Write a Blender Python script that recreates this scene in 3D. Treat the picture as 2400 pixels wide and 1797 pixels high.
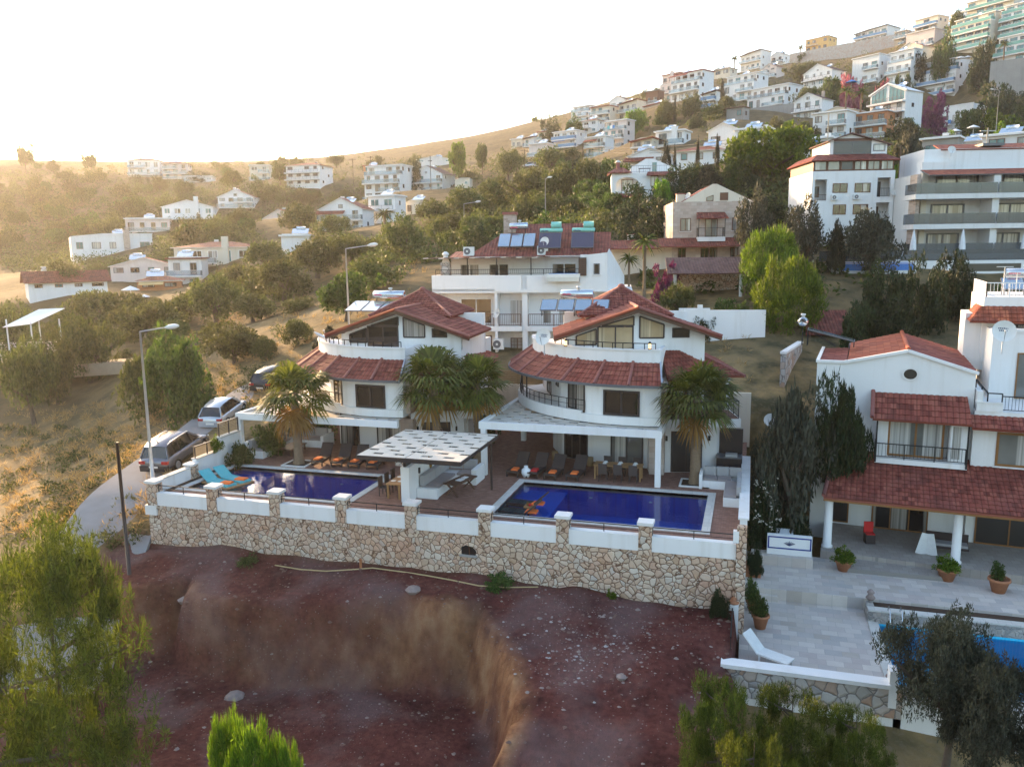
import bpy, math, random
import numpy as np
from mathutils import Vector, Matrix
random.seed(7); RNG=np.random.default_rng(11)
sc=bpy.context.scene
for o in list(bpy.data.objects): bpy.data.objects.remove(o)
# ---------------------------------------------------------------- camera
CH=11.8; FPX=1885.0; YAW,PIT,ROL=[math.radians(a) for a in (16.7,9.4,-.7)]
_f=np.array([-math.sin(YAW)*math.cos(PIT),math.cos(YAW)*math.cos(PIT),-math.sin(PIT)])
_r=np.array([math.cos(YAW),math.sin(YAW),0.0]); _u=np.cross(_r,_f)
_R=math.cos(ROL)*_r+math.sin(ROL)*_u; _U=-math.sin(ROL)*_r+math.cos(ROL)*_u
C0=np.array([0,0,CH])
cd=bpy.data.cameras.new('camera'); cam=bpy.data.objects.new('camera',cd); sc.collection.objects.link(cam)
cd.sensor_fit='HORIZONTAL'; cd.sensor_width=36.0; cd.lens=36.0*FPX/2400.0; cd.clip_start=.5; cd.clip_end=5000
cam.matrix_world=Matrix(((_R[0],_U[0],-_f[0],0),(_R[1],_U[1],-_f[1],0),(_R[2],_U[2],-_f[2],CH),(0,0,0,1)))
sc.camera=cam
# survey helpers: photo pixel (2400 px wide) -> point of the place at a known height / depth
def ray(x,y): return _f+_R*(x-1200)/FPX-_U*(y-898.5)/FPX
def atz(x,y,z): d=ray(x,y); return C0+d*((z-CH)/d[2])
def aty(x,y,Y): d=ray(x,y); return C0+d*(Y/d[1])
def atd(x,y,D): return C0+ray(x,y)*D
# ---------------------------------------------------------------- world, sun, exposure
SUN_AZ=54.0; SUN_EL=11.0      # degrees left of +Y, above the horizon
w=bpy.data.worlds.new('World'); sc.world=w; w.use_nodes=True
nt=w.node_tree; bg=nt.nodes['Background']
sky=nt.nodes.new('ShaderNodeTexSky'); sky.sky_type='NISHITA'; sky.sun_disc=False
sky.sun_elevation=math.radians(SUN_EL); sky.sun_rotation=math.radians(-SUN_AZ)
sky.altitude=200; sky.air_density=1.0; sky.dust_density=2.5; sky.ozone_density=1.0
nt.links.new(sky.outputs[0],bg.inputs[0]); bg.inputs[1].default_value=0.15
sl=bpy.data.lights.new('sun','SUN'); sun=bpy.data.objects.new('sun',sl); sc.collection.objects.link(sun)
sl.energy=3.2; sl.angle=math.radians(.6); sl.color=(1.0,.64,.33)
_sd=Vector((-math.sin(math.radians(SUN_AZ))*math.cos(math.radians(SUN_EL)),math.cos(math.radians(SUN_AZ))*math.cos(math.radians(SUN_EL)),math.sin(math.radians(SUN_EL))))
sun.rotation_euler=_sd.to_track_quat('Z','Y').to_euler()
vs=sc.view_settings; vs.view_transform='Standard'; vs.look='None'; vs.gamma=1; vs.use_curve_mapping=False
vs.exposure=2.15
sc.render.engine='CYCLES'
sc.cycles.max_bounces=8; sc.cycles.transparent_max_bounces=16
# ---------------------------------------------------------------- mesh helper
COL=sc.collection
class MB:
    def __init__(s): s.v=[]; s.f=[]; s.m=[]; s.u=[]; s.sm=[]; s.mats=[]
    def mi(s,m):
        if m not in s.mats: s.mats.append(m)
        return s.mats.index(m)
    def add(s,vs,fs,m,smooth=False,uv=None):
        b=len(s.v); s.v+= [tuple(map(float,p)) for p in vs]; k=s.mi(m)
        for i,f in enumerate(fs):
            s.f.append(tuple(b+j for j in f)); s.m.append(k); s.sm.append(smooth)
            s.u.append([uv[j] for j in f] if uv else None)
    def poly(s,pts,m,uv=None): s.add(pts,[tuple(range(len(pts)))],m,False,uv)
    def box(s,x0,x1,y0,y1,z0,z1,m):
        if x1<x0:x0,x1=x1,x0
        if y1<y0:y0,y1=y1,y0
        s.add([(x,y,z) for z in (z0,z1) for x,y in ((x0,y0),(x1,y0),(x1,y1),(x0,y1))],[(3,2,1,0),(4,5,6,7),(0,1,5,4),(1,2,6,5),(2,3,7,6),(3,0,4,7)],m)
    def pbox(s,P,a0,a1,b0,b1,c0,c1,m):   # box in frame P(a,b,c)->xyz
        s.add([P(a,b,c) for c in (c0,c1) for a,b in ((a0,b0),(a1,b0),(a1,b1),(a0,b1))],[(3,2,1,0),(4,5,6,7),(0,1,5,4),(1,2,6,5),(2,3,7,6),(3,0,4,7)],m)
    def bar(s,p,q,w,h,m,up=(0,0,1)):
        p=Vector(p);q=Vector(q);d=(q-p)
        if d.length<1e-6: return
        d.normalize(); u=Vector(up)
        if abs(d.dot(u))>.99: u=Vector((1,0,0))
        r=d.cross(u).normalized(); u=r.cross(d)
        vs=[c+r*a*w/2+u*b*h/2 for c in (p,q) for a,b in ((-1,-1),(1,-1),(1,1),(-1,1))]
        s.add(vs,[(0,1,2,3),(7,6,5,4),(0,4,5,1),(1,5,6,2),(2,6,7,3),(3,7,4,0)],m)
    def tube(s,pts,r,m,n=8,r2=None,caps=True):
        pts=[Vector(p) for p in pts]; N=len(pts); vs=[]; rr=[r+(r2-r)*i/(N-1) if r2 is not None else r for i in range(N)] if not isinstance(r,(list,tuple)) else r
        ref=None
        for i,p in enumerate(pts):
            d=(pts[min(i+1,N-1)]-pts[max(i-1,0)])
            d=d.normalized() if d.length>1e-9 else Vector((0,0,1))
            if ref is None:
                ref=Vector((0,0,1)) if abs(d.z)<.9 else Vector((1,0,0))
            a=d.cross(ref)
            if a.length<1e-6: a=d.cross(Vector((0,1,0)))
            a.normalize(); b=a.cross(d).normalized(); ref=b
            for k in range(n):
                t=2*math.pi*k/n; vs.append(p+(a*math.cos(t)+b*math.sin(t))*rr[i])
        fs=[(i*n+k,i*n+(k+1)%n,(i+1)*n+(k+1)%n,(i+1)*n+k) for i in range(N-1) for k in range(n)]
        if caps: fs+=[tuple(range(n)),tuple((N-1)*n+k for k in range(n-1,-1,-1))]
        s.add(vs,fs,m,True)
    def lathe(s,c,prof,m,n=16,smooth=True):
        vs=[(c[0]+r*math.cos(2*math.pi*k/n),c[1]+r*math.sin(2*math.pi*k/n),c[2]+z) for r,z in prof for k in range(n)]
        N=len(prof); fs=[(i*n+k,i*n+(k+1)%n,(i+1)*n+(k+1)%n,(i+1)*n+k) for i in range(N-1) for k in range(n)]
        if prof[0][0]>1e-4: fs.append(tuple(range(n-1,-1,-1)))
        if prof[-1][0]>1e-4: fs.append(tuple((N-1)*n+k for k in range(n)))
        s.add(vs,fs,m,smooth)
    def prism(s,poly,z0,z1,m):
        n=len(poly); vs=[(x,y,z0) for x,y in poly]+[(x,y,z1) for x,y in poly]
        s.add(vs,[tuple(range(n-1,-1,-1)),tuple(range(n,2*n))]+[(i,(i+1)%n,n+(i+1)%n,n+i) for i in range(n)],m)
    def slab(s,pts,t,m,uv=None,mb=None):   # planar polygon given thickness t downwards along its normal
        P=[Vector(p) for p in pts]; nrm=(P[1]-P[0]).cross(P[2]-P[0]).normalized()
        if nrm.z<0: P.reverse(); nrm=-nrm; uv=uv[::-1] if uv else None
        Q=[p-nrm*t for p in P]; n=len(P)
        s.add(P,[tuple(range(n))],m,False,uv)
        s.add(P+Q,[tuple(range(2*n-1,n-1,-1))]+[(i,n+i,n+(i+1)%n,(i+1)%n) for i in range(n)],mb or m)
    def roofquad(s,a,b,c,d,m,geo=True,tw=.26,tl=.36,amp=.035,thick=.10,mb=None):
        """tiled roof plane: a,b along the eave, c above b, d above a; corrugated tile geometry, UV in metres"""
        a,b,c,d=map(Vector,(a,b,c,d)); nrm=(b-a).cross(d-a)
        if nrm.length<1e-6: nrm=(b-a).cross(c-a)
        nrm.normalize()
        if nrm.z<0: nrm=-nrm
        L=max((b-a).length,(c-d).length); ed=(b-a).normalized() if (b-a).length>.01 else (c-d).normalized()
        up=nrm.cross(ed)
        if up.z<0: up=-up
        def uvp(p): q=p-a; return (q.dot(ed),q.dot(up))
        if geo:
            nu=max(2,int(L/tw)*6); H=max((d-a).length,(c-b).length); nv=max(1,round(H/tl)); vs=[];uv=[];fs=[]
            for j in range(nv):
                for e in (0,1):
                    t=(j+e)/nv
                    for i in range(nu+1):
                        q=a.lerp(b,i/nu).lerp(d.lerp(c,i/nu),t); u=uvp(q)
                        h=amp*abs(math.cos(math.pi*u[0]/tw))+ (0.028 if e==0 else 0.0)+.012*math.sin(17.3*math.floor(u[0]/tw)+9.1*j)*(1-e)
                        vs.append(q+nrm*h); uv.append((u[0],(j+.02+.96*e)*tl))
            for j in range(nv):
                b0=2*j*(nu+1); b1=b0+nu+1
                fs+=[(b0+i,b0+i+1,b1+i+1,b1+i) for i in range(nu)]
                if j>0: fs+=[(b0-nu-1+i,b0-nu+i,b0+i+1,b0+i) for i in range(nu)]
            s.add(vs,fs,m,False,uv)
            s.slab([a-nrm*.01,b-nrm*.01,c-nrm*.01,d-nrm*.01] if (c-d).length>.02 else [a-nrm*.01,b-nrm*.01,c-nrm*.01],thick,mb or m,None)
        else:
            P=[a,b,c,d] if (c-d).length>.02 else [a,b,c]
            s.slab(P,thick,m,[uvp(p) for p in P],mb)
    def build(s,name,parent=None,local=False,coll=True):
        o=Vector((0,0,0)); p=parent
        if not local:
            while p is not None: o=o+p.location; p=p.parent
        me=bpy.data.meshes.new(name)
        me.from_pydata([(x-o.x,y-o.y,z-o.z) for x,y,z in s.v],[],s.f)
        for m in s.mats: me.materials.append(m)
        me.polygons.foreach_set('material_index',s.m); me.polygons.foreach_set('use_smooth',s.sm)
        if any(u is not None for u in s.u):
            l=me.uv_layers.new(name='UVMap'); arr=[]
            for f,u in zip(s.f,s.u):
                for k in range(len(f)): arr+= list(u[k]) if u else [0.0,0.0]
            l.data.foreach_set('uv',arr)
        me.update(); ob=bpy.data.objects.new(name,me); COL.objects.link(ob)
        if parent is not None: ob.parent=parent
        return ob
def tag(o,label=None,cat=None,group=None,kind=None):
    if label: o['label']=label
    if cat: o['category']=cat
    if group: o['group']=group
    if kind: o['kind']=kind
    return o
def root(name,label,cat,loc,group=None,rot=0.0):
    o=bpy.data.objects.new(name,None); COL.objects.link(o); o.location=Vector([float(a) for a in loc]); o.rotation_euler=(0,0,rot); o.empty_display_size=.3
    return tag(o,label,cat,group)
def single(mb,name,label,cat,group=None,kind=None):
    xs=[p[0] for p in mb.v]; ys=[p[1] for p in mb.v]; zs=[p[2] for p in mb.v]
    c=((min(xs)+max(xs))/2,(min(ys)+max(ys))/2,min(zs))
    mb.v=[(x-c[0],y-c[1],z-c[2]) for x,y,z in mb.v]
    o=mb.build(name); o.location=c
    return tag(o,label,cat,group,kind)
def dup(o,loc=None,rot=None,label=None,scale=None,parent=None):
    c=o.copy(); COL.objects.link(c)
    if parent is not None: c.parent=parent
    if loc is not None: c.location=Vector([float(a) for a in loc])
    if rot is not None: c.rotation_euler=(0,0,rot)
    if scale is not None: c.scale=(scale,)*3 if not isinstance(scale,(tuple,list)) else scale
    if label: c['label']=label
    for ch in list(o.children): dup(ch,parent=c)
    return c
def frame(ox,oy,deg,oz=0.0):
    c,s=math.cos(math.radians(deg)),math.sin(math.radians(deg))
    return lambda a,b,z: (ox+a*c-b*s, oy+a*s+b*c, oz+z)
# ---------------------------------------------------------------- materials (all procedural)
class NT:
    def __init__(s,name):
        s.mat=bpy.data.materials.new(name); s.mat.use_nodes=True; s.t=s.mat.node_tree; s.t.nodes.clear()
        s.out=s.t.nodes.new('ShaderNodeOutputMaterial')
    def n(s,typ,ins=None,out=0,**pr):
        d=s.t.nodes.new('ShaderNode'+typ)
        for k,v in pr.items(): setattr(d,k,v)
        for k,v in (ins or {}).items():
            i=d.inputs[k]
            if isinstance(v,bpy.types.NodeSocket): s.t.links.new(v,i)
            else:
                if isinstance(v,(tuple,list)) and len(v)==3 and i.type=='RGBA': v=(*v,1)
                i.default_value=v
        return d.outputs[out]
    def math(s,op,a,b=0.0,c=None):
        ins={0:a,1:b}
        if c is not None: ins[2]=c
        return s.n('Math',ins,operation=op)
    def ramp(s,f,stops,interp='LINEAR'):
        d=s.t.nodes.new('ShaderNodeValToRGB'); s.t.links.new(f,d.inputs[0]); e=d.color_ramp.elements; d.color_ramp.interpolation=interp
        while len(e)<len(stops): e.new(.5)
        for k,(p,c) in enumerate(stops): e[k].position=p; e[k].color=(*c,1) if len(c)==3 else c
        return d.outputs[0]
    def mix(s,f,a,b,mode='MIX'):
        d=s.t.nodes.new('ShaderNodeMix'); d.data_type='RGBA'; d.blend_type=mode
        for i,v in ((0,f),(6,a),(7,b)):
            if isinstance(v,bpy.types.NodeSocket): s.t.links.new(v,d.inputs[i])
            else: d.inputs[i].default_value=(*v,1) if isinstance(v,(tuple,list)) and len(v)==3 else v
        return d.outputs[2]
    def pos(s): return s.n('NewGeometry')
    def noise(s,vec,scale,detail=3.0,rough=.55,out=0): return s.n('TexNoise',{'Vector':vec,'Scale':scale,'Detail':detail,'Roughness':rough},out)
    def map(s,vec,sc=(1,1,1),loc=(0,0,0),rot=(0,0,0)): return s.n('Mapping',{'Vector':vec,'Scale':sc,'Location':loc,'Rotation':rot})
    def bump(s,h,strength=.3,dist=.02,nrm=None):
        ins={'Height':h,'Strength':strength,'Distance':dist}
        if nrm is not None: ins['Normal']=nrm
        return s.n('Bump',ins)
    def pbsdf(s,col,rough=.7,nrm=None,spec=.4,metal=0.0,**k):
        ins={'Base Color':col,'Roughness':rough,'Specular IOR Level':spec,'Metallic':metal}
        if nrm is not None: ins['Normal']=nrm
        ins.update(k); return s.n('BsdfPrincipled',ins)
    def fin(s,sh): s.t.links.new(sh,s.out.inputs[0]); return s.mat
def mul(c,k): return tuple(min(1,x*k) for x in c)
def stucco(name,col,dirt=.8,rough=.85):
    g=NT(name); p=g.pos()
    a=g.noise(p,.45,5); st=g.noise(g.map(p,(2.2,2.2,.18)),1.0,4); fine=g.noise(p,35,3)
    c=g.mix(g.ramp(a,[(.35,(0,0,0)),(.75,(1,1,1))]),col,mul(col,.5+dirt*.5))
    c=g.mix(g.math('MULTIPLY',g.ramp(st,[(.52,(0,0,0)),(.8,(1,1,1))]),.55),c,mul((col[0]*.9,col[1]*.86,col[2]*.8),dirt))
    return g.fin(g.pbsdf(c,rough,g.bump(fine,.25,.01),.25))
def plain(name,col,rough=.6,metal=0.0,var=.12,scale=6.0,bump=0.0,spec=.4):
    g=NT(name); p=g.pos(); n=g.noise(p,scale,4)
    c=g.mix(n,mul(col,1-var),mul(col,1+var))
    return g.fin(g.pbsdf(c,rough,g.bump(g.noise(p,scale*6,3),bump,.01) if bump else None,spec,metal))
def tilemat(name,col,geo,tw=.26,tl=.36):
    g=NT(name); uv=g.n('UVMap'); sep=g.t.nodes.new('ShaderNodeSeparateXYZ'); g.t.links.new(uv,sep.inputs[0])
    u=g.math('DIVIDE',sep.outputs[0],tw); v=g.math('DIVIDE',sep.outputs[1],tl)
    cu=g.math('FLOOR',u); cv=g.math('FLOOR',v)
    cell=g.n('CombineXYZ',{0:cu,1:cv,2:g.math('MULTIPLY',g.n('ObjectInfo',out=5),37.0)})
    rnd=g.n('TexWhiteNoise',{'Vector':cell},0)
    c=g.ramp(rnd,[(0,mul(col,.62)),(.45,col),(.8,(col[0]*1.15,col[1]*1.25,col[2]*1.2)),(1,(col[0]*1.35,col[1]*1.7,col[2]*1.6))])
    big=g.noise(g.pos(),.7,5); c=g.mix(g.ramp(big,[(.45,(0,0,0)),(.75,(1,1,1))]),c,g.mix(.35,c,(.18,.08,.07)))
    fu=g.math('FRACT',u); fv=g.math('FRACT',v)
    edge=g.math('LESS_THAN',g.math('ABSOLUTE',g.math('SUBTRACT',fu,.5)),.09)
    edge=g.math('MAXIMUM',edge,g.math('GREATER_THAN',fv,.93))
    c=g.mix(g.math('MULTIPLY',edge,.55),c,mul(col,.3))
    fine=g.noise(g.pos(),25,3); nr=g.bump(fine,.3,.01)
    if not geo:
        h=g.math('ADD',g.math('MULTIPLY',g.math('ABSOLUTE',g.math('COSINE',g.math('MULTIPLY',u,math.pi))),1.0),g.math('MULTIPLY',g.math('SUBTRACT',1.0,fv),.6))
        nr=g.bump(h,.9,.05,nr)
    return g.fin(g.pbsdf(c,.75,nr,.25))
def rubble(name,scale,cols,mortar,mw=.045,bump=.7):
    g=NT(name); p=g.pos(); q=g.n('VectorMath',{0:p,1:g.n('VectorMath',{0:g.noise(p,2.2,3,out=1),'Scale':.22},operation='SCALE')},operation='ADD')
    d=g.n('TexVoronoi',{'Vector':q,'Scale':scale},feature='DISTANCE_TO_EDGE'); cc=g.n('TexVoronoi',{'Vector':q,'Scale':scale},1)
    sx=g.t.nodes.new('ShaderNodeSeparateColor'); g.t.links.new(cc,sx.inputs[0])
    c=g.ramp(sx.outputs[0],[(i/(len(cols)-1),k) for i,k in enumerate(cols)])
    c=g.mix(g.math('MULTIPLY',g.noise(p,9,5),.5),c,g.mix(1.0,c,(.75,.7,.68),'MULTIPLY'))
    big=g.noise(p,.5,3); c=g.mix(g.ramp(big,[(.5,(0,0,0)),(.7,(.5,.5,.5))]),c,g.mix(1.0,c,(1.0,.72,.6),'MULTIPLY'))
    mm=g.ramp(d,[(mw*.5,(1,1,1)),(mw*1.3,(0,0,0))]); c=g.mix(mm,c,mortar)
    h=g.math('ADD',g.ramp(d,[(0,(0,0,0)),(mw*3.5,(1,1,1))]),g.math('MULTIPLY',g.noise(p,14,4),.35))
    return g.fin(g.pbsdf(c,.9,g.bump(h,bump,.06),.15))
def bricks(name,w,h,cols,mortar,ms=.006,rot=0.0,bump=.3,rough=.8,axis='XY',sc=1.0):
    g=NT(name); p=g.pos()
    rt={'XY':(0,0,rot),'XZ':(math.pi/2,0,0)}[axis]; v=g.map(p,(sc,)*3,(0,0,0),rt)
    b=g.t.nodes.new('ShaderNodeTexBrick'); g.t.links.new(v,b.inputs[0])
    b.inputs['Scale'].default_value=1; b.inputs['Brick Width'].default_value=w; b.inputs['Row Height'].default_value=h; b.inputs['Mortar Size'].default_value=ms
    b.inputs['Color1'].default_value=(0,0,0,1); b.inputs['Color2'].default_value=(1,1,1,1); b.inputs['Mortar'].default_value=(.5,.5,.5,1)
    c=g.ramp(b.outputs[0],[(i/(len(cols)-1),k) for i,k in enumerate(cols)])
    c=g.mix(g.math('MULTIPLY',g.noise(p,3,5),.6),c,g.mix(1.0,c,(.7,.68,.66),'MULTIPLY')); c=g.mix(b.outputs[1],c,mortar)
    return g.fin(g.pbsdf(c,rough,g.bump(g.math('SUBTRACT',g.math('MULTIPLY',g.noise(p,18,3),.4),b.outputs[1]),bump,.012),.3))
def leafmat(name,dark,light,trans=.35,hue=.02):
    g=NT(name); rp=g.n('NewGeometry',out=8); ob=g.n('ObjectInfo',out=5)
    c=g.ramp(rp,[(0,dark),(.55,tuple((a+b)/2 for a,b in zip(dark,light))),(1,light)])
    hs=g.n('HueSaturation',{'Color':c,'Hue':g.math('ADD',.5-hue,g.math('MULTIPLY',ob,2*hue)),'Value':g.math('ADD',.75,g.math('MULTIPLY',ob,.5)),'Saturation':1.0})
    d=g.pbsdf(hs,.6,None,.35); t=g.n('BsdfTranslucent',{'Color':g.mix(1.0,hs,(1.5,1.45,.7),'MULTIPLY')})
    return g.fin(g.n('MixShader',{0:trans,1:d,2:t}))
def glassmat(name,col,rough=.06,curtain=None):
    g=NT(name); p=g.pos(); c=g.mix(g.noise(p,.8,2),mul(col,.6),mul(col,1.5))
    if curtain:
        # hanging curtain seen behind the pane: vertical folds, drawn over part of the width
        f=g.noise(g.map(p,(9,9,.05)),1.0,2); part=g.noise(g.map(p,(.9,.9,.02)),1.0,0)
        fold=g.ramp(f,[(.3,mul(curtain,.35)),(.65,curtain)]); c=g.mix(g.ramp(part,[(.46,(0,0,0)),(.5,(1,1,1))]),c,fold)
    wob=g.bump(g.noise(p,1.1,2),.04,.05)
    return g.fin(g.pbsdf(c,rough,wob,.9,**{'IOR':1.5}))
def railglass(name,col,a=.45):
    g=NT(name); fr=g.n('Fresnel',{'IOR':1.45})
    t=g.n('BsdfTransparent',{'Color':col}); gl=g.n('BsdfGlossy',{'Color':(.9,.95,1),'Roughness':.05}); d=g.n('BsdfDiffuse',{'Color':mul(col,.8)})
    return g.fin(g.n('MixShader',{0:fr,1:g.n('MixShader',{0:1-a,1:d,2:t}),2:gl}))
def watermat(name,tint,rip=.05,sc=2.2):
    g=NT(name); p=g.pos(); h=g.math('ADD',g.noise(p,sc,3),g.math('MULTIPLY',g.noise(p,sc*4,2),.3)); nr=g.bump(h,rip,.15)
    fr=g.n('Fresnel',{'IOR':1.33,'Normal':nr}); t=g.n('BsdfTransparent',{'Color':tint}); gl=g.n('BsdfGlossy',{'Color':(1,1,1),'Roughness':.015,'Normal':nr})
    return g.fin(g.n('MixShader',{0:fr,1:t,2:gl}))
M={}
M['white']=stucco('white_stucco',(.80,.79,.78),.86)
M['white2']=stucco('white_paint_render',(.76,.74,.72),.8)
M['cream']=stucco('cream_stucco',(.70,.63,.52),.85)
M['pinkw']=stucco('pale_pink_stucco',(.70,.60,.56),.85)
M['grey']=stucco('grey_render',(.42,.41,.40),.8)
M['yellow']=stucco('ochre_render',(.60,.40,.17),.85)
M['orange_r']=stucco('terracotta_render',(.55,.23,.11),.85)
M['concrete']=stucco('concrete',(.36,.34,.32),.7)
M['tile']=tilemat('roof_tile_red',(.23,.058,.042),True)
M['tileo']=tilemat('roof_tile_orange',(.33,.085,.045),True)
M['tilef']=tilemat('roof_tile_far',(.22,.056,.041),False)
M['tiled']=tilemat('roof_tile_dark',(.12,.055,.05),False)
M['ridge']=plain('ridge_tile',(.27,.10,.085),.8,0,.35,9,.3)
M['stone']=rubble('rubble_stone',3.9,[(.50,.35,.24),(.66,.52,.40),(.58,.42,.31),(.72,.63,.53),(.56,.38,.28),(.72,.60,.47),(.55,.49,.43)],(.17,.10,.065))
M['stone_g']=rubble('grey_rubble_stone',2.6,[(.42,.40,.37),(.52,.50,.47),(.44,.30,.22),(.55,.54,.52),(.36,.34,.33)],(.22,.2,.19))
M['stone_s']=rubble('small_grey_stone',5.5,[(.30,.30,.29),(.46,.44,.41),(.22,.22,.22),(.50,.48,.44)],(.42,.40,.37))
M['stone_far']=rubble('pale_rubble_wall',2.2,[(.50,.48,.46),(.56,.54,.52),(.47,.36,.30),(.60,.58,.56)],(.48,.46,.44))
M['ashlar']=bricks('cut_stone',.55,.3,[(.44,.35,.29),(.54,.45,.38),(.50,.39,.33),(.58,.50,.44)],(.38,.31,.27),.01,axis='XZ')
M['brickc']=bricks('chimney_stone',.3,.16,[(.40,.30,.24),(.58,.47,.40),(.50,.40,.33)],(.42,.36,.32),.01,axis='XZ')
M['deck']=bricks('deck_paver',.22,.11,[(.20,.10,.075),(.29,.155,.115),(.25,.125,.09),(.33,.19,.15)],(.13,.08,.06),.006)
M['coping']=bricks('pool_coping',.5,.5,[(.56,.54,.50),(.64,.62,.58)],(.40,.38,.36),.008)
M['trav']=bricks('travertine_paving',.62,.42,[(.46,.40,.35),(.58,.52,.46),(.50,.43,.40),(.64,.58,.52),(.56,.50,.46),(.45,.42,.40)],(.38,.35,.32),.008,rot=.0)
M['travs']=bricks('travertine_porch',.4,.4,[(.34,.30,.27),(.40,.36,.32)],(.24,.22,.2),.008)
M['poolb']=bricks('dark_blue_mosaic',.12,.12,[(.003,.13,.50),(.006,.20,.66),(.004,.16,.58)],(.03,.12,.6),.01,rough=.3)
M['poolt']=bricks('turquoise_mosaic',.12,.12,[(.03,.52,.85),(.04,.62,.92),(.035,.56,.88)],(.1,.55,.8),.01,rough=.3)
M['poolf']=bricks('blue_mosaic_wall',.12,.12,[(.03,.12,.50),(.05,.2,.66),(.04,.15,.58)],(.1,.25,.6),.02,rough=.3,axis='XZ')
M['water']=watermat('pool_water',(.25,.80,1.0))
M['watert']=watermat('pool_water_turquoise',(.55,.92,1.0))
M['glass']=glassmat('window_glass',(.012,.012,.014),.03)
M['glassc']=glassmat('window_glass_curtained',(.012,.011,.012),.04,(.46,.42,.38))
M['glassy']=glassmat('window_glass_painted_glow',(.42,.31,.18),.04,(.66,.52,.34))  # bright cream reflection painted into the pane and curtain colours
M['glassw']=glassmat('window_glass_white_curtain',(.16,.16,.15),.08,(.62,.60,.56))
M['glasst']=glassmat('teal_glass',(.05,.16,.17))
M['glassd']=glassmat('dark_opening',(.012,.011,.012),.3)
M['rglass']=railglass('smoked_rail_glass',(.42,.45,.47),.25)
M['rglassb']=railglass('blue_rail_glass',(.25,.50,.78),.5)
M['rglassg']=railglass('green_rail_glass',(.35,.72,.62),.5)
M['rglassw']=railglass('clear_rail_glass',(.75,.82,.85),.2)
M['fr_dark']=plain('dark_frame',(.045,.032,.03),.5)
M['fr_brown']=plain('brown_frame',(.13,.055,.03),.5)
M['fr_wood']=plain('golden_wood_frame',(.24,.11,.035),.45,0,.25,5)
M['fr_white']=plain('white_frame',(.75,.75,.75),.4)
M['fr_grey']=plain('grey_frame',(.13,.13,.14),.4)
M['iron']=plain('black_iron',(.02,.02,.022),.5,.3)
M['metal']=plain('bare_metal',(.55,.57,.60),.35,.9)
M['galv']=plain('galvanised_steel',(.45,.46,.47),.5,.5)
M['steel']=plain('stainless',(.6,.62,.64),.2,1.0)
M['wood']=plain('dark_wood',(.10,.05,.03),.6,0,.3,8)
M['woodl']=plain('teak',(.34,.19,.08),.55,0,.25,8)
M['wslat']=plain('slat_wood',(.30,.20,.10),.6,0,.25,8)
M['wicker']=plain('brown_wicker',(.055,.04,.036),.7,0,.3,40,.5)
M['cush']=plain('grey_cushion',(.33,.32,.32),.9,0,.1,14,.3)
M['cushp']=plain('taupe_cushion',(.30,.26,.25),.9,0,.1,14,.3)
M['orange']=plain('orange_towel',(.85,.20,.05),.95,0,.1,20,.4)
M['red']=plain('red_cloth',(.55,.03,.03),.9)
M['turq']=plain('turquoise_cushion',(.10,.42,.46),.9,0,.1,14,.2)
M['slatw']=plain('pergola_board',(.56,.52,.46),.7,0,.1,5)
M['awn']=plain('blue_awning',(.05,.22,.55),.8)
M['awnr']=plain('maroon_awning',(.20,.03,.045),.8)
M['canvas']=plain('white_canvas',(.75,.76,.78),.9)
M['panel']=plain('solar_panel_glass',(.50,.58,.64),.12,.85,.05,2)
M['panelf']=plain('evacuated_tubes',(.10,.09,.13),.25,.3,.3,20)
M['tank']=plain('tank_steel',(.62,.66,.70),.25,.8,.06)
M['tankg']=plain('pale_green_tank',(.25,.60,.52),.4)
M['plast']=plain('white_plastic',(.72,.72,.70),.5)
M['black']=plain('black_rubber',(.015,.015,.015),.8)
M['terra']=plain('terracotta',(.36,.15,.075),.8,0,.2,10,.3)
M['soil']=plain('soil',(.06,.035,.022),.95,0,.4,6,.6)
M['asphalt']=plain('road_concrete',(.26,.245,.24),.9,0,.2,1.2,.3)
M['bark']=plain('bark',(.10,.075,.055),.95,0,.4,7,.9)
M['palmb']=plain('palm_bark',(.20,.14,.09),.95,0,.4,12,.8)
M['car_g']=plain('grey_car_paint',(.20,.20,.225),.22,.6,.03,3,0,.6)
M['car_s']=plain('silver_car_paint',(.55,.58,.62),.25,.5,.03,3,0,.6)
M['car_w']=plain('white_car_paint',(.78,.79,.80),.25,0,.02,3,0,.6)
M['car_k']=plain('black_car_paint',(.02,.02,.025),.2,0,.02,3,0,.6)
M['tail']=plain('red_lamp',(.40,.02,.02),.2)
M['blue_b']=plain('cobalt_border',(.01,.03,.22),.4)
M['ink']=plain('dark_lettering',(.05,.06,.15),.6)
M['inkr']=plain('red_lettering',(.6,.05,.12),.6)
M['rock']=plain('pale_rock',(.27,.21,.19),.95,0,.35,5,.5)
M['lf_olive']=leafmat('olive_leaf',(.036,.046,.013),(.12,.135,.042),.3)
M['lf_oliveg']=leafmat('grey_olive_leaf',(.026,.028,.02),(.085,.09,.065),.25)
M['lf_pine']=leafmat('pine_needle',(.03,.042,.006),(.11,.135,.02),.35)
M['lf_bright']=leafmat('bright_leaf',(.04,.085,.006),(.15,.24,.02),.4)
M['lf_dark']=leafmat('dark_leaf',(.010,.019,.007),(.036,.058,.018),.25)
M['lf_mid']=leafmat('green_leaf',(.025,.048,.010),(.085,.135,.028),.3)
M['lf_palm']=leafmat('palm_leaf',(.038,.055,.010),(.14,.16,.03),.35,.01)
M['lf_palmd']=leafmat('dry_palm_leaf',(.25,.14,.04),(.42,.26,.07),.4,.01)
M['lf_cyp']=leafmat('cypress_leaf',(.010,.013,.006),(.03,.036,.016),.15)
M['lf_dry']=leafmat('dry_grass_blade',(.26,.17,.07),(.50,.36,.17),.3)
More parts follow.
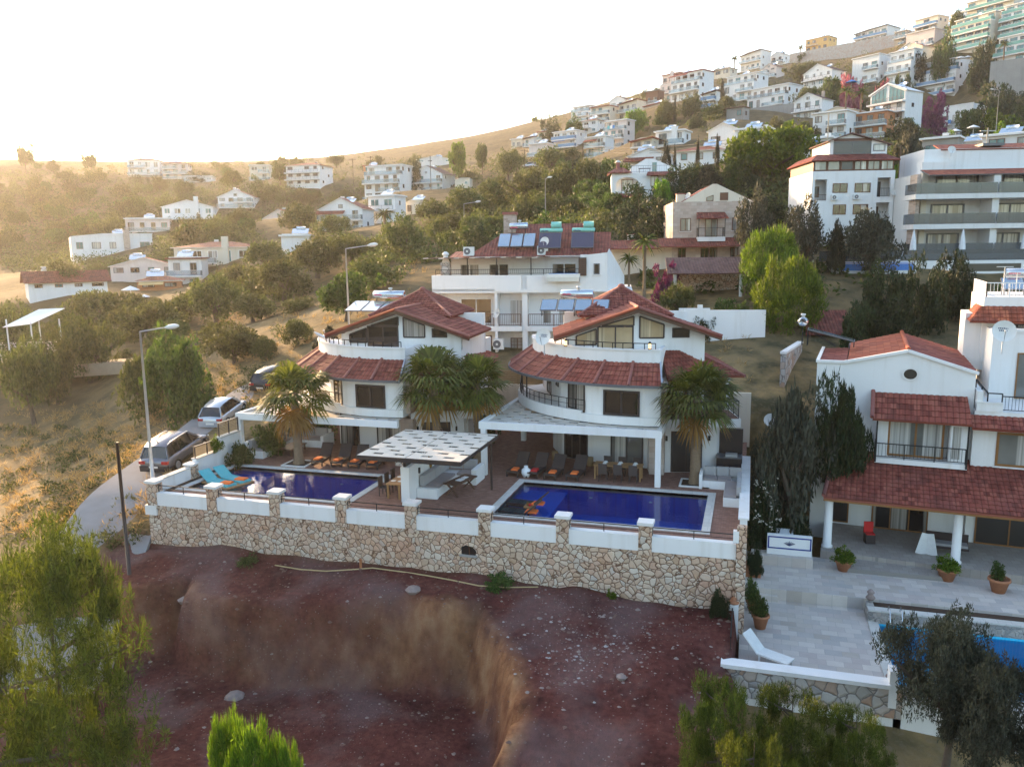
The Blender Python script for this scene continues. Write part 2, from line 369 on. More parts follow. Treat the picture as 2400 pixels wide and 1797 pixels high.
M['lf_pink']=leafmat('pink_flower',(.40,.07,.12),(.62,.20,.26),.3)
M['lf_wfl']=leafmat('white_flower',(.65,.65,.6),(.85,.85,.8),.2)
M['lf_purple']=leafmat('purple_bougainvillea',(.10,.015,.07),(.22,.04,.16),.3)
M['weave']=bricks('woven_shade',.12,.05,[(.28,.22,.16),(.40,.32,.22)],(.2,.15,.1),.01,axis='XZ')
# ---------------------------------------------------------------- survey of the hillside houses (photo crop, span, eaves, base, distance, turn, storeys ...)
REG={'A':(1200,0,2.76),'B':(1600,0,2.76),'L':(0,300,2.76),'N':(580,350,3.68)}
# region,xL,xR,yTop,yBase,dist,turn,floors,style,wall,roof,rail,label
HT=[
('B',1218,1528,545,792,190,34,3,'glassgable','white','fr_white','i','white house with a big glazed gable wall under a white roof edge'),
('B',1475,1850,405,690,265,30,4,'flat','white','white','b','white terraced hotel with bright blue glass balcony fronts'),
('B',1605,1940,692,893,215,26,2,'shed','white','white','w','plain white cube house with towels on its balcony above two parasols'),
('B',845,1108,735,893,190,22,2,'flat','white','white','w','white two storey terrace house joined to the rust orange house'),
('B',1110,1362,735,893,189,22,2,'flat','orange_r','white','w','rust orange two storey house beside the white terrace house'),
('B',722,962,605,782,225,30,2,'gable','white','tiled','i','white gabled house with dark grid windows left of the date palms'),
('B',420,762,562,748,262,34,3,'flat','white','white','w','long white three storey block with wide white balcony bands behind the cypress'),
('B',265,545,487,650,285,34,3,'flat','white','white','w','white flats directly behind the tall cypress with receding balconies'),
('B',508,655,412,500,320,36,2,'gable','pinkw','tilef','w','small pale pink gabled house with an ochre balcony high on the slope'),
('B',375,566,335,450,400,36,2,'mono','white2','tiled','w','dark roofed modern house on the skyline right of the lone palm'),
('B',205,350,432,492,330,34,1,'hip','cream','tiled','i','low brown hip roofed cottage below the lone skyline palm'),
('B',570,690,335,402,400,36,1,'gable','white','fr_grey','w','small grey glazed gable house on the skyline left of the ochre house'),
('B',800,990,232,328,420,30,2,'hip','yellow','tiled','i','ochre house with a dark green hip roof standing on the ridge'),
('B',962,1132,300,362,390,30,1,'shed','white','tilef','w','low white house with a sloping parapet right of the ochre ridge house'),
('B',1122,1392,183,275,380,30,2,'mono','white2','fr_grey','b','grey glazed modern house with bay windows on the ridge'),
('B',1140,1342,262,332,360,30,1,'shed','white','white','w','low white house with curved gables under the grey glazed modern house'),
('B',1372,1470,208,292,340,30,2,'flat','concrete','white','w','narrow grey concrete house between two ridge villas'),
('B',1510,1705,118,212,320,34,2,'flat','cream','white','b','pale cream block with a blue awning on the upper ridge'),
('B',1455,1692,205,300,300,32,1,'flat','pinkw','white','w','long low pinkish terrace house below the pale cream block'),
('B',1735,1862,88,160,330,34,2,'flat','white2','white','w','small white block wedged behind the green balcony flats at the top'),
('B',1748,2078,105,305,268,34,4,'flat','cream','white','g','tall cream stepped flats with green glass balconies at top right'),
('B',1862,2235,-20,78,300,30,2,'flat','cream','white','g','uppermost cream flats cut by the top edge of the picture'),
('B',2072,2330,22,222,258,30,4,'flat','white','white','g','cream and green flats at the right edge near the top'),
('B',2038,2330,228,412,240,24,3,'flat','white','white','g','white villa block with dark green glazing behind the feathery palm at right'),
('B',1100,1335,372,535,280,34,2,'flat','white','white','w','wide white villa with glass fronted terraces beside the pink oleander'),
('B',1325,1530,335,540,270,34,3,'flat','white','white','w','white tower house with a broad blank side wall behind the glazed gable house'),
('B',785,1042,415,560,290,34,2,'gable','white','tiled','i','white split gable house with blue posts above the green shrubs'),
('B',2096,2330,432,568,225,26,2,'shed','orange_r','white','w','orange and white house with a rounded flank at the right edge'),
('B',1392,1622,272,372,282,36,1,'gable','cream','tileo','w','cream bungalow with an orange tiled gable under the ridge'),
('B',885,1185,690,765,205,26,1,'gable','cream','tilef','w','low cream roofed house behind the white terrace house'),
('B',785,978,905,1005,112,14,1,'flat','white','white','i','low white annex with a blue awning left of the glazed pavilion'),
('B',1555,1790,905,1050,112,12,1,'flat','concrete','white','i','grey concrete yard building behind the electricity pole'),
('B',1700,2010,925,1010,118,10,1,'shed','grey','tiled','i','low grey roofed house behind the long white parapet at right'),
('B',1960,2330,880,1000,112,10,1,'flat','white2','white','w','flat roofed white house with a pergola frame at the right edge'),
('A',1270,1500,800,965,150,16,1,'gable','white','tiled','i','white gabled house with a dark carport opening above the cypresses'),
('A',1440,1690,845,1005,143,14,2,'flat','white','white','w','white flat roofed house with laundry hanging on its terrace'),
('A',382,552,690,785,300,36,3,'flat','white','white','w','white three storey block alone on the skyline above the round tree'),
('A',456,600,768,868,270,34,2,'hip','white','tilef','i','white house with a brown hip roof behind the small round trees'),
('A',588,792,788,1012,236,36,4,'flat','pinkw','white','w','tall pinkish stepped flats with laundry at the left end of the hillside rows'),
('A',482,660,892,1012,232,34,2,'flat','white','white','w','white two storey flat with a maroon side panel below the red awning'),
('A',268,486,855,952,258,34,2,'flat','white2','white','b','pale house with a blue painted upper floor left of the red awning'),
('A',168,272,858,955,276,34,2,'flat','cream','tilef','w','cream two storey house with brown balcony ceilings near the left end of the row'),
('A',82,172,885,948,300,30,1,'mono','white2','tiled','w','small white house with a dark mono pitch roof at the left end of the row'),
('A',-5,88,905,962,310,30,1,'flat','cream','white','i','low cream farm building beside the earth mound on the skyline'),
('A',110,272,935,1008,250,30,1,'flat','pinkw','white','w','low pink walled house half hidden by trees under the cream house'),
('A',510,690,695,785,290,34,2,'flat','cream','tilef','w','yellowish terraced house with awnings stepping up the skyline'),
('A',632,778,622,705,315,34,1,'gable','white','tiled','w','white gabled house with a dark roof on the skyline left of the masts'),
('A',690,866,652,782,288,34,2,'mono','cream','tilef','w','long cream two storey house below the skyline masts'),
('A',866,982,594,672,290,32,1,'flat','fr_brown','fr_grey','w','dark glass walled restaurant box on the skyline'),
('A',858,1004,672,742,275,34,1,'mono','pinkw','tilef','i','brown pergola terrace house under the dark glass restaurant'),
('A',956,1132,485,660,300,36,3,'flat','pinkw','tilef','i','beige terraced house with timber balconies below the first chimney'),
('A',1030,1300,470,650,262,36,3,'flat','white','awnr','w','white house with a maroon top storey awning on the skyline'),
('A',1236,1352,592,695,240,30,2,'mono','white2','tiled','b','small white house with a blue banner left of the tall cypress'),
('A',1388,1532,702,772,222,26,1,'flat','concrete','wood','i','open pergola shed on a concrete wall right of the cypress'),
('A',778,940,895,1000,172,20,2,'mono','cream','tileo','i','cream house with an orange roof below the olive bushes'),
('A',930,1155,855,935,172,18,1,'flat','white','white','w','low white flat roofed house with small chimneys above the red roofs'),
('A',752,1060,962,1080,138,10,1,'gable','white','tilef','i','white gabled house with dark red side roofs behind the arched villa'),
('A',1065,1395,945,1072,130,8,1,'hip','white','tilef','i','red hip roofed house with solar panels behind the thin cypresses'),
('L',475,968,690,808,180,-4,1,'shed','white','white','i','long low white house with a brick chimney on the left hillside'),
('L',830,1110,592,668,225,6,1,'flat','pinkw','white','w','low pale terrace house above the long white house'),
('L',1066,1420,468,575,235,12,1,'gable','white','tilef','i','white gabled house with a corner chimney on the left hill'),
('L',1420,1682,402,515,245,16,2,'gable','white','tilef','w','white gabled house with solar panels to the right of its twin on the left hill'),
('L',842,1065,195,305,350,14,2,'hip','white','tilef','w','left wing of the large white hotel on the left skyline'),
('L',1065,1242,218,330,348,14,3,'hip','pinkw','tilef','w','right wing of the large hotel on the left skyline beside the lattice mast'),
('L',1200,1392,318,352,320,10,1,'flat','white2','white','w','low white shed on the left skyline below the lattice mast'),
('L',1622,1765,248,338,300,14,2,'flat','cream','white','w','small cream block with dark roof tanks on the middle skyline'),
('L',1860,2156,222,378,262,30,3,'hip','white','tilef','i','half finished four storey house with dark openings on the middle skyline'),
('L',1712,2022,528,722,228,34,3,'gable','pinkw','tilef','i','pinkish three storey house with a white balcony and roof solar panels'),
('L',1150,1740,735,870,158,20,1,'hip','cream','tilef','w','cream house with a white roof terrace and tall chimney on the left slope'),
('L',1112,1352,850,1060,150,16,2,'flat','white2','tilef','w','white two storey wing with brown shutters below the cream house'),
('L',742,1150,838,965,152,6,1,'gable','pinkw','tilef','i','pink gabled house with a wide brown roof on the left slope'),
('L',200,672,925,1065,128,-8,1,'longgable','white','tilef','i','house with a long plain roof at the left edge above the olive grove'),
('L',905,1180,958,1062,138,4,1,'hip','orange_r','tilef','i','restaurant conservatory with amber lit windows beside the parasol'),
('N',632,1100,425,700,172,22,2,'gable','white','tilef','w','white gabled villa with dark red skirt roofs and a yellow canopy'),
('N',1050,1372,412,640,178,30,2,'flat','white','white','i','plain white cube with one square window beside the gabled villa'),
('N',1015,1442,150,440,235,30,4,'flat','white','white','w','white stepped villa with planted balconies on the middle slope'),
('N',1412,1800,148,505,240,30,4,'gable','white','tiled','w','tall white four storey gabled villa with broad side wall on the middle slope'),
('N',1370,1535,445,572,182,26,1,'shed','cream','tilef','i','small cream gable end right of the plain white cube'),
('N',1462,1792,62,132,300,8,1,'gable','white2','fr_grey','i','long pale grey roofed hall on the middle skyline'),
('N',1002,1152,150,212,290,14,1,'flat','orange_r','tilef','i','small rust coloured house on the middle skyline'),
('N',300,560,752,852,140,8,1,'flat','white','white','i','white garage with a flat roof and dark opening on the slope'),
('N',1790,1942,255,332,215,14,1,'shed','cream','tilef','i','small cream wall house in the scrub right of the tall gabled villa'),
]
def hpx(r,x,y): a,b,s=REG[r]; return a+x/s,b+y/s
# ---------------------------------------------------------------- terrain height
CP=[]
for h in HT:
    x,y=hpx(h[0],(h[1]+h[2])/2,h[4]); CP.append(atd(x,y,h[5]))
for x,y,D in [(20,375,420),(120,400,400),(225,400,390),(60,480,300),(150,560,230),(60,640,180),(400,560,190),(560,520,200),(700,560,150),(820,600,115),(900,640,95),(600,640,125),(480,690,120),
    (930,450,210),(1050,420,240),(1130,375,300),(1200,420,230),(1300,470,150),(1400,500,125),(1100,500,150),(1000,520,140),
    (1265,330,310),(1560,300,210),(1480,340,200),(1700,290,230),(1500,255,260),(1900,270,235),(2250,230,260),(2330,250,220),(2200,330,190),
    (1500,470,118),(1620,470,105),(1760,500,100),(1900,515,90),(2080,520,90),(2180,470,95),(1650,640,84),(1850,600,80),(1960,690,68),(2300,640,74),
    (1480,700,72),(1600,800,62),(1750,830,58),(1850,840,54),(1300,850,60),(960,760,66),(880,720,75),(780,700,90),(1020,760,68),
    (420,790,88),(560,760,95),(650,740,92),(330,830,80),(150,860,84),(40,880,84),(30,780,115),(250,760,115),
    (700,800,70),(600,860,62),(640,830,66)]: CP.append(atd(x,y,D))
for x,y,z in [(66,985,-3.2),(120,960,-2.8),(239,912,-1.6),(330,1010,-1.2),(250,1050,-2.2),(150,1080,-3.4),(60,1120,-4.4),(180,1230,-3.6),(560,925,1.3),(600,890,2.0)]: CP.append(atz(x,y,z))
for X,Y,Z in [(-33,36,-.55),(-32.5,39,-.15),(-33.6,45,.85),(-34.5,52,1.9),(-37,41,-.3),(-31,33,-1.6),(-31.5,30,-2.6),(-40,30,-4.5),(-55,30,-6),(-34,24,-5.2),(-50,10,-8),
    (-24,53,3),(-14,53,3),(-4,54,3),(-10,58,3.3),(4,54,2.2),(-20,70,4.5),(10,60,3.2),(20,52,2),(20,42,-2.7),(30,40,-2.8),(25,20,-6.5),(10,10,-8),(-20,8,-8.5),(0,0,-9),(40,10,-7),
    (-350,650,60),(0,700,120),(350,600,170),(600,300,170),(500,100,60),(-600,300,30),(-500,50,-10),(-200,100,2),(-150,40,-6),(120,60,12),(100,20,-3),(250,150,70),(-120,-60,-14),(120,-60,-12)]: CP.append(np.array([X,Y,Z],float))
CP=np.array(CP)
def _tps(P,lam):
    n=len(P); d=np.hypot(P[:,None,0]-P[None,:,0],P[:,None,1]-P[None,:,1])/100
    K=np.where(d>0,d*d*np.log(d+1e-9),0)+lam*np.eye(n); A=np.zeros((n+3,n+3)); A[:n,:n]=K
    Q=np.c_[np.ones(n),P[:,:2]/100]; A[:n,n:]=Q; A[n:,:n]=Q.T
    return np.linalg.solve(A,np.r_[P[:,2],0,0,0])
_W=_tps(CP,.004)
def hfar(X,Y):
    X=np.asarray(X,float);Y=np.asarray(Y,float); out=np.zeros(X.shape); fx=X.ravel();fy=Y.ravel(); r=np.zeros(fx.shape)
    for i in range(0,len(fx),4000):
        a=fx[i:i+4000];b=fy[i:i+4000]; d=np.hypot(a[:,None]-CP[None,:,0],b[:,None]-CP[None,:,1])/100
        r[i:i+4000]=np.where(d>0,d*d*np.log(d+1e-9),0)@_W[:len(CP)]+_W[-3]+_W[-2]*a/100+_W[-1]*b/100
    return r.reshape(X.shape)
def vnoise(X,Y,s,seed=0):
    x=np.asarray(X)/s; y=np.asarray(Y)/s; xi=np.floor(x).astype(int); yi=np.floor(y).astype(int); fx=x-xi; fy=y-yi
    fx=fx*fx*(3-2*fx); fy=fy*fy*(3-2*fy)
    def h(a,b):
        n=(a*374761393+b*668265263+seed*974711)&0x7fffffff; n=((n^(n>>13))*1274126177)&0x7fffffff; return ((n^(n>>16))&0xffff)/65535.0
    return (h(xi,yi)*(1-fx)+h(xi+1,yi)*fx)*(1-fy)+(h(xi,yi+1)*(1-fx)+h(xi+1,yi+1)*fx)*fy-.5
def sstep(a,b,x): t=np.clip((x-a)/(b-a),0,1); return t*t*(3-2*t)
PIT_POLY=[(-24.2,29.3),(-22.6,28.2),(-19.6,28.0),(-16.8,28.3),(-14.2,29.3),(-12.0,29.5),(-10.6,29.7),(-9.3,28.3),(-8.0,26.7),(-7.2,25.0),(-6.9,23.4),(-7.3,20),(-7.5,12),(-8,0),(-60,0),(-40,20),(-31,26)]
def pdist(X,Y,poly):
    """signed distance (inside positive)"""
    X=np.asarray(X,float);Y=np.asarray(Y,float); d=np.full(X.shape,1e9); ins=np.zeros(X.shape,bool); n=len(poly)
    for i in range(n):
        x0,y0=poly[i];x1,y1=poly[(i+1)%n]; ex,ey=x1-x0,y1-y0
        t=np.clip(((X-x0)*ex+(Y-y0)*ey)/(ex*ex+ey*ey),0,1); d=np.minimum(d,np.hypot(X-x0-t*ex,Y-y0-t*ey))
        c=((y0>Y)!=(y1>Y)); with_=np.where(ey==0,1e-9,ey); ins^=c&(X<(x1-x0)*(Y-y0)/with_+x0)
    return np.where(ins,d,-d)
def height(X,Y):
    X=np.asarray(X,float);Y=np.asarray(Y,float)
    z=hfar(X,Y)
    # raw building plot in front of the retaining wall
    lot=sstep(-30.5,-28.5,X)*(1-sstep(-.3,.6,X))*(1-sstep(31.5,32.2,Y))
    zl=-2.45-(31.7-Y)*.13-.3*sstep(0,6,31.7-Y)+vnoise(X,Y,3,1)*.5+vnoise(X,Y,1.1,2)*.25+vnoise(X,Y,.5,3)*.1
    z=z*(1-lot)+zl*lot
    pd=pdist(X+vnoise(X,Y,2.2,5)*.9+vnoise(X,Y,.8,6)*.4,Y+vnoise(X,Y,2.0,7)*.9,PIT_POLY)
    pf=-6.3+vnoise(X,Y,4,8)*.5+vnoise(X,Y,1.2,9)*.22+vnoise(X,Y,.5,10)*.1
    k=sstep(-.1,.8,pd)
    z=z*(1-k)+np.minimum(pf,z)*k
    # levelled villa plot (under the decks), and right-hand plot
    plot=sstep(-28.9,-28.3,X)*(1-sstep(-.2,.4,X))*sstep(31.75,32.1,Y)*(1-sstep(50.3,50.9,Y)); z=z*(1-plot)+(-2.6)*plot
    rp=sstep(-.3,.3,X)*(1-sstep(17,22,X))*sstep(28.4,28.9,Y)*(1-sstep(47,52,Y)); z=z*(1-rp)+(-6.6)*rp
    rf=sstep(-.6,.3,X)*(1-sstep(28.2,28.7,Y)); z=z*(1-rf)+np.minimum(z,-4.6-(28.5-Y)*.16)*rf
    z=np.where(z>100,100+(z-100)*.08,z)
    return np.maximum(z,-40)
def H1(x,y): return float(height(np.array([x]),np.array([y]))[0])
def gpt(px,py,D0=20,D1=600):
    """where the photo ray meets the terrain"""
    Ds=np.geomspace(D0,D1,700); d=ray(px,py); P=C0[None]+d[None]*Ds[:,None]; zz=height(P[:,0],P[:,1]); k=np.argmax(P[:,2]<zz)
    return P[k] if P[k,2]<zz[k] else P[-1]*3
def _axis(a,b,c,d,s):   # fine between b,c
    mid=np.arange(b,c,s); lo=[];x=b;st=s
    while x>a: st*=1.09; x-=st; lo.append(x)
    hi=[];x=mid[-1];st=s
    while x<d: st*=1.09; x+=st; hi.append(x)
    return np.r_[lo[::-1],mid,hi]
def build_terrain():
    xs=_axis(-560,-42,24,560,.3); ys=_axis(-110,14,54,700,.3)
    X,Y=np.meshgrid(xs,ys); Z=height(X,Y); nx,ny=len(xs),len(ys)
    far=sstep(50,90,np.hypot(X,Y)); Z=Z+far*(vnoise(X,Y,14,20)*1.2+vnoise(X,Y,5,21)*.5)
    co=np.stack([X,Y,Z],-1).reshape(-1,3); i=np.arange(nx*ny).reshape(ny,nx); f=np.stack([i[:-1,:-1],i[:-1,1:],i[1:,1:],i[1:,:-1]],-1).reshape(-1,4)
    me=npmesh('hillside',co,f,True)
    lot=(sstep(-31,-29,X)*(1-sstep(-.2,.5,X))*(1-sstep(31.6,32,Y))*sstep(-30,0,Y)).ravel()
    pd=pdist(X,Y,PIT_POLY).ravel(); lot=np.maximum(lot,sstep(-.5,.5,pd)*.999)
    face=np.exp(-((pd-.3)/.5)**2)*(.35+.65*sstep(-17,-11.0,X.ravel()))*(pd>-.4)  # weighted to the right, where the ledge's lit tone is painted in
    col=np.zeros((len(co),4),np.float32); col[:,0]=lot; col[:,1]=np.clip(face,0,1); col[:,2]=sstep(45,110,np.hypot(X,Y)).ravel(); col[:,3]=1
    a=me.color_attributes.new('zone','FLOAT_COLOR','POINT'); a.data.foreach_set('color',col.ravel())
    g=NT('hillside_ground'); p=g.pos(); zc=g.n('Attribute',attribute_name='zone'); sx=g.t.nodes.new('ShaderNodeSeparateColor'); g.t.links.new(zc,sx.inputs[0])
    n1=g.noise(p,.09,5); n2=g.noise(p,.55,5); n3=g.noise(p,4.5,5); n4=g.noise(p,18,3)
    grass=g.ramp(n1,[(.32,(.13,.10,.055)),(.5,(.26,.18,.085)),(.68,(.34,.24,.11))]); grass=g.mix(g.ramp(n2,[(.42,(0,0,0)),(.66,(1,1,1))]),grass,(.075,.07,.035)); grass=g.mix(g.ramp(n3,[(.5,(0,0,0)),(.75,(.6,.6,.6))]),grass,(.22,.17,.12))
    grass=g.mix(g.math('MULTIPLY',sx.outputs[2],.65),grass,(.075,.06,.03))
    dirt=g.ramp(n2,[(.3,(.085,.027,.023)),(.5,(.135,.042,.034)),(.7,(.17,.06,.048))]); dirt=g.mix(g.ramp(n3,[(.35,(0,0,0)),(.7,(1,1,1))]),dirt,g.mix(1.0,dirt,(.55,.5,.5),'MULTIPLY'))
    vo=g.n('TexVoronoi',{'Vector':p,'Scale':7.0}); vc=g.n('TexVoronoi',{'Vector':p,'Scale':7.0},1); sv=g.t.nodes.new('ShaderNodeSeparateColor'); g.t.links.new(vc,sv.inputs[0])
    patch=g.ramp(g.noise(g.map(p,(1,1,1),(13,5,0)),.32,4),[(.46,(0,0,0)),(.64,(1,1,1))])
    st=g.math('MULTIPLY',g.math('LESS_THAN',vo,.2),g.math('GREATER_THAN',g.math('ADD',sv.outputs[0],g.math('MULTIPLY',patch,.3)),.8))
    dirt=g.mix(g.math('MULTIPLY',patch,.42),dirt,(.21,.15,.145)); dirt=g.mix(g.math('MULTIPLY',st,.6),dirt,(.27,.21,.20))
    facec=g.ramp(g.noise(g.map(p,(1,1,.5)),1.6,6),[(.3,(.13,.055,.03)),(.5,(.30,.15,.075)),(.7,(.42,.25,.14))])  # cut soil; the lit, lighter orange of the ledge is put into this colour
    dirt=g.mix(g.math('MULTIPLY',sx.outputs[1],g.ramp(n2,[(.3,(.45,)*3),(.55,(1,1,1))])),dirt,facec)
    c=g.mix(sx.outputs[0],grass,dirt)
    h=g.math('ADD',g.math('MULTIPLY',n3,1.0),g.math('ADD',g.math('MULTIPLY',n4,.4),g.math('MULTIPLY',st,.25)))
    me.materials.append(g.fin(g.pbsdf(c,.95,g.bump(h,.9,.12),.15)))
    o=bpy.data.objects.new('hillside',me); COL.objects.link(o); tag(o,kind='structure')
def npmesh(name,co,f,smooth=False):
    me=bpy.data.meshes.new(name); co=np.ascontiguousarray(co,np.float32); f=np.ascontiguousarray(f,np.int32); n,k=f.shape
    me.vertices.add(len(co)); me.vertices.foreach_set('co',co.ravel()); me.loops.add(n*k); me.loops.foreach_set('vertex_index',f.ravel())
    me.polygons.add(n); me.polygons.foreach_set('loop_start',np.arange(0,n*k,k,dtype=np.int32)); me.polygons.foreach_set('loop_total',np.full(n,k,np.int32))
    me.polygons.foreach_set('use_smooth',np.full(n,smooth)); me.update(calc_edges=True); return me
build_terrain()
# road up the left side of the plot, with a kerb strip
def strip(name,path,wd,mat,dz,kind='structure',label=None,cat=None,n=60,crown=0.0):
    P=[Vector(p) for p in path]; seg=[]
    for i in range(len(P)-1):
        for k in range(n//(len(P)-1)): seg.append(P[i].lerp(P[i+1],k/(n//(len(P)-1))))
    seg.append(P[-1])
    for _ in range(6): seg=[seg[0]]+[(seg[i-1]+seg[i]*2+seg[i+1])/4 for i in range(1,len(seg)-1)]+[seg[-1]]
    vs=[];fs=[]
    for i,p in enumerate(seg):
        d=(seg[min(i+1,len(seg)-1)]-seg[max(i-1,0)]); d.z=0; d.normalize(); r=Vector((d.y,-d.x,0))
        for k in range(5): q=p+r*wd*(k/4-.5); vs.append((q.x,q.y,p.z+dz))
    for i in range(len(seg)-1):
        for k in range(4): fs.append((i*5+k,i*5+k+1,(i+1)*5+k+1,(i+1)*5+k))
    m=MB(); m.add(vs,fs,mat,True)
    # skirts so the strip sits in the ground
    n5=len(seg); 
    for k in (0,4):
        m.add([vs[i*5+k] for i in range(n5)]+[(vs[i*5+k][0],vs[i*5+k][1],vs[i*5+k][2]-1.2) for i in range(n5)],[(i,i+1,n5+i+1,n5+i) for i in range(n5-1)],mat)
    o=m.build(name); tag(o,label,cat,None,kind); return o
strip('road',[(-27.5,22,-7.5),(-29.6,28.4,-3.5),(-31.0,31.5,-1.95),(-32.0,34.5,-.95),(-32.4,38,-.28),(-32.9,42,.35),(-33.8,46,.98),(-35,53,1.95),(-34,60,2.7),(-32,70,3.5)],4.6,M['asphalt'],.06)
strip('path',[(-36.5,72,3.0),(-47,68,2.2),(-58,66,1.2),(-72,64,.2),(-95,70,.5)],3.4,plain('dusty_track',(.36,.28,.20),.95,0,.2,1.5,.4),.35)
# ---------------------------------------------------------------- windows and doors (frame part > pane sub-part)
def win(parent,P,a0,a1,c0,c1,b=0.0,fr='fr_dark',gl='glassc',mul=1,tr=0.0,name='window',fw=.07,out=.05,sill=False,local=False,bars=0,pane=True):
    m=MB(); F=M[fr]
    m.pbox(P,a0,a1,b-out,b+.01,c0,c0+fw,F); m.pbox(P,a0,a1,b-out,b+.01,c1-fw,c1,F)
    m.pbox(P,a0,a0+fw,b-out,b+.01,c0+fw,c1-fw,F); m.pbox(P,a1-fw,a1,b-out,b+.01,c0+fw,c1-fw,F)
    for k in range(1,mul+1):
        x=a0+(a1-a0)*k/(mul+1); m.pbox(P,x-fw*.45,x+fw*.45,b-out+.008,b+.01,c0+fw,c1-fw,F)
    if tr: m.pbox(P,a0+fw,a1-fw,b-out+.012,b+.01,c1-tr-fw/2,c1-tr+fw/2,F)
    for k in range(1,bars+1): z=c0+(c1-c0)*k/(bars+1); m.pbox(P,a0+fw,a1-fw,b-out+.012,b+.01,z-.015,z+.015,F)
    if sill: m.pbox(P,a0-.08,a1+.08,b-out-.06,b+.01,c0-.07,c0-.003,M['white2'])
    f=m.build(name,parent,local)
    if pane:
        g=MB(); g.pbox(P,a0+fw*.6,a1-fw*.6,b-.014,b+.004,c0+fw*.6,c1-fw*.6,M[gl]); g.build('pane',f,local)
    return f
def polywin(parent,P,pts,b=0.0,fr='fr_dark',gl='glassc',fw=.08,name='window'):
    m=MB(); n=len(pts)
    for i in range(n):
        (a0,c0),(a1,c1)=pts[i],pts[(i+1)%n]; m.bar(P(a0,b-.02,c0),P(a1,b-.02,c1),fw,.07,M[fr],up=Vector(P(0,-1,0))-Vector(P(0,0,0)))
    f=m.build(name,parent); g=MB(); g.poly([P(a,b-.012,c) for a,c in pts],M[gl]); g.build('pane',f); return f
def rail(parent,pts,h=.9,mat='iron',bars=.12,name='railing',post=1.4,r=.018,local=False,mid=0):
    m=MB()
    for i in range(len(pts)-1):
        p=Vector(pts[i]);q=Vector(pts[i+1]); L=(q-p).length; up=Vector((0,0,h))
        m.bar(p+up,q+up,r*2.2,r*2.2,M[mat]); 
        if bars: m.bar(p+Vector((0,0,.1)),q+Vector((0,0,.1)),r*1.6,r*1.6,M[mat])
        for k in range(1,mid+1): m.bar(p+up*(k/(mid+1)),q+up*(k/(mid+1)),r*1.2,r*1.2,M[mat])
        n=max(1,round(L/post))
        for k in range(n+1): c=p.lerp(q,k/n); m.bar(c,c+up,r*2,r*2,M[mat])
        if bars:
            n=max(1,round(L/bars))
            for k in range(1,n): c=p.lerp(q,k/n); m.bar(c+Vector((0,0,.1)),c+up,r*.8,r*.8,M[mat])
    return m.build(name,parent,local)
def slats(x0,x1,y0,y1,z,mat,keep=lambda x,y:True,pr=.66,pc=.53,sd=.27,sw=.5,t=.03):
    m=MB(); r=0; y=y0
    while y<y1-.05:
        ye=min(y+pr-sd,y1); x=x0; k=0
        while x<x1-.01:
            xe=min(x+pc,x1)
            if keep((x+xe)/2,(y+ye)/2): m.box(x,xe-.006,y,ye,z-t,z,mat)
            # link pieces beside the slots
            if ye<y1 and keep((x+xe)/2,ye+sd/2):
                if (k+r)%2==0: m.box(x,xe-.006,ye+.003,min(ye+sd,y1)-.003,z-t-.004,z-.004,mat)
                else: m.box(x,x+pc-sw,ye+.003,min(ye+sd,y1)-.003,z-t-.004,z-.004,mat)
            x+=pc;k+=1
        y+=pr;r+=1
    return m
# ---------------------------------------------------------------- terrace deck and pools
PX=[(-27.5,-18.4,33.3,37.7),(-11.0,-1.75,33.4,38.65)]
def deck():
    m=MB(); D=M['deck']; co=.36
    xs=[(-28.2,PX[0][0]-co),(PX[0][0]-co,PX[0][1]+co),(PX[0][1]+co,PX[1][0]-co),(PX[1][0]-co,PX[1][1]+co),(PX[1][1]+co,-.05)]
    for i,(a,b) in enumerate(xs):
        if i in (1,3):
            p=PX[0] if i==1 else PX[1]; m.box(a,b,32.0,p[2]-co,-.3,0,D); m.box(a,b,p[3]+co,50.2,-.3,0,D)
        else: m.box(a,b,32.0,50.2,-.3,0,D)
    tag(m.build('terrace_paving'),kind='structure')
    for k,(x0,x1,y0,y1) in enumerate(PX):
        r=root('swimming_pool',['purple blue swimming pool with a floating raft in front of the left villa','royal blue swimming pool with loungers in the water in front of the right villa'][k],'swimming pool',((x0+x1)/2,y0,0),'villa swimming pools')
        c=MB(); C=M['coping']
        c.box(x0-co,x1+co,y0-co,y0,-.25,.03,C); c.box(x0-co,x1+co,y1,y1+co,-.25,.03,C); c.box(x0-co,x0,y0,y1,-.25,.03,C); c.box(x1,x1+co,y0,y1,-.25,.03,C); c.build('coping',r)
        b=MB(); T=M['poolb']; zd=-1.5
        b.poly([(x0,y0,zd),(x1,y0,zd),(x1,y1,zd),(x0,y1,zd)],T)
        for q in ([(x0,y0),(x1,y0)],[(x1,y0),(x1,y1)],[(x1,y1),(x0,y1)],[(x0,y1),(x0,y0)]): b.poly([(*q[0],zd),(*q[1],zd),(*q[1],-.02),(*q[0],-.02)],T)
        b.build('basin',r)
        s=MB(); xs_=x0+2.3; s.box(x0+.01,xs_,y0+.01,y1-.01,zd+.01,-.42,M['poolb']); s.build('shallow_shelf',r)
        wv=MB(); wv.poly([(x0,y0,-.09),(x1,y0,-.09),(x1,y1,-.09),(x0,y1,-.09)],M['water']); wv.build('water_surface',r)
        l=MB()
        for xx in (x0+3.5,x0+6.5): l=MB(); l.lathe((xx,y1-.03,-.6),[(0,0),(.09,0),(.09,.05),(0,.06)],M['plast'],10); l.build('pool_light',r)
deck()
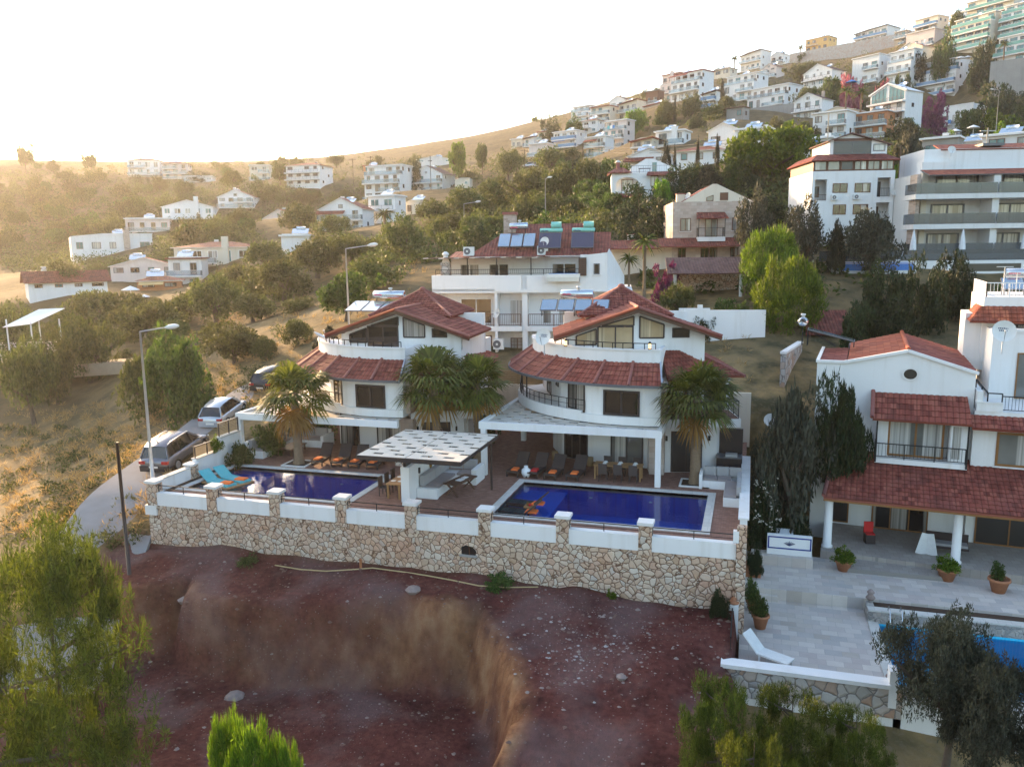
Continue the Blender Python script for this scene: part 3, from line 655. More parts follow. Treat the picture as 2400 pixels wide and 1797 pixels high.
# ---------------------------------------------------------------- retaining wall with parapet and piers
def retaining_wall():
    r=root('retaining_wall','long cream rubble stone retaining wall with white parapet panels below the two pools','wall',(-14,31.7,-2.8))
    s=MB(); s.box(-28.5,.1,31.7,32.05,-3.9,-.42,M['stone']); s.box(-.28,.1,31.52,31.9,-3.9,.95,M['stone']); s.box(-.2,.1,32.05,33.5,-3.9,-.4,M['stone']); s.build('stone_base',r)
    px=[-28.18+3.47*k for k in range(8)]
    for k,x in enumerate(px):
        p=MB(); p.box(x-.27,x+.27,31.62,32.12,-.62,.66,M['stone']); o=p.build('pier',r)
        c=MB(); c.box(x-.33,x+.33,31.55,32.19,.662,.79,M['white2']); c.build('cap',o)
        xe=px[k+1] if k<7 else -.02
        w_=MB(); w_.box(x+.275,xe-.275,31.66,32.0,-.45,.2,M['white']); w_.build('parapet',r)
        rail(r,[(x+.28,31.83,.2),(xe-.28,31.83,.2)],.34,'iron',0,'railing',1.6,.016,mid=1)
    b=MB(); b.box(-28.62,-27.95,31.6,32.0,-.95,-.46,M['white2']); b.build('corner_block',r)
    v=aty(1098,1289,31.69); h=MB(); x,z=v[0],v[2]
    h.add([(x+a,31.693,z+c) for a,c in ((-.33,-.2),(.33,-.22),(.36,-.02),(.2,.16),(-.12,.22),(-.33,.12))],[(0,1,2,3,4,5)],M['glassd']); h.bar((x+.05,31.68,z-.2),(x+.03,31.68,z+.17),.05,.03,M['fr_brown']); h.box(x-.4,x+.4,31.62,31.7,z-.3,z-.21,M['concrete']); h.build('vent_opening',r)  # flat dark patch: the shade inside the hole is put into its colour
    # low pier with small white cap at the right corner
    c=MB(); c.box(-.42,-.2,31.5,31.75,.3,.78,M['white']); c.build('corner_post',r)
retaining_wall()
def side_walls():
    r=root('boundary_wall','white stepped boundary wall with slatted wooden fence panels beside the parked cars','wall',(-28.4,35,0))
    for y0,y1,t in ((32.15,34.75,.6),(35.25,37.35,.93),(37.35,39.2,1.62)):
        m=MB(); m.box(-28.55,-28.3,y0,y1,-2.6,t,M['white']); m.build('wall_section',r)
        c=MB(); c.box(-28.62,-28.24,y0,y1,t+.002,t+.07,M['coping']); c.build('coping',r)
    p=MB(); p.box(-28.68,-28.18,34.77,35.23,-2.6,.72,M['stone']); o=p.build('pier',r); c=MB(); c.box(-28.74,-28.12,34.7,35.3,.722,.82,M['white2']); c.build('cap',o)
    for y0,y1,t,h in ((35.28,37.3,1.0,.6),(37.4,39.2,1.69,.75)):
        f=MB()
        for k in range(8): z=t+.06+k*(h-.08)/8; f.box(-28.46,-28.42,y0,y1,z,z+.05,M['wslat'])
        for y in (y0,(y0+y1)/2,y1-.05): f.box(-28.42,-28.37,y,y+.05,t,t+h,M['fr_dark'])
        f.box(-28.48,-28.36,y0,y1,t+h-.01,t+h+.03,M['fr_dark']); f.build('fence_panel',r)
    m=MB(); m.box(-.2,.1,33.5,44,-3.9,.62,M['white']); r2=root('boundary_wall','plain white side wall with a sloping cap between the right villa terrace and the neighbour','wall',(0,40,0)); m.build('wall_section',r2); c=MB(); c.box(-.27,.17,33.45,44,.622,.7,M['white2']); c.build('coping',r2)
    # back wall holding the garden behind the villas
    r3=root('boundary_wall','cream garden wall with a brown slat fence on top between the two villas','wall',(-15,50.4,0)); m=MB(); m.box(-28.6,.1,50.25,50.5,-.3,3.05,M['cream']); m.build('wall_section',r3)
    f=MB()
    for k in range(7): z=3.1+k*.12; f.box(-19.5,-11.5,50.34,50.38,z,z+.09,M['wslat'])
    for x in np.arange(-19.5,-11.4,1.6): f.box(x-.03,x+.03,50.38,50.44,3.05,4.0,M['fr_dark'])
    f.build('fence_panel',r3)
    s=MB(); s.box(-28.25,-27.88,32.2,38.9,-.1,.015,M['soil']); single(s,'flower_bed','narrow bed of brown soil along the white stepped wall by the pool','flower bed')
side_walls()
# ---------------------------------------------------------------- the two villas
def Pc(C,R,a): return (C[0]+R*math.cos(math.radians(a)),C[1]+R*math.sin(math.radians(a)))
def arcwall(m,C,R,t,a0,a1,z0,z1,mat,n=24,uz=None):
    for i in range(n):
        b0=a0+(a1-a0)*i/n;b1=a0+(a1-a0)*(i+1)/n
        o0,o1,i0,i1=Pc(C,R,b0),Pc(C,R,b1),Pc(C,R-t,b0),Pc(C,R-t,b1)
        q=[o0,o1,i1,i0]; fs=[(4,5,6,7),(3,2,1,0),(0,1,5,4),(2,3,7,6)]
        if i==0: fs.append((3,0,4,7))
        if i==n-1: fs.append((1,2,6,5))
        m.add([(*p,z0) for p in q]+[(*p,z1) for p in q],fs,mat)
def segP(p,q,z=0.0):
    d=math.degrees(math.atan2(q[1]-p[1],q[0]-p[0])); return frame(p[0],p[1],d,z), math.hypot(q[0]-p[0],q[1]-p[1])
def wallseg(m,p,q,z0,z1,mat,t=.25):
    P,L=segP(p,q); m.pbox(P,0,L,0,t,z0,z1,mat)
def villa(dx,dz,rot,label,k):
    T=lambda x,y: (x+dx,y)
    r=root('villa',label,'villa',(-8+dx,44,dz),'twin curved villas')
    W=M['white']; C=(-5.7+dx,48.5); Z=lambda z:z+dz
    # ground floor
    g=MB(); pts=[T(-12.0,49.0),T(-11.3,46.2),T(-10.2,43.95),T(-5.2,42.75),T(-5.0,41.9)]
    for a,b in zip(pts[:-1],pts[1:]): wallseg(g,a,b,-.2,Z(2.86),W)
    g.build('ground_floor_wall',r)
    s=MB(); s.box(-4.98+dx,-4.2+dx,41.62,42.1,-.2,Z(2.55),M['ashlar']); s.build('stone_pilaster',r)
    P,L=segP(pts[2],pts[3],dz)
    win(r,P,.12,1.6,.02,2.45,fr='fr_dark',gl='glassc',mul=2,name='sliding_door'); win(r,P,3.0,4.9,.02,2.45,fr='fr_dark',gl='glassw',mul=1,name='sliding_door')
    # rotated right wing
    Q=frame(-4.3+dx,41.6,15,dz)
    w=MB(); w.pbox(Q,.12,3.0,.55,7.5,-.2,2.56,W); w.build('wing_wall',r)
    win(r,Q,.55,2.2,.03,2.25,b=.55,fr='fr_dark',gl='glassd',mul=1,name='sliding_door')
    for a in (.3,2.55):
        l=MB(); l.pbox(Q,a-.05,a+.05,.4,.55,1.75,2.0,M['iron']); l.build('wall_lamp',r)
    s=MB(); s.pbox(Q,0,4.05,-.05,3.0,2.562,3.0,W); s.pbox(Q,.08,3.97,.03,2.9,3.002,3.02,M['deck']); s.build('balcony_slab',r)
    if k==1: rail(r,[Q(1.2,.08,3.02),Q(3.95,.08,3.02),Q(3.95,2.3,3.02)],.9,'iron',.13)
    w=MB(); w.pbox(Q,1.2,4.0,2.35,8.5,2.9,5.02,W); w.pbox(Q,3.0,3.2,1.0,8,-.2,2.56,W); w.build('wing_wall',r)
    win(r,Q,2.6,3.75,2.9,4.75,b=2.35,fr='fr_dark',gl='glassd',mul=0); win(r,Q,1.45,2.35,3.02,4.9,b=2.35,fr='fr_dark',gl='glassc',mul=1,name='balcony_door')
    wr=MB(); e=[Q(.9,1.75,4.98),Q(4.65,1.75,4.98),Q(4.65,9,4.98),Q(.9,9,4.98)]; rg=[Q(2.6,3.6,5.95),Q(2.6,9,5.95)]
    wr.roofquad(e[0],e[1],rg[0],rg[0],M['tile']); wr.roofquad(e[1],e[2],rg[1],rg[0],M['tile']); wr.roofquad(e[3],e[0],rg[0],rg[1],M['tile'])
    wr.tube([e[1],rg[0]],.09,M['ridge'],6); wr.tube([e[0],rg[0]],.09,M['ridge'],6); wr.tube([rg[0],rg[1]],.09,M['ridge'],6); wr.build('wing_roof',r)
    # curved slab and first floor
    s=MB(); poly=[Pc(C,8.1,a) for a in np.linspace(-80,-176,34)]+[T(-12.5,50.2),T(-4.3,50.2)]; s.prism(poly,Z(2.85),Z(3.28),W); s.build('curved_balcony_slab',r)
    ed=MB(); arcwall(ed,C,8.1,.12,-110,-176,Z(3.28),Z(3.42),W); ed.build('balcony_kerb',r)
    f=MB(); R=7.95; wp=[Pc(C,R,-80),Pc(C,R,-86),Pc(C,R,-103),Pc(C,R,-108.5)]
    for a,b in zip(wp[:-1],wp[1:]): wallseg(f,b,a,Z(3.28),Z(5.02),W)
    d0=wp[3]; d1=T(-10.0,42.75); wallseg(f,d1,d0,Z(3.28),Z(5.02),W); wallseg(f,T(-12.4,48.3),d1,Z(3.28),Z(5.02),W)
    f.box(wp[0][0]-.25,wp[0][0],wp[0][1],45,Z(3.28),Z(5.02),W); f.build('first_floor_wall',r)
    s=MB(); wallseg(s,T(-12.75,49.4),T(-12.36,48.2),Z(3.28),Z(5.02),M['ashlar'],.5); s.build('stone_corner',r); s=MB(); s.box(-4.33+dx,-4.05+dx,41.0,41.75,Z(2.9) if k else Z(3.0),Z(5.0),M['ashlar']); s.build('stone_corner',r)
    P,L=segP(wp[2],wp[1],dz); win(r,P,.22,L-.22,3.3,4.62,fr='fr_dark',gl='glass',mul=1,tr=.0,out=.07,fw=.1)
    P,L=segP(d1,d0,dz); win(r,P,L-1.75,L-.12,3.3,4.95,fr='fr_dark',gl='glassc',mul=1,name='balcony_door')
    P,L=segP(T(-12.4,48.3),d1,dz); win(r,P,L-1.5,L-.7,4.2,4.9,fr='fr_dark',gl='glass',mul=0); win(r,P,L-4.6,L-3.2,3.3,4.9,fr='fr_dark',gl='glassw',mul=1,name='balcony_door')
    rp=[(*Pc(C,7.98,a),Z(3.42)) for a in np.linspace(-109,-172,16)]; rail(r,rp,.55,'iron',0,'railing',2.0,.016,mid=1)
    for a in (-148,-160,-171): ps=MB(); q=Pc(C,7.9,a); ps.tube([(*q,Z(3.3)),(*q,Z(4.95))],.04,M['iron'],6); ps.build('balcony_post',r)
    # skirt roof, in flat panels with ridge caps
    A=[-80,-91,-103,-116,-129,-142,-157,-174]; t=MB(); rc=MB()
    Ro,Ri,ze,zt=8.65,7.22,Z(5.0),Z(5.98)
    for i in range(len(A)-1):
        a,b=A[i+1],A[i]; t.roofquad((*Pc(C,Ro,a),ze),(*Pc(C,Ro,b),ze),(*Pc(C,Ri,b),zt),(*Pc(C,Ri,a),zt),M['tile'])
    t.build('skirt_roof',r)
    for a in A[1:-1]+[A[-1]]: rc=MB(); rc.tube([(*Pc(C,Ro+.03,a),ze+.03),(*Pc(C,Ri,a),zt+.06)],.085,M['ridge'],7); rc.build('ridge_cap',r)
    so=MB(); arcwall(so,C,8.5,.7,-80.3,-173,Z(4.88),Z(4.97),M['white2'],30); arcwall(so,C,8.7,.06,-80.3,-174,Z(4.9),Z(5.03),M['fr_grey'],30); so.build('eaves',r)
    ev=MB(); e0=(*Pc(C,Ro+.05,-80),ze-.05); e1=(*Pc(C,Ri,-80),zt+.02); ev.bar(e0,e1,.08,.16,M['metal']); ev.add([e0,e1,(e1[0],e1[1],ze-.1)],[(0,1,2)],M['white2']); ev.build('flashing',r)
    # right flank skirt roof
    t=MB(); t.roofquad((-4.02+dx,41.55,Z(5.05)),(-1.72+dx,44.9,Z(5.05)),(-2.7+dx,46.4,Z(6.1)),(-4.7+dx,43.6,Z(6.35)),M['tile']); t.build('flank_roof',r)
    # upper terrace
    u=MB(); poly=[Pc(C,7.1,a) for a in np.linspace(-80,-174,28)]+[T(-11.5,50),T(-4.4,50)]; u.prism(poly,Z(5.03),Z(6.28),W); u.build('upper_floor',r)
    u=MB(); arcwall(u,C,7.2,.2,-80,-174,Z(5.7),Z(6.6),W,36); arcwall(u,C,7.26,.32,-80,-174,Z(6.6),Z(6.68),M['white2'],36); e=Pc(C,7.2,-80); u.box(e[0]-.2,e[0],e[1],43.9,Z(5.7),Z(6.6),W); u.build('terrace_parapet',r)
    rp=[(*Pc(C,7.08,a),Z(6.68)) for a in np.linspace(-82,-132,12)]; rail(r,rp,.3,'iron',0,'handrail',1.7,.02)
    # gabled top storey
    G=frame(-5.9+dx,43.5,rot,dz); m=MB(); f=.75
    a0,a1=-3.85,3.75; wl=[(a0,6.2),(a1,6.2),(a1,7.12),(0,8.4),(a0,7.1)]
    m.add([G(a,f,z) for a,z in wl]+[G(a,f+.25,z) for a,z in wl],[(0,1,2,3,4),(9,8,7,6,5)],W); m.pbox(G,a1-.25,a1,f+.25,6.5,5.0,7.1,W); m.pbox(G,a0,a0+.25,f+.25,6.5,5.0,7.1,W); m.pbox(G,a0,a1,6.2,6.5,5.0,8.0,W); m.pbox(G,.0,a1,f+.002,f+.25,4.5,6.2,W); m.build('top_storey_wall',r)
    sl=lambda a:8.32-abs(a)*.345
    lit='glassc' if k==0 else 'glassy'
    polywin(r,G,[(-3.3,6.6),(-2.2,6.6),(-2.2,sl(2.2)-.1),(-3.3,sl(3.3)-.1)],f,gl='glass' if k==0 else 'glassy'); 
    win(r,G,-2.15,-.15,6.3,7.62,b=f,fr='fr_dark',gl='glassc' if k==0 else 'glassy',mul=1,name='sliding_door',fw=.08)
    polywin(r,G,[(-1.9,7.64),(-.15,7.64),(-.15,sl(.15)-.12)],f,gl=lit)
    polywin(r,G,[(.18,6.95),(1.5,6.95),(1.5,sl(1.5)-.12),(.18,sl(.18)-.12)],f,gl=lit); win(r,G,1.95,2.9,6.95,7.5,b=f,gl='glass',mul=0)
    rf=MB(); ap0=G(0,-.05,8.62); ap1=G(0,5.2,8.62); hl,hr=4.55,4.5; zl=7.08
    rf.roofquad(G(-hl,-.1,zl),G(-hl,5.2,zl),ap1,ap0,M['tile']); rf.roofquad(G(hr,-.1,zl),G(hr,5.2,zl),ap1,ap0,M['tile']); rf.build('gable_roof',r)
    rc=MB(); rc.tube([G(0,-.12,8.68),G(0,5.2,8.68)],.1,M['ridge'],7)
    for h in (-hl,hr): rc.tube([G(h,-.12,zl+.06),G(0,-.12,8.68)],.08,M['tileo' if h<0 else 'ridge'],6)  # sun-side verge cap gets the orange tile, its sunlit tone painted in
    rc.build('ridge_caps',r)
    vb=MB()
    for h in (-hl,hr): vb.bar(G(h,-.06,zl-.12),G(0,-.06,8.5),.05,.2,M['wood'],up=(0,0,1)); 
    for q in np.linspace(.4,4.1,9):
        for sg in (-1,1): z=8.46-q*.345; vb.bar(G(sg*q,0,z),G(sg*q,f,z),.07,.1,M['wood'])
    vb.build('verge_board',r)
    # pyramid roof behind
    p=MB(); c0,h,ze2,za=(-.35,6.0),2.75,8.0,9.55; cs=[G(c0[0]+sx*h,c0[1]+sy*h,ze2) for sx,sy in ((-1,-1),(1,-1),(1,1),(-1,1))]; ap=G(c0[0],c0[1],za)
    for i in range(4): p.roofquad(cs[i],cs[(i+1)%4],ap,ap,M['tile'])
    p.build('pyramid_roof',r); rc=MB()
    for q in cs: rc.tube([q,ap],.09,M['ridge'],7)
    rc.lathe((ap[0],ap[1],ap[2]-.05),[(.2,0),(.22,.1),(.12,.2),(0,.22)],M['ridge'],8); rc.build('ridge_caps',r)
    m=MB(); m.pbox(G,c0[0]-2.3,c0[0]+2.3,c0[1]-2.3,c0[1]+2.3,6.0,8.02,M['cream']); m.build('stair_tower_wall',r)
    # pergola
    b=MB(); xl,xr=(-13.65,-4.08) if k else (-14.35,-4.1); zb0,zb1=Z(2.52),Z(2.9)
    b.box(xl+dx,xr+dx,39.27,39.53,zb0,zb1,W); b.box(xl+dx,xl+.26+dx,39.53,47.6,zb0,zb1,W); b.build('pergola_beam',r)
    for x,yy in ([(-4.4,39.27),(-13.55,39.27),(-13.65,47.3)] if k else [(-14.3,39.27),(-14.3,47.0)]):
        q=MB(); q.box(x+dx,x+.28+dx,yy+.002,yy+.27,-.05,zb0,W); q.build('pergola_post',r)
    if k==0:
        q=MB(); q.box(-4.6+dx,-4.1+dx,39.9,40.5,-.05,1.0,M['stone']); q.build('stone_pier',r)
    if k: q=MB(); q.box(-4.36+dx,-4.1+dx,39.53,41.5,zb0,zb1,W); q.build('pergola_beam',r)
    keep=lambda x,y:(x-C[0])**2+(y-C[1])**2>8.0**2 and x<-4.3+dx
    slats(xl+.28+dx,-4.4+dx,39.55,47.4,Z(2.8),M['slatw'],keep).build('woven_slats',r)
    jo=MB()
    for x in np.arange(xl+.9,-4.6,.9):
        ye=C[1]-math.sqrt(max(0,8.1**2-(x+dx-C[0])**2)) if abs(x+dx-C[0])<8.1 else 47.3
        jo.box(x+dx-.03,x+dx+.03,39.53,min(ye,47.3),Z(2.62),Z(2.765),M['fr_dark'])
    jo.build('pergola_joists',r)
    # inner partition back wall, rear block
    m=MB(); m.pbox(G,-3.6,3.6,3.0,8.5,-.2,6.2,M['white2']); m.build('rear_wall',r)
    return r
villa(-14.25,-.22,4,'left curved white villa with dark red roofs behind the purple blue pool',0)
villa(0,0,14.4,'right curved white villa with sunlit orange gable slope behind the royal blue pool',1)
# ---------------------------------------------------------------- fittings used on several roofs
def solar_heater(P,label,np_=4,pw=1.0,ph=1.7,tilt=35,gap=.06,tank='tank',tz=.55,second=False,kind=0,tl=None):
    """P: frame with origin at the front-left foot of the panels, b pointing to the tank"""
    o=P(0,0,0); r=root('solar_water_heater',label,'solar heater',o,'rooftop solar water heaters')
    c,s=math.cos(math.radians(tilt)),math.sin(math.radians(tilt)); tot=np_*(pw+gap)
    for k in range(np_):
        a0=k*(pw+gap); Q=lambda a,b,z,a0=a0:P(a0+a,b*c-z*s,.35+b*s+z*c)
        m=MB(); m.pbox(Q,0,pw,0,ph,-.07,0,M['fr_grey']); m.pbox(Q,.04,pw-.04,.04,ph-.04,0.001,.006,M['panelf' if kind else 'panel']); m.build('collector_panel',r)
    m=MB()
    for a in (.1,tot/2,tot-.15):
        m.bar(P(a,.05,0),P(a,.05,.36),.04,.04,M['iron']); m.bar(P(a,ph*c,0),P(a,ph*c,.35+ph*s),.04,.04,M['iron']); m.bar(P(a,.05,.3),P(a,ph*c,.35+ph*s-.08),.035,.035,M['iron']); m.bar(P(a,ph*c*.4,0),P(a,ph*c,.35+ph*s*.9),.03,.03,M['iron'])
    m.build('stand',r)
    tl=tl or min(tot*.5,2.0); a0=tot*.5-tl/2 if not kind else .0; zt=.35+ph*s+tz; bt=ph*c+.3
    if kind: tl=tot
    m=MB(); m.tube([P(a0,bt,zt),P(a0+.05,bt,zt),P(a0+tl-.05,bt,zt),P(a0+tl,bt,zt)],[.2,.27,.27,.2] if not kind else [.12,.17,.17,.12],M[tank],14); m.build('tank',r)
    m=MB(); Q=lambda a,b,z:P(a0+a,bt-b,zt+z)
    for k in range(7): m.pbox(Q,.12+k*.085,.18+k*.085,(.262 if not kind else .168),.283 if not kind else .185,-.05,.05 if k%3 else .02,M['inkr' if not kind else 'ink'])
    m.build('lettering',r)
    m=MB(); m.lathe(P(a0+tl*.55,bt,zt+.25),[(.09,0),(.09,.12),(.14,.12),(.14,.2),(0,.22)],M['plast'],8)
    if second: m.tube([P(tot-.9,bt,zt+.42),P(tot-.1,bt,zt+.42)],.24,M[tank],12); m.bar(P(tot-.3,bt,0),P(tot-.3,bt,zt+.3),.04,.04,M['iron'])
    m.bar(P(a0+.2,bt,0),P(a0+.2,bt,zt-.2),.04,.04,M['iron']); m.bar(P(a0+tl-.2,bt,0),P(a0+tl-.2,bt,zt-.2),.04,.04,M['iron']); m.build('header_and_legs',r)
    return r
def dish(loc,label,d=.9,az=0.0,el=25,mast=.8,mark=True,rim=None):
    r=root('satellite_dish',label,'satellite dish',loc); m=MB(); prof=[(d/2*t,.18*d*t*t) for t in np.linspace(.02,1,7)]
    ca,sa=math.cos(az),math.sin(az); e=math.radians(el)
    def T(p):   # dish axis +z -> facing direction
        x,y,z=p; y2=-z*math.cos(e)+y*math.sin(e); z2=z*math.sin(e)+y*math.cos(e); return (loc[0]+x*ca-y2*sa,loc[1]+x*sa+y2*ca,loc[2]+mast+z2)
    n=24; vs=[T((q*math.cos(2*math.pi*k/n),q*math.sin(2*math.pi*k/n),z)) for q,z in prof for k in range(n)]
    m.add(vs,[(i*n+k,i*n+(k+1)%n,(i+1)*n+(k+1)%n,(i+1)*n+k) for i in range(6) for k in range(n)],M['plast'],True); m.build('reflector',r)
    m=MB(); m.tube([loc,(loc[0],loc[1],loc[2]+mast*.7),T((0,0,-.04))],.03,M['galv'],6); m.build('mast',r)
    m=MB(); m.tube([T((0,-d*.5,.18*d)),T((0,-.05,d*.55))],.018,M['galv'],6); m.tube([T((0,-.05,d*.5)),T((0,-.03,d*.62))],.05,M['plast'],8); m.build('feed_arm',r)
    if mark:
        m=MB()
        for row,(y,n_) in enumerate(((.12,6),(.02,5))):
            for k in range(n_):
                x=(k-n_/2)*d*.075; 
                z=.18*d*((x/(d/2))**2+(y*d/(d/2))**2)+.012
                m.add([T((x,y*d,z)),T((x+d*.05,y*d,z)),T((x+d*.05,y*d+d*(.05+.02*(k%2)),z+.004)),T((x,y*d+d*.055,z+.004))],[(0,1,2,3)],M['ink'])
        m.build('lettering',r)
    return r
def aircon(P,label,a=0,b=0,z=0,w=.85,h=.7):
    r=root('air_conditioner',label,'air conditioner',P(a+w/2,b,z),'outdoor air conditioner units'); m=MB(); m.pbox(P,a,a+w,b,b+.35,z,z+h,M['plast']); m.build('casing',r)
    m=MB(); c=Vector(P(a+w*.36,b-.012,z+h/2)); u=(Vector(P(a+1,b,z))-Vector(P(a,b,z))).normalized(); nn=(Vector(P(a,b-1,z))-Vector(P(a,b,z))).normalized()
    n=18; R=h*.38
    m.add([c]+[c+u*R*math.cos(2*math.pi*k/n)+Vector((0,0,R*math.sin(2*math.pi*k/n))) for k in range(n)],[(0,1+(k+1)%n,1+k) for k in range(n)],M['fr_grey'])
    m.build('fan_guard',r); m=MB()
    m.add([c+nn*.01]+[c+nn*.01+u*R*.3*math.cos(2*math.pi*k/n)+Vector((0,0,R*.3*math.sin(2*math.pi*k/n))) for k in range(n)],[(0,1+(k+1)%n,1+k) for k in range(n)],M['plast']); m.build('fan_hub',r)
    return r
# ---------------------------------------------------------------- white four storey guest house behind the villas
def guest_house():
    o=atd(1000+55/4.358,480+880/4.358,62.0); P=frame(o[0],o[1],9.0); zb=3.0
    r=root('guest_house','white four storey guest house with red roof and reed awning terrace behind the villas','guest house',(o[0]+6.5,o[1]+4,zb)); W=M['white']
    m=MB(); m.pbox(P,.2,13.3,1.6,11,1.5,8.72,W); m.pbox(P,13.3,15.3,.4,11,1.5,8.7,W); m.pbox(P,.15,.45,.25,1.6,5.6,8.7,W); m.pbox(P,4.85,5.05,.1,1.6,2,8.7,W); m.pbox(P,6.95,7.35,.3,1.6,2,8.7,W); m.pbox(P,.9,11.5,3.1,11,8.92,11.3,W); m.build('wall',r)
    m=MB(); m.pbox(P,0,4.9,.0,.22,8.72,9.95,W); m.pbox(P,0,.22,.22,11,8.72,9.95,W); m.pbox(P,4.9,6.95,-.06,.16,8.72,9.93,W); m.pbox(P,6.95,7.35,.22,.4,8.72,9.9,W); m.pbox(P,7.35,11.4,-.04,.2,8.72,9.93,W); m.build('terrace_parapet',r)
    m=MB(); m.pbox(P,.0,11.4,.0,3.2,8.6,8.9,W); m.build('terrace_slab',r)
    m=MB(); side=[(11.4,8.66),(13.4,8.66),(13.4,11.55),(11.4,11.35)]
    m.add([P(a,-.15,z) for a,z in side]+[P(a,6.5,z) for a,z in side],[(0,1,2,3),(0,3,7,4),(4,7,6,5),(0,4,5,1)],W)
    sd=[(-.15,8.66),(6.5,8.66),(6.5,9.6),(4.6,10.4),(.6,11.85),(-.15,11.55)]; m.add([P(13.402+.5*max(0,b)/6.5*2.6,b,z) for b,z in sd],[tuple(range(6))],W); m.pbox(P,11.4,13.4,-.1,6.4,11.25,11.4,W); m.build('corner_block',r)
    win(r,P,12.4,12.85,9.95,10.75,b=-.15,fr='fr_grey',gl='glass',mul=0,sill=True)
    for a0,a1 in ((1.6,3.2),(3.95,5.6),(9.0,10.95)): win(r,P,a0,a1,8.95,10.75,b=3.1,fr='fr_white',gl='glassc',mul=1,name='sliding_door')
    win(r,P,1.9,4.4,6.1,8.1,b=1.6,fr='fr_white',gl='glass',mul=1,name='sliding_door'); win(r,P,5.8,6.85,6.1,8.0,b=1.6,fr='fr_white',gl='glassw',mul=1,name='balcony_door'); win(r,P,8.4,9.1,6.1,8.0,b=1.6,fr='fr_white',gl='glassw',mul=0,name='balcony_door'); win(r,P,9.6,10.3,6.1,8.0,b=1.6,fr='fr_white',gl='glassw',mul=0,name='balcony_door'); win(r,P,12.4,12.9,7.3,8.0,b=1.6,fr='fr_white',gl='glassc',mul=0)
    win(r,P,5.85,6.95,3.0,5.0,b=1.6,fr='fr_brown',gl='glassc',mul=1,bars=6,name='barred_door'); win(r,P,3.9,4.35,3.0,5.2,b=1.6,fr='fr_brown',gl='glassd',mul=0,name='door'); win(r,P,8.0,8.6,3.1,5.1,b=1.6,fr='fr_brown',gl='glassd',mul=0,name='door')
    for a0,a1 in ((3.0,4.85),(5.06,6.94),(7.36,11.4)):
        m=MB(); m.pbox(P,a0,a1,.1,1.6,5.66,6.04,W); b=m.build('balcony',r); rail(b,[P(a0+.1,.18,6.04),P(a1-.1,.18,6.04)],.92,'fr_brown',.14,'railing',1.9,.025)
    rail(r,[P(.3,.12,9.95),P(11.4,.12,9.95)],.42,'iron',.16,'terrace_railing',2.6,.018)
    m=MB(); Z=11.22; 
    for k in range(24): a=-.6+k*.4; m.pbox(P,a,a+.37,-.15,3.3,Z+.03*math.sin(k*1.7),Z+.06+.03*math.sin(k*1.7),M['wood' if k%3 else 'slatw'])
    m.build('reed_awning',r); m=MB()
    for a in (2.75,5.0,7.65): m.bar(P(a,.35,8.9),P(a,.35,Z),.07,.07,M['iron'])
    m.build('awning_posts',r)
    t=MB(); e0,e1=11.3,13.95
    t.roofquad(P(2.2,2.8,e0),P(11.8,2.8,e0),P(11.8,7.5,e1),P(5.7,7.5,e1),M['tilef'],False,mb=M['white2']); t.roofquad(P(2.2,11.5,e0),P(2.2,2.8,e0),P(5.7,7.5,e1),P(5.7,7.5,e1),M['tilef'],False); t.roofquad(P(11.8,11.5,e0),P(2.2,11.5,e0),P(5.7,7.5,e1),P(11.8,7.5,e1),M['tilef'],False)
    t.roofquad(P(.8,2.8,11.3),P(3,2.8,11.3),P(3,5.5,11.75),P(.8,5.5,11.75),M['tilef'],False)
    t.add([P(11.75,2.9,e0),P(11.75,11.3,e0),P(11.75,7.5,e1-.05)],[(0,1,2)],M['cream']); t.build('main_roof',r)
    t=MB(); t.roofquad(P(8.6,1.9,11.35),P(13.6,1.9,11.35),P(13.6,5.0,13.15),P(8.6,5.0,13.15),M['tilef'],False,mb=M['white2']); t.roofquad(P(13.6,8.2,11.35),P(8.6,8.2,11.35),P(8.6,5.0,13.15),P(13.6,5.0,13.15),M['tilef'],False); t.add([P(13.4,2.0,11.3),P(13.4,8.0,11.3),P(13.4,5.0,13.05)],[(0,1,2)],M['cream']); t.build('side_roof',r)
    c=MB(); c.pbox(P,4.75,5.75,6.2,7.1,11.6,14.7,M['brickc']); c.pbox(P,4.65,5.85,6.1,7.2,14.702,14.9,M['ridge']); c.build('chimney',r)
    c=MB(); c.pbox(P,.6,1.3,.5,1.2,8.9,10.9,M['stone_g']); c.lathe(P(.95,.85,10.9),[(.35,0),(.22,.3),(.2,.55),(.28,.6),(.28,.7),(.1,.85),(0,.85)],M['plast'],8); c.build('barbecue_chimney',r)
    b=MB(); b.pbox(P,8.95,11.35,-.75,-.05,9.45,9.75,M['metal']); b.pbox(P,8.9,11.4,-.8,1.2,9.75,10.02,M['plast']); b.pbox(P,9.05,11.25,-.66,1.1,10.021,10.03,M['awn']); b.build('plunge_pool',r)
    b=MB()
    for k in range(9): b.pbox(P,11.3,11.85,-.35,-.3,9.9+k*.14,9.98+k*.14,M['wood'])
    b.pbox(P,11.28,11.87,-.3,-.27,9.85,11.2,M['fr_dark']); b.build('shutter',r)
    tabs=[(2.4,1.2),(6.3,1.3)]
    for i,(a,b_) in enumerate(tabs):
        t=MB(); t.pbox(P,a,a+1.5,b_,b_+.7,9.55,9.6,M['fr_dark'])
        for x in (a+.08,a+1.4): 
            for y in (b_+.05,b_+.6): t.pbox(P,x-.03,x+.03,y-.03,y+.03,8.9,9.55,M['fr_dark'])
        single(t,'terrace_table',['dark table at the chimney end of the guest house roof terrace','dark table in the middle of the guest house roof terrace'][i],'table','guest house terrace tables')
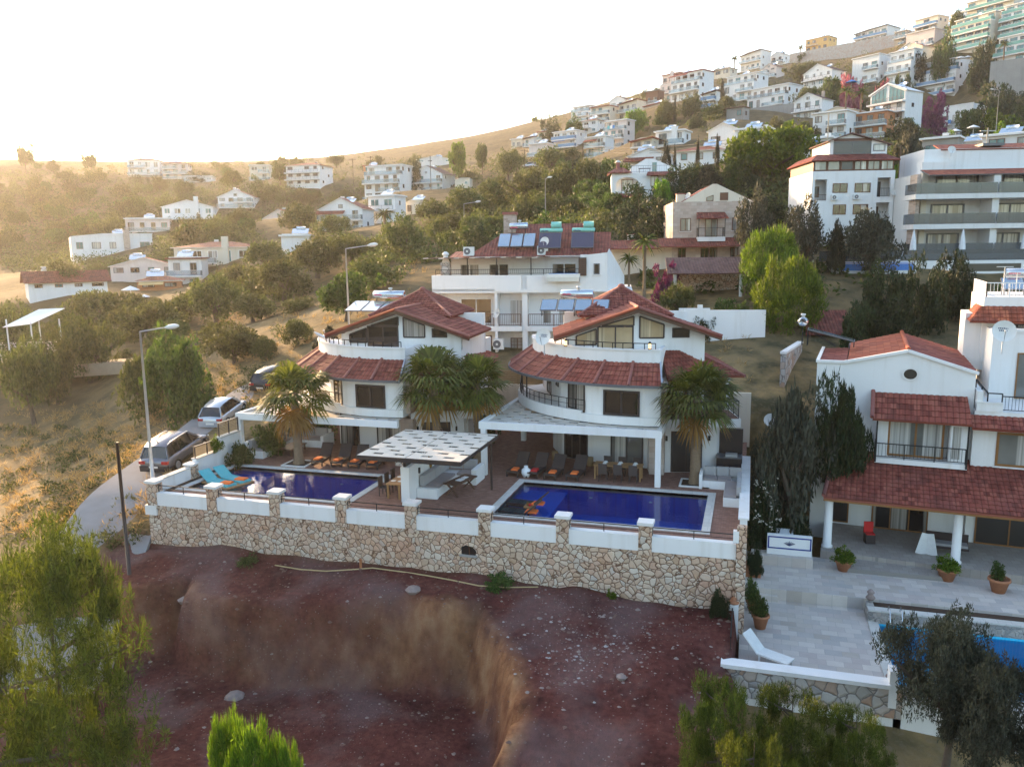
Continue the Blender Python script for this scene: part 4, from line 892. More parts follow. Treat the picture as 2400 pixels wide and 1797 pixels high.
    # things on the roof
    solar_heater(lambda a,b,z:P(4.6+a,3.6+b,11.75+z+b*.5),'solar heater with three pale blue panels and a steel tank on the guest house roof',3,.95,1.5,12,tank='tank',tz=.45)
    solar_heater(lambda a,b,z:P(8.0+a,2.3+b,11.6+z+b*.3),'left tube type solar heater with a pale green tank on the guest house roof',1,1.75,1.5,32,tank='tankg',second=True,kind=1,tz=.1)
    solar_heater(lambda a,b,z:P(10.55+a,2.3+b,11.6+z+b*.3),'right tube type solar heater with a pale green tank on the guest house roof',1,1.75,1.5,32,tank='tankg',second=True,kind=1,tz=.1)
    aircon(P,'air conditioner unit on the left roof edge of the guest house',1.95,2.9,11.4); aircon(P,'air conditioner unit on the roof edge beside the dish of the guest house',7.9,2.5,11.4); aircon(P,'air conditioner unit on the guest house wall beside the barred door',4.75,-.3,4.3,.8,.8)
    dish(P(8.5,2.8,11.7),'white dish on the guest house roof edge between two solar heaters',.75,-.15,20,.7,False); dish(P(5.1,-.1,6.3),'white dish on the guest house balcony beside the big sliding door',.75,-.6,20,.7)
    return P
GP=guest_house()
solar_heater(lambda a,b,z,P=frame(-25.4,47.0,1):P(a,b,7.72+z),'solar heater with four white glaring panels above the left villa roof',4,1.1,1.7,18,tz=.4,tl=2.2)
solar_heater(lambda a,b,z,P=frame(-12.2,46.6,2):P(a,b,7.9+z),'solar heater with four tilted panels and twin steel tanks above the right villa roof',4,.98,.95,40,tz=.3,tl=2.0)
dish((-11.05,43.2,6.0),'white dish with blue lettering on the right villa terrace parapet',.95,-.25,18,1.0)
dish((-25.3,43.5,6.3),'flat white dish tilted behind the left villa roof edge',.9,2.0,60,.4,False)
# ---------------------------------------------------------------- neighbouring house on the right
def right_house():
    P=frame(3.3,44.0,-7); W=M['white']
    r=root('neighbour_house','white stepped house with tiled porch roof and timber windows at the right edge','house',(8,46,-2.7))
    m=MB(); m.pbox(P,0,1.35,0,6,-3.5,5.9,W); gp=[(1.35,-3.5),(7.2,-3.5),(7.2,5.65),(4.2,6.62),(1.35,5.95)]
    m.add([P(a,-.02,z) for a,z in gp]+[P(a,9,z) for a,z in gp],[(0,1,2,3,4),(9,8,7,6,5),(0,5,6,1),(1,6,7,2),(4,9,5,0)],W); m.build('gable_wall',r)
    m=MB(); m.bar(P(1.3,-.08,5.98),P(4.2,-.08,6.66),.2,.14,W); m.bar(P(4.2,-.08,6.66),P(7.3,-.08,5.68),.2,.14,W); m.pbox(P,-.06,1.36,-.1,.12,5.9,6.03,W); m.pbox(P,-.06,.1,.12,6,5.9,6.03,W); m.build('cornice',r)
    t=MB(); t.roofquad(P(1.45,.05,5.95),P(1.45,9,5.95),P(4.2,9,6.65),P(4.2,.05,6.65),M['tileo']); t.roofquad(P(7.25,.05,5.7),P(7.25,9,5.7),P(4.2,9,6.65),P(4.2,.05,6.65),M['tile']); t.roofquad(P(.1,.1,5.9),P(.1,6,5.9),P(1.4,6,5.98),P(1.4,.1,5.98),M['tile']); t.build('gable_roof',r)  # orange left slope, red right slope: low sunlight put into the tile colour
    t=MB(); t.tube([P(4.2,.0,6.73),P(4.2,9,6.73)],.11,M['tileo'],8); t.build('ridge_caps',r)  # sunlit strip along the ridge, painted with the orange tile
    m=MB(); c=Vector(P(4.35,-.05,5.5)); n=20; u=Vector(P(1,0,0))-Vector(P(0,0,0)); 
    for (R0,R1,mt,of) in ((0,.3,'glassd',0),(.3,.4,'white2',-.03)):
        vs=[c+Vector((0,of,0))+u*R*math.cos(2*math.pi*k/n)+Vector((0,0,.85*R*math.sin(2*math.pi*k/n))) for R in (max(R0,.001),R1) for k in range(n)]
        m.add(vs,[(k,(k+1)%n,n+(k+1)%n,n+k) for k in range(n)],M[mt])
    m.build('round_window',r)
    # bay with awning roof
    t=MB(); t.roofquad(P(2.75,-1.55,3.42),P(7.05,-1.55,3.42),P(6.9,-.03,4.5),P(2.75,-.03,4.5),M['tile']); t.build('awning_roof',r)
    t=MB(); t.tube([P(2.72,-1.55,3.5),P(2.72,-.03,4.58)],.1,M['ridge'],7); t.build('ridge_caps',r)
    m=MB(); m.pbox(P,2.95,7.0,-1.2,-.02,1.15,1.4,W); m.pbox(P,6.2,7.0,-.9,-.02,1.4,3.4,W); m.pbox(P,2.95,3.5,-.7,-.02,1.4,3.4,W); m.build('bay_wall',r)
    win(r,P,3.5,6.0,1.42,3.3,b=-.5,fr='fr_wood',gl='glassw',mul=1,name='sliding_door',fw=.1); win(r,P,6.25,6.75,1.5,3.25,b=-.9,fr='fr_white',gl='glassw',mul=0)
    rail(r,[P(2.95,-.3,1.4),P(2.95,-1.2,1.4),P(6.9,-1.2,1.4)],.75,'iron',.16,'railing',1.3,.02)
    m=MB()
    for a in (2.98,6.95): m.bar(P(a,-1.25,1.2),P(a,-1.25,3.4),.07,.07,M['iron'])
    m.build('awning_posts',r)
    # right part with roof terrace
    m=MB(); m.pbox(P,7.2,14,-.6,8,-3.5,3.95,W); m.build('terrace_block',r)
    m=MB(); m.pbox(P,7.25,7.5,-.62,3,3.95,4.9,W); m.pbox(P,7.25,8.2,-.66,-.4,3.95,4.35,W); m.pbox(P,7.2,8.3,-.7,-.36,4.352,4.42,M['white2']); m.pbox(P,8.2,8.35,-.6,-.3,3.95,4.4,W); m.build('terrace_parapet',r)
    rail(r,[P(8.3,-.5,3.95),P(14,-.5,3.95)],.75,'iron',.14,'railing',1.6,.02); rail(r,[P(7.3,.6,4.9),P(7.7,-.5,4.42),P(8.3,-.5,4.42)],.4,'iron',0,'handrail',.8,.025)
    win(r,P,8.2,14.0,1.35,3.0,b=-.6,fr='fr_wood',gl='glassw',mul=1,fw=.11,sill=True)
    t=MB(); t.roofquad(P(7.05,-1.5,3.28),P(14,-1.5,3.28),P(14,-.6,3.75),P(7.05,-.6,3.75),M['tile']); t.build('strip_roof',r)
    m=MB(); m.pbox(P,8.2,14,3.4,9,3.95,7.4,W); m.pbox(P,8.1,14,3.3,3.6,7.402,7.55,W); m.build('upper_wall',r); win(r,P,9.35,10.6,4.0,6.35,b=3.4,fr='fr_wood',gl='glassw',mul=0,name='balcony_door')
    # tower
    m=MB(); m.pbox(P,8.0,14,6.2,12,5.5,9.0,W); m.pbox(P,7.2,8.5,6.4,9,5.0,8.1,W); m.build('tower_wall',r); win(r,P,8.75,11.4,5.9,7.65,b=6.2,fr='fr_dark',gl='glassc',mul=2,tr=.6,fw=.13)
    t=MB(); t.roofquad(P(7.3,5.2,7.75),P(11.6,5.2,7.75),P(11.6,6.2,8.5),P(7.9,6.2,8.5),M['tileo'],tw=.3); t.roofquad(P(7.3,8.4,7.75),P(7.3,5.2,7.75),P(7.9,6.2,8.5),P(7.9,8.4,8.5),M['tileo']); t.build('tower_awning_roof',r)
    rail(r,[P(8.1,12,9.0),P(8.1,6.3,9.0),P(11.3,6.3,9.0),P(11.3,6.9,9.0),P(14,6.9,9.0)],.75,'fr_white',.17,'roof_railing',1.2,.025)
    # porch
    t=MB(); Q=frame(3.55,39.6,-7); t.roofquad(Q(0,0,.03),Q(11.5,0,.03),Q(11.5,4.3,1.4),Q(.35,4.3,1.4),M['tile']); t.build('porch_roof',r)
    t=MB(); t.tube([Q(0,0,.12),Q(.35,4.3,1.48)],.1,M['ridge'],7); t.build('ridge_caps',r)
    m=MB(); m.pbox(Q,0,11.5,.05,.2,-.17,-.03,M['fr_wood'])
    for k in range(20): m.pbox(Q,.3+k*.58,.38+k*.58,.2,4.2,-.1,-.02,M['wood'])
    m.build('porch_beam',r)
    for a in (.25,5.75):
        m=MB(); c=Q(a,.55,-2.6); m.lathe(c,[(.26,0),(.26,.08),(.2,.1),(.19,2.3),(.26,2.4),(.26,2.5)],W,18); m.build('column',r)
    win(r,P,1.0,1.9,-2.5,-.6,b=-.03,fr='fr_wood',gl='glassd',mul=0,name='porch_window'); win(r,P,3.0,5.6,-2.6,-.4,b=-.03,fr='fr_wood',gl='glassc',mul=2,name='porch_door'); win(r,P,7.6,10.5,-2.6,-.4,b=-.61,fr='fr_wood',gl='glassd',mul=1,name='porch_door')
    m=MB(); m.pbox(Q,0,11.5,-.1,4.6,-3.3,-2.6,M['travs']); m.build('porch_floor',r)
    solar_heater(lambda a,b,z,G=frame(P(1.7,4.6,0)[0],P(1.7,4.6,0)[1],83):G(a,b,6.2+z),'solar heater with one long panel and an upright drum on the neighbour roof ridge',1,1.0,2.6,14,tz=.35,tl=.8)
    d=P(9.2,2.6,7.5); dish((d[0]-1.0,d[1]-1.2,6.5),'large white dish with a faded print before the neighbour tower window',1.05,-.1,15,1.1)
    solar_heater(lambda a,b,z:P(9.0+a,7.6+b,9.0+z),'blue panel solar heater behind the white roof railing of the neighbour tower',2,1.1,1.2,30,tz=.25,tl=1.8)
    a=MB()
    for k,(x,h) in enumerate(((8.9,1.6),(9.5,1.3))): a=MB(); q=P(x,6.6,9.0); a.tube([q,(q[0],q[1],q[2]+h)],.025,M['fr_white'],5); a.bar((q[0]-.4,q[1],q[2]+h),(q[0]+.4,q[1],q[2]+h),.03,.03,M['fr_white']); single(a,'tv_antenna',['taller white tee antenna on the neighbour roof railing','shorter white tee antenna on the neighbour roof railing'][k],'antenna','neighbour roof antennas')
right_house()
# ---------------------------------------------------------------- right-hand terraces and turquoise pool
def right_terraces():
    m=MB(); T=M['trav']
    m.box(-.05,14,35.2,39.6,-4.6,-3.0,T); m.box(-.05,5.0,28.6,35.2,-4.9,-3.5,T); m.box(-.05,1.5,35.0,35.2,-3.5,-3.25,T)
    tag(m.build('terrace_paving'),kind='structure')
    m=MB(); m.box(4.6,8.6,38.0,39.5,-3.0,-2.8,M['travs']); single(m,'steps','shallow travertine steps between two potted shrubs below the porch','steps')
    r=root('swimming_pool','turquoise swimming pool below the stone clad planter at the right edge','swimming pool',(9,32,-3.6)); x0,x1,y0,y1=5.4,16,29.0,33.985
    c=MB(); C=M['coping']; c.box(5.0,5.4,28.9,35.0,-4.9,-3.46,C); c.box(5.4,16,28.6,29.0,-4.9,-3.5,C); c.build('coping',r)
    b=MB(); t=M['poolt']; zd=-5.0; b.poly([(x0,y0,zd),(x1,y0,zd),(x1,y1,zd),(x0,y1,zd)],t)
    for q in ([(x0,y0),(x1,y0)],[(x1,y0),(x1,y1)],[(x1,y1),(x0,y1)],[(x0,y1),(x0,y0)]): b.poly([(*q[0],zd),(*q[1],zd),(*q[1],-3.52),(*q[0],-3.52)],t)
    b.box(x0+.6,x1,y1-.4,y1-.22,zd+.002,zd+.012,M['blue_b']); b.build('basin',r)
    w_=MB(); w_.poly([(x0,y0,-3.62),(x1,y0,-3.62),(x1,y1,-3.62),(x0,y1,-3.62)],M['watert']); w_.build('water_surface',r)
    l=MB()
    for x in (5.75,6.2): l.tube([(5.15 if 0 else x,33.2,-4.6),(x,33.35,-3.3),(x,33.6,-2.75),(x,33.95,-2.7),(x,34.2,-3.1),(x,34.2,-3.45)][::-1],.025,M['steel'],6)
    for k in range(3): l.bar((5.75,33.28,-3.7-k*.3),(6.2,33.28,-3.7-k*.3),.05,.03,M['steel'])
    single(l,'pool_ladder','curved steel ladder at the corner of the turquoise pool','ladder')
    p=root('planter_wall','stone clad planter with green ground cover between the terrace and turquoise pool','planter',(9,34.5,-4)); m=MB(); m.box(5.0,16,34.0,34.3,-5.2,-3.02,M['stone_s']); m.box(5.0,5.3,34.3,35.0,-5.2,-3.02,M['stone_s']); m.build('stone_cladding',p); m=MB(); m.box(5.0,16,33.95,34.35,-3.018,-2.95,M['coping']); m.build('coping',p); m=MB(); m.box(5.3,16,34.3,35.2,-3.3,-3.12,M['soil']); m.build('soil',p)
    q=root('retaining_wall','low grey stone wall with a white cap below the lounge terrace at lower right','wall',(3,28.4,-6)); m=MB(); m.box(-.6,5.4,28.15,28.5,-4.3,-3.2,M['stone_g']); m.box(-.55,5.4,28.2,28.5,-8,-4.302,M['white2']); m.box(5.15,16,28.2,28.55,-8,-3.55,M['white2']); m.build('wall_face',q); m=MB(); m.box(-.66,5.0,28.05,28.6,-3.198,-3.05,M['white']); m.build('cap',q); m=MB(); m.box(4.95,5.2,28.1,28.6,-3.9,-2.55,M['white']); m.build('gate_pier',q)
    q=root('fence','dark iron lattice fence with white piers along the travertine terrace edge','fence',(-.3,32,-3.5))
    for y0,y1,z in ((28.8,31.3,-3.5),(31.7,36.5,-3.2)):
        m=MB(); m.bar((-.35,y0,z+.05),(-.35,y1,z+.05),.04,.04,M['iron']); m.bar((-.35,y0,z+1.15),(-.35,y1,z+1.15),.05,.05,M['iron'])
        for y in np.arange(y0,y1-.3,.17): m.bar((-.35,y,z+.05),(-.35,y+.34,z+1.15),.02,.02,M['iron']); m.bar((-.35,y+.34,z+.05),(-.35,y,z+1.15),.02,.02,M['iron'])
        m.build('lattice_panel',q)
    for y in (31.5,36.7): m=MB(); m.box(-.5,-.12,y-.18,y+.18,-4.6,-2.2,M['white']); o=m.build('pier',q); m=MB(); m.lathe((-.31,y,-2.2),[(.22,0),(.2,.06),(.08,.1),(.11,.2),(0,.28)],M['terra'],8); m.build('finial',o)
    s=root('tiled_bench','white masonry bench with a blue bordered tile panel and small emblem by the porch','bench',(1.9,38.2,-3)); m=MB(); m.box(.35,3.1,38.0,38.75,-3.0,-2.55,M['trav']); m.build('base',s); m=MB(); m.box(1.05,3.05,38.3,38.55,-2.548,-1.6,M['white']); m.build('tile_panel',s)
    m=MB()
    for b_ in ((1.08,3.02,-1.72,-1.66),(1.08,3.02,-2.26,-2.2),(1.08,1.14,-2.2,-1.72),(2.96,3.02,-2.2,-1.72)): m.box(b_[0],b_[1],38.285,38.3,b_[2],b_[3],M['blue_b'])
    m.build('blue_border',s); m=MB()
    for k in range(9):
        a=(k-4)*.28; m.tube([(2.05,38.288,-2.08),(2.05+.16*math.sin(a),38.288,-1.98+.05*math.cos(a*2)),(2.05+.26*math.sin(a*1.1),38.288,-1.9-.03*abs(k-4)+.05)],.012,M['ink'],4)
    m.build('emblem',s)
    return
right_terraces()
# ---------------------------------------------------------------- middle distance houses
def midframe(reg,x,y,D,rot): px,py=hpx(reg,x,y); o=atd(px,py,D); return frame(o[0],o[1],rot,o[2]),o
def box_part(r,name,P,*b,mat='white'): m=MB(); m.pbox(P,*b,M[mat]); return m.build(name,r)
def brown_block():
    P,o=midframe('B',825,1430,82,14); r=root('apartment_house','white three storey block with a brown glazed floor and dark glazed roof pavilion','apartment house',(o[0]+4,o[1]+3,o[2]))
    m=MB(); W=M['white']
    for a0,a1,c0,c1 in ((0,.3,-3,4.9),(1.5,6.5,-3,4.9),(7.8,8.2,-3,4.9),(.3,1.5,-3,2.0),(.3,1.5,4.1,4.9),(6.5,7.8,-3,-.2),(6.5,7.8,1.75,2.3),(6.5,7.8,4.2,4.9)): m.pbox(P,a0,a1,0,.3,c0,c1,W)
    m.pbox(P,0,8.2,1.5,8,-3,4.9,W); m.pbox(P,0,.02,.3,1.5,-3,4.9,W); m.pbox(P,8.18,8.2,.3,1.5,-3,4.9,W)
    for z in (2.0,-.2,4.85): m.pbox(P,.02,8.18,.31,1.49,z-.15,z,W)
    m.build('wall',r)
    for a0,a1,c0,c1,b in ((2.08,3.55,2.76,3.7,0),(4.26,5.84,2.76,3.7,0),(2.2,3.5,.6,1.6,0),(4.2,5.7,.6,1.6,0)): win(r,P,a0,a1,c0,c1,b=b,fr='fr_brown',gl='glassc',mul=1)
    for a0,a1,c0,c1 in ((.6,1.2,2.4,3.5),(6.7,7.4,2.3,3.9),(6.7,7.3,-.2,1.4)): win(r,P,a0,a1,c0,c1,b=1.5,fr='fr_brown',gl='glassd',mul=0,name='loggia_door')
    rail(r,[P(6.5,.1,2.3),P(7.8,.1,2.3)],.85,'iron',.16); rail(r,[P(.3,.1,2.0),P(1.5,.1,2.0)],.6,'fr_brown',.16)
    m=MB(); m.pbox(P,.1,8.1,.15,7.9,4.902,6.0,M['fr_brown']); m.build('glazed_floor',r)
    for k in range(6): win(r,P,.2+k*1.32,1.42+k*1.32,4.98,5.92,b=.15,fr='fr_brown',gl='glassw' if k!=2 else 'glassd',mul=0 if k<3 else 1)
    t=MB(); t.roofquad(P(-.25,-.4,5.95),P(8.5,-.4,5.95),P(7.7,1.6,6.7),P(.9,1.6,6.7),M['tilef'],False); t.roofquad(P(-.25,8.3,5.95),P(-.25,-.4,5.95),P(.9,1.6,6.7),P(.9,8.3,6.7),M['tilef'],False); t.roofquad(P(8.5,-.4,5.95),P(8.5,8.3,5.95),P(7.7,8.3,6.7),P(7.7,1.6,6.7),M['tilef'],False); t.build('skirt_roof',r)
    m=MB(); gp=[(2.2,6.4),(8.0,6.4),(8.0,7.7),(4.3,8.7),(2.2,8.1)]; m.add([P(a,1.9,z) for a,z in gp]+[P(a,7.5,z) for a,z in gp],[(0,1,2,3,4),(9,8,7,6,5),(0,5,6,1),(1,6,7,2),(4,9,5,0)],W); m.build('pavilion_wall',r)
    win(r,P,2.6,6.4,6.75,8.0,b=1.9,fr='fr_grey',gl='glassd',mul=1,name='pavilion_glazing'); win(r,P,6.6,7.8,7.0,7.7,b=1.9,fr='fr_grey',gl='glassw',mul=0)
    t=MB(); t.roofquad(P(1.9,1.5,8.05),P(1.9,7.7,8.05),P(4.3,7.7,8.85),P(4.3,1.5,8.85),M['tiled'],False); t.roofquad(P(8.4,1.5,7.65),P(8.4,7.7,7.65),P(4.3,7.7,8.85),P(4.3,1.5,8.85),M['tiled'],False); t.pbox(P,2.6,6.4,1.87,1.9,8.02,8.3,M['fr_brown']); t.build('pavilion_roof',r)
    aircon(P,'air conditioner under the left window of the brown glazed block',1.95,-.35,2.05,.65,.5); aircon(P,'air conditioner under the right window of the brown glazed block',4.15,-.35,2.08,.65,.5)
    dish(P(8.0,-.2,2.3),'white dish at the corner loggia of the brown glazed block',.7,.4,20,.4,False)
brown_block()
def stone_house():
    P,o=midframe('A',1035,1660,86,13); r=root('stone_house','pale stone gabled house with a red awning over its balcony among dark trees','stone house',(o[0]+4,o[1]+3,o[2])); S=M['ashlar']
    m=MB(); m.pbox(P,0,8.4,0,8,-4,5.7,S); m.build('wall',r)
    m=MB(); gp=[(1.0,5.7),(8.3,5.7),(4.55,7.5),(4.1,7.5)]; m.add([P(a,.15,z) for a,z in gp]+[P(a,7.8,z) for a,z in gp],[(0,1,2,3),(7,6,5,4)],M['cream']); m.build('gable_wall',r)
    t=MB(); t.roofquad(P(.8,.2,5.68),P(.8,7.9,5.68),P(4.3,7.9,7.55),P(4.3,.2,7.55),M['tilef'],False); t.roofquad(P(8.5,.2,5.68),P(8.5,7.9,5.68),P(4.3,7.9,7.55),P(4.3,.2,7.55),M['tilef'],False); t.build('roof',r)
    for a0,a1,c0,c1 in ((.8,1.9,2.65,4.0),(6.2,7.2,2.65,4.0)): win(r,P,a0,a1,c0,c1,fr='fr_brown',gl='glassw',mul=1,sill=True,out=.08)
    win(r,P,3.4,4.7,2.0,3.9,fr='fr_brown',gl='glassw',mul=1,name='balcony_door'); win(r,P,4.9,5.75,5.8,6.6,b=.15,fr='fr_brown',gl='fr_brown',mul=0,name='shutter'); polywin(r,P,[(3.5,5.75),(4.2,5.75),(4.2,6.35),(3.5,6.1)],.15,'fr_brown','glassw',.06)
    t=MB(); t.roofquad(P(2.3,-1.3,3.95),P(5.6,-1.3,3.95),P(5.4,-.02,4.6),P(2.5,-.02,4.6),M['tilef'],False); t.build('awning_roof',r)
    b=box_part(r,'balcony',P,2.5,5.3,-1.3,-.02,1.55,2.0); rail(b,[P(2.55,-.05,2.0),P(2.55,-1.25,2.0),P(5.25,-1.25,2.0),P(5.25,-.05,2.0)],.95,'iron',.14)
    m=MB()
    for a in (2.55,5.25): m.bar(P(a,-1.25,2.0),P(a,-1.25,3.95),.07,.07,M['iron'])
    m.build('awning_posts',r)
    t=MB(); t.roofquad(P(-1.6,-2.2,1.05),P(8.0,-2.2,1.05),P(7.6,-.02,1.95),P(-1.6,-.02,1.95),M['tilef'],False); t.roofquad(P(-7.3,-2.2,.9),P(-1.62,-2.2,.9),P(-1.62,.2,1.8),P(-7.3,.2,1.8),M['tilef'],False); t.build('skirt_roof',r)
    m=MB(); m.pbox(P,-7.0,0,.2,3,-4,1.75,M['cream']); m.build('low_wing',r)
    for a in (.6,3.0,3.9,6.1): win(r,P,a,a+.85,-.9,.9,b=0,fr='fr_brown',gl='glassc',mul=1)
    c=MB(); c.pbox(P,.55,1.4,1.2,2.0,5.3,6.55,M['cream']); c.pbox(P,.48,1.47,1.13,2.07,6.552,6.65,M['ridge']); c.build('chimney',r)
    c=MB(); c.pbox(P,-4.6,-3.9,1.4,1.9,1.2,2.4,M['white']); c.pbox(P,-4.7,-3.8,1.3,2.0,2.402,2.5,M['tilef']); c.build('chimney',r)
    dish(P(1.75,.8,5.6),'white dish beside the chimney of the pale stone house',.8,-.8,15,.7,False)
stone_house()
def arched_villa():
    P,o=midframe('A',645,1340,108,11); r=root('arched_villa','white villa with a large arched loggia and maroon roofs above the bushes','arched villa',(o[0]+4,o[1]+3,o[2])); W=M['white']
    m=MB(); m.pbox(P,0,8.8,1.6,8,-4,4.5,W); m.pbox(P,4.2,8.8,.0,1.6,-4,4.4,W)
    n=14; arc=[(2.05-1.55*math.cos(math.pi*k/n),2.9+.95*math.sin(math.pi*k/n)) for k in range(n+1)]
    def front(b): return [P(a,b,z) for a,z in arc]
    for k in range(n):
        (a0,z0),(a1,z1)=arc[k],arc[k+1]; m.add([P(a0,0,z0),P(a1,0,z1),P(a1,0,4.4),P(a0,0,4.4),P(a0,.3,z0),P(a1,.3,z1)],[(0,1,2,3),(0,4,5,1)],W)
    m.pbox(P,0,.5,0,.3,-4,4.4,W); m.pbox(P,3.6,4.2,0,.3,-4,4.4,W); m.pbox(P,.5,3.6,0,.3,1.75,2.05,W); m.pbox(P,.5,3.6,.3,1.6,1.75,2.0,W); m.pbox(P,.5,3.6,.3,1.6,4.3,4.4,W); m.build('wall',r)
    win(r,P,1.3,2.9,2.05,3.7,b=1.6,fr='fr_brown',gl='glassw',mul=1,name='balcony_door'); win(r,P,.9,2.5,-.1,1.4,b=1.6,fr='fr_brown',gl='glassw',mul=1,name='balcony_door'); win(r,P,5.1,6.1,2.6,4.0,fr='fr_brown',gl='glassw',mul=1); win(r,P,6.7,7.7,2.6,4.0,fr='fr_brown',gl='glassw',mul=1)
    t=MB(); t.roofquad(P(-.6,-.5,4.45),P(2.6,-.5,4.45),P(1.6,1.6,5.25),P(.6,1.6,5.25),M['tilef'],False); t.roofquad(P(-.6,4,4.45),P(-.6,-.5,4.45),P(.6,1.6,5.25),P(.6,4,5.25),M['tilef'],False); t.roofquad(P(4.5,-.9,4.0),P(8.4,-.9,4.0),P(8.2,-.02,4.5),P(4.7,-.02,4.5),M['tilef'],False); t.roofquad(P(.4,-.8,1.3),P(3.4,-.8,1.3),P(3.4,-.02,1.75),P(.4,-.02,1.75),M['tilef'],False); t.build('skirt_roof',r)
    rail(r,[P(2.6,.1,4.45),P(8.7,.1,4.45)],.85,'fr_grey',.3)
    m=MB(); gp=[(2.6,4.4),(9.2,4.4),(9.2,4.9),(5.6,6.5),(4.6,6.5),(2.6,5.3)]; m.add([P(a,3,z) for a,z in gp]+[P(a,8,z) for a,z in gp],[(0,1,2,3,4,5),(11,10,9,8,7,6),(2,8,9,3),(4,10,11,5),(3,9,10,4)],W); m.build('upper_wall',r); win(r,P,5.5,6.1,4.5,6.0,b=3,fr='glasst',gl='glasst',mul=0,name='door')
    c=MB(); c.pbox(P,.6,1.1,2,2.5,5.0,6.0,M['ridge']); c.lathe(P(.85,2.25,6.0),[(.5,0),(.1,.3),(0,.32)],M['white2'],4); c.build('chimney',r)
    t=MB(); t.pbox(P,3.6,5.2,1.2,2.0,5.05,5.1,M['fr_dark'])
    for a in (3.7,5.1): t.pbox(P,a-.03,a+.03,1.55,1.65,4.4,5.05,M['fr_dark'])
    single(t,'terrace_table','dark table on the roof terrace of the arched villa','table')
arched_villa()
def smoked_flats():
    P,o=midframe('B',1490,1645,76,12); r=root('apartment_building','grey white apartment building with smoked glass balconies at the right edge','apartment building',(o[0]+6,o[1]+4,o[2])); W=M['white2']; A1=15.5
    m=MB(); m.pbox(P,.3,A1,2.2,12,-6,7.45,W); m.pbox(P,.15,.5,.6,2.2,.0,7.4,M['brickc']); m.pbox(P,1.0,1.5,1.5,2.2,0,7.6,M['cream']); m.pbox(P,6.7,7.3,-.2,2.2,0.05,7.2,W); m.build('wall',r)
    for i,z in enumerate((0,2.75,5.5)):
        s=MB(); s.pbox(P,-.35,A1,-.55,2.2,z-.45,z,W); b=s.build('balcony',r)
        g=MB(); g.pbox(P,-.3,6.95,-.5,-.47,z+.02,z+.98,M['rglass']); g.pbox(P,7.05,A1,-.5,-.47,z+.02,z+.98,M['rglass']); g.pbox(P,-.3,-.27,-.47,2.1,z+.02,z+.98,M['rglass']); g.build('glass_railing',b)
    for a0,a1,z in ((2.5,6.4,5.5),(8.6,12.5,5.5),(2.2,5.3,2.75),(7.8,11.2,2.75),(2.0,5.0,0),(7.5,10.6,0)): win(r,P,a0,a1,z+.05,z+1.95,b=2.2,fr='fr_grey',gl='glassw',mul=1,name='sliding_door',fw=.14,out=.1)
    t=MB(); t.roofquad(P(.9,-.3,7.25),P(A1,-.3,7.25),P(A1,2.6,7.95),P(1.2,2.6,7.95),M['tileo'],False,mb=M['fr_grey']); t.build('roof',r)
    m=MB(); m.pbox(P,2.0,A1,4.0,10,7.4,10.0,M['white']); m.pbox(P,1.4,4,2.8,4.0,7.4,8.7,M['white']); m.build('penthouse',r)
    t=MB(); t.roofquad(P(3.5,3.9,9.95),P(A1,3.9,9.95),P(A1,7,10.75),P(4.0,7,10.75),M['tileo'],False); t.pbox(P,7.5,9.5,4.2,6,10.25,10.5,M['fr_grey']); t.build('penthouse_roof',r)
    dish(P(4.2,3.3,9.2),'white dish on the white penthouse of the smoked glass flats',.75,.2,20,.6,False)
    m=MB(); m.pbox(P,-7.6,A1,-1.6,-.6,-3.2,-.6,M['white']); m.pbox(P,3,9,-1.62,-1.58,-1.6,-.9,M['glassd']); m.build('podium',r)
    g=MB(); g.pbox(P,-9,A1,-1.3,-1.27,-.58,.4,M['rglass']); g.build('terrace_glass_railing',r)
    q=root('infinity_pool','raised blue tiled infinity pool on a white plinth left of the smoked glass flats','swimming pool',P(-6,-2,-3)); w_=MB(); w_.pbox(P,-8.2,-.8,-3.0,-.2,-2.0,-.75,M['white']); w_.pbox(P,-11,-.4,-3.2,0,-3.6,-2.002,M['white2']); w_.build('plinth',q); f=MB(); f.pbox(P,-7.9,-1.0,-3.05,-3.001,-1.4,-.8,M['poolf']); f.pbox(P,-7.9,-1.0,-3.0,-.3,-.748,-.70,M['poolf']); f.build('tiled_edge',q)
    wl=MB(); wl.pbox(P,-10,12,-4.0,-3.5,-7.5,-3.0,M['stone_far']); wl.pbox(P,-10,12,-4.05,-3.45,-2.998,-2.85,M['white2']); single(wl,'retaining_wall','pale grey rubble wall under the infinity pool behind the dark bushes','wall')
    for i,(a,lab) in enumerate(((-9.6,'closed white parasol at the left end of the infinity pool'),(-.4,'closed white parasol at the corner of the smoked glass flats'),(4.0,'closed white parasol before the left lowest sliding door of the smoked flats'),(9.5,'closed white parasol before the right lowest sliding door of the smoked flats'))):
        u=root('parasol',lab,'parasol',P(a,-.9 if i else -1.5,-.6),'closed white parasols'); m=MB(); c=P(a,-.9 if i else -1.5,-.6); m.tube([c,(c[0],c[1],c[2]+2.7)],.035,M['plast'],6); m.build('pole',u); m=MB(); m.lathe((c[0],c[1],c[2]+.95),[(.3,0),(.27,.5),(.17,1.2),(.05,1.85),(0,1.95)],M['canvas'],8,False); m.build('canopy',u)
    rg=root('round_chair','white frame egg shaped lounge chair at the end of the infinity pool','chair',P(-1.9,-1.2,-.6)); m=MB(); c=Vector(P(-1.9,-1.2,.3)); m.tube([c+Vector((.5*math.cos(t),0,.75*math.sin(t))) for t in np.linspace(0,2*math.pi,20)],.03,M['fr_white'],5); m.build('hoop',rg); m=MB(); m.tube([c+Vector((0,0,-.75)),c+Vector((0,0,-.9))],.3,M['fr_white'],8); m.build('base',rg)
smoked_flats()
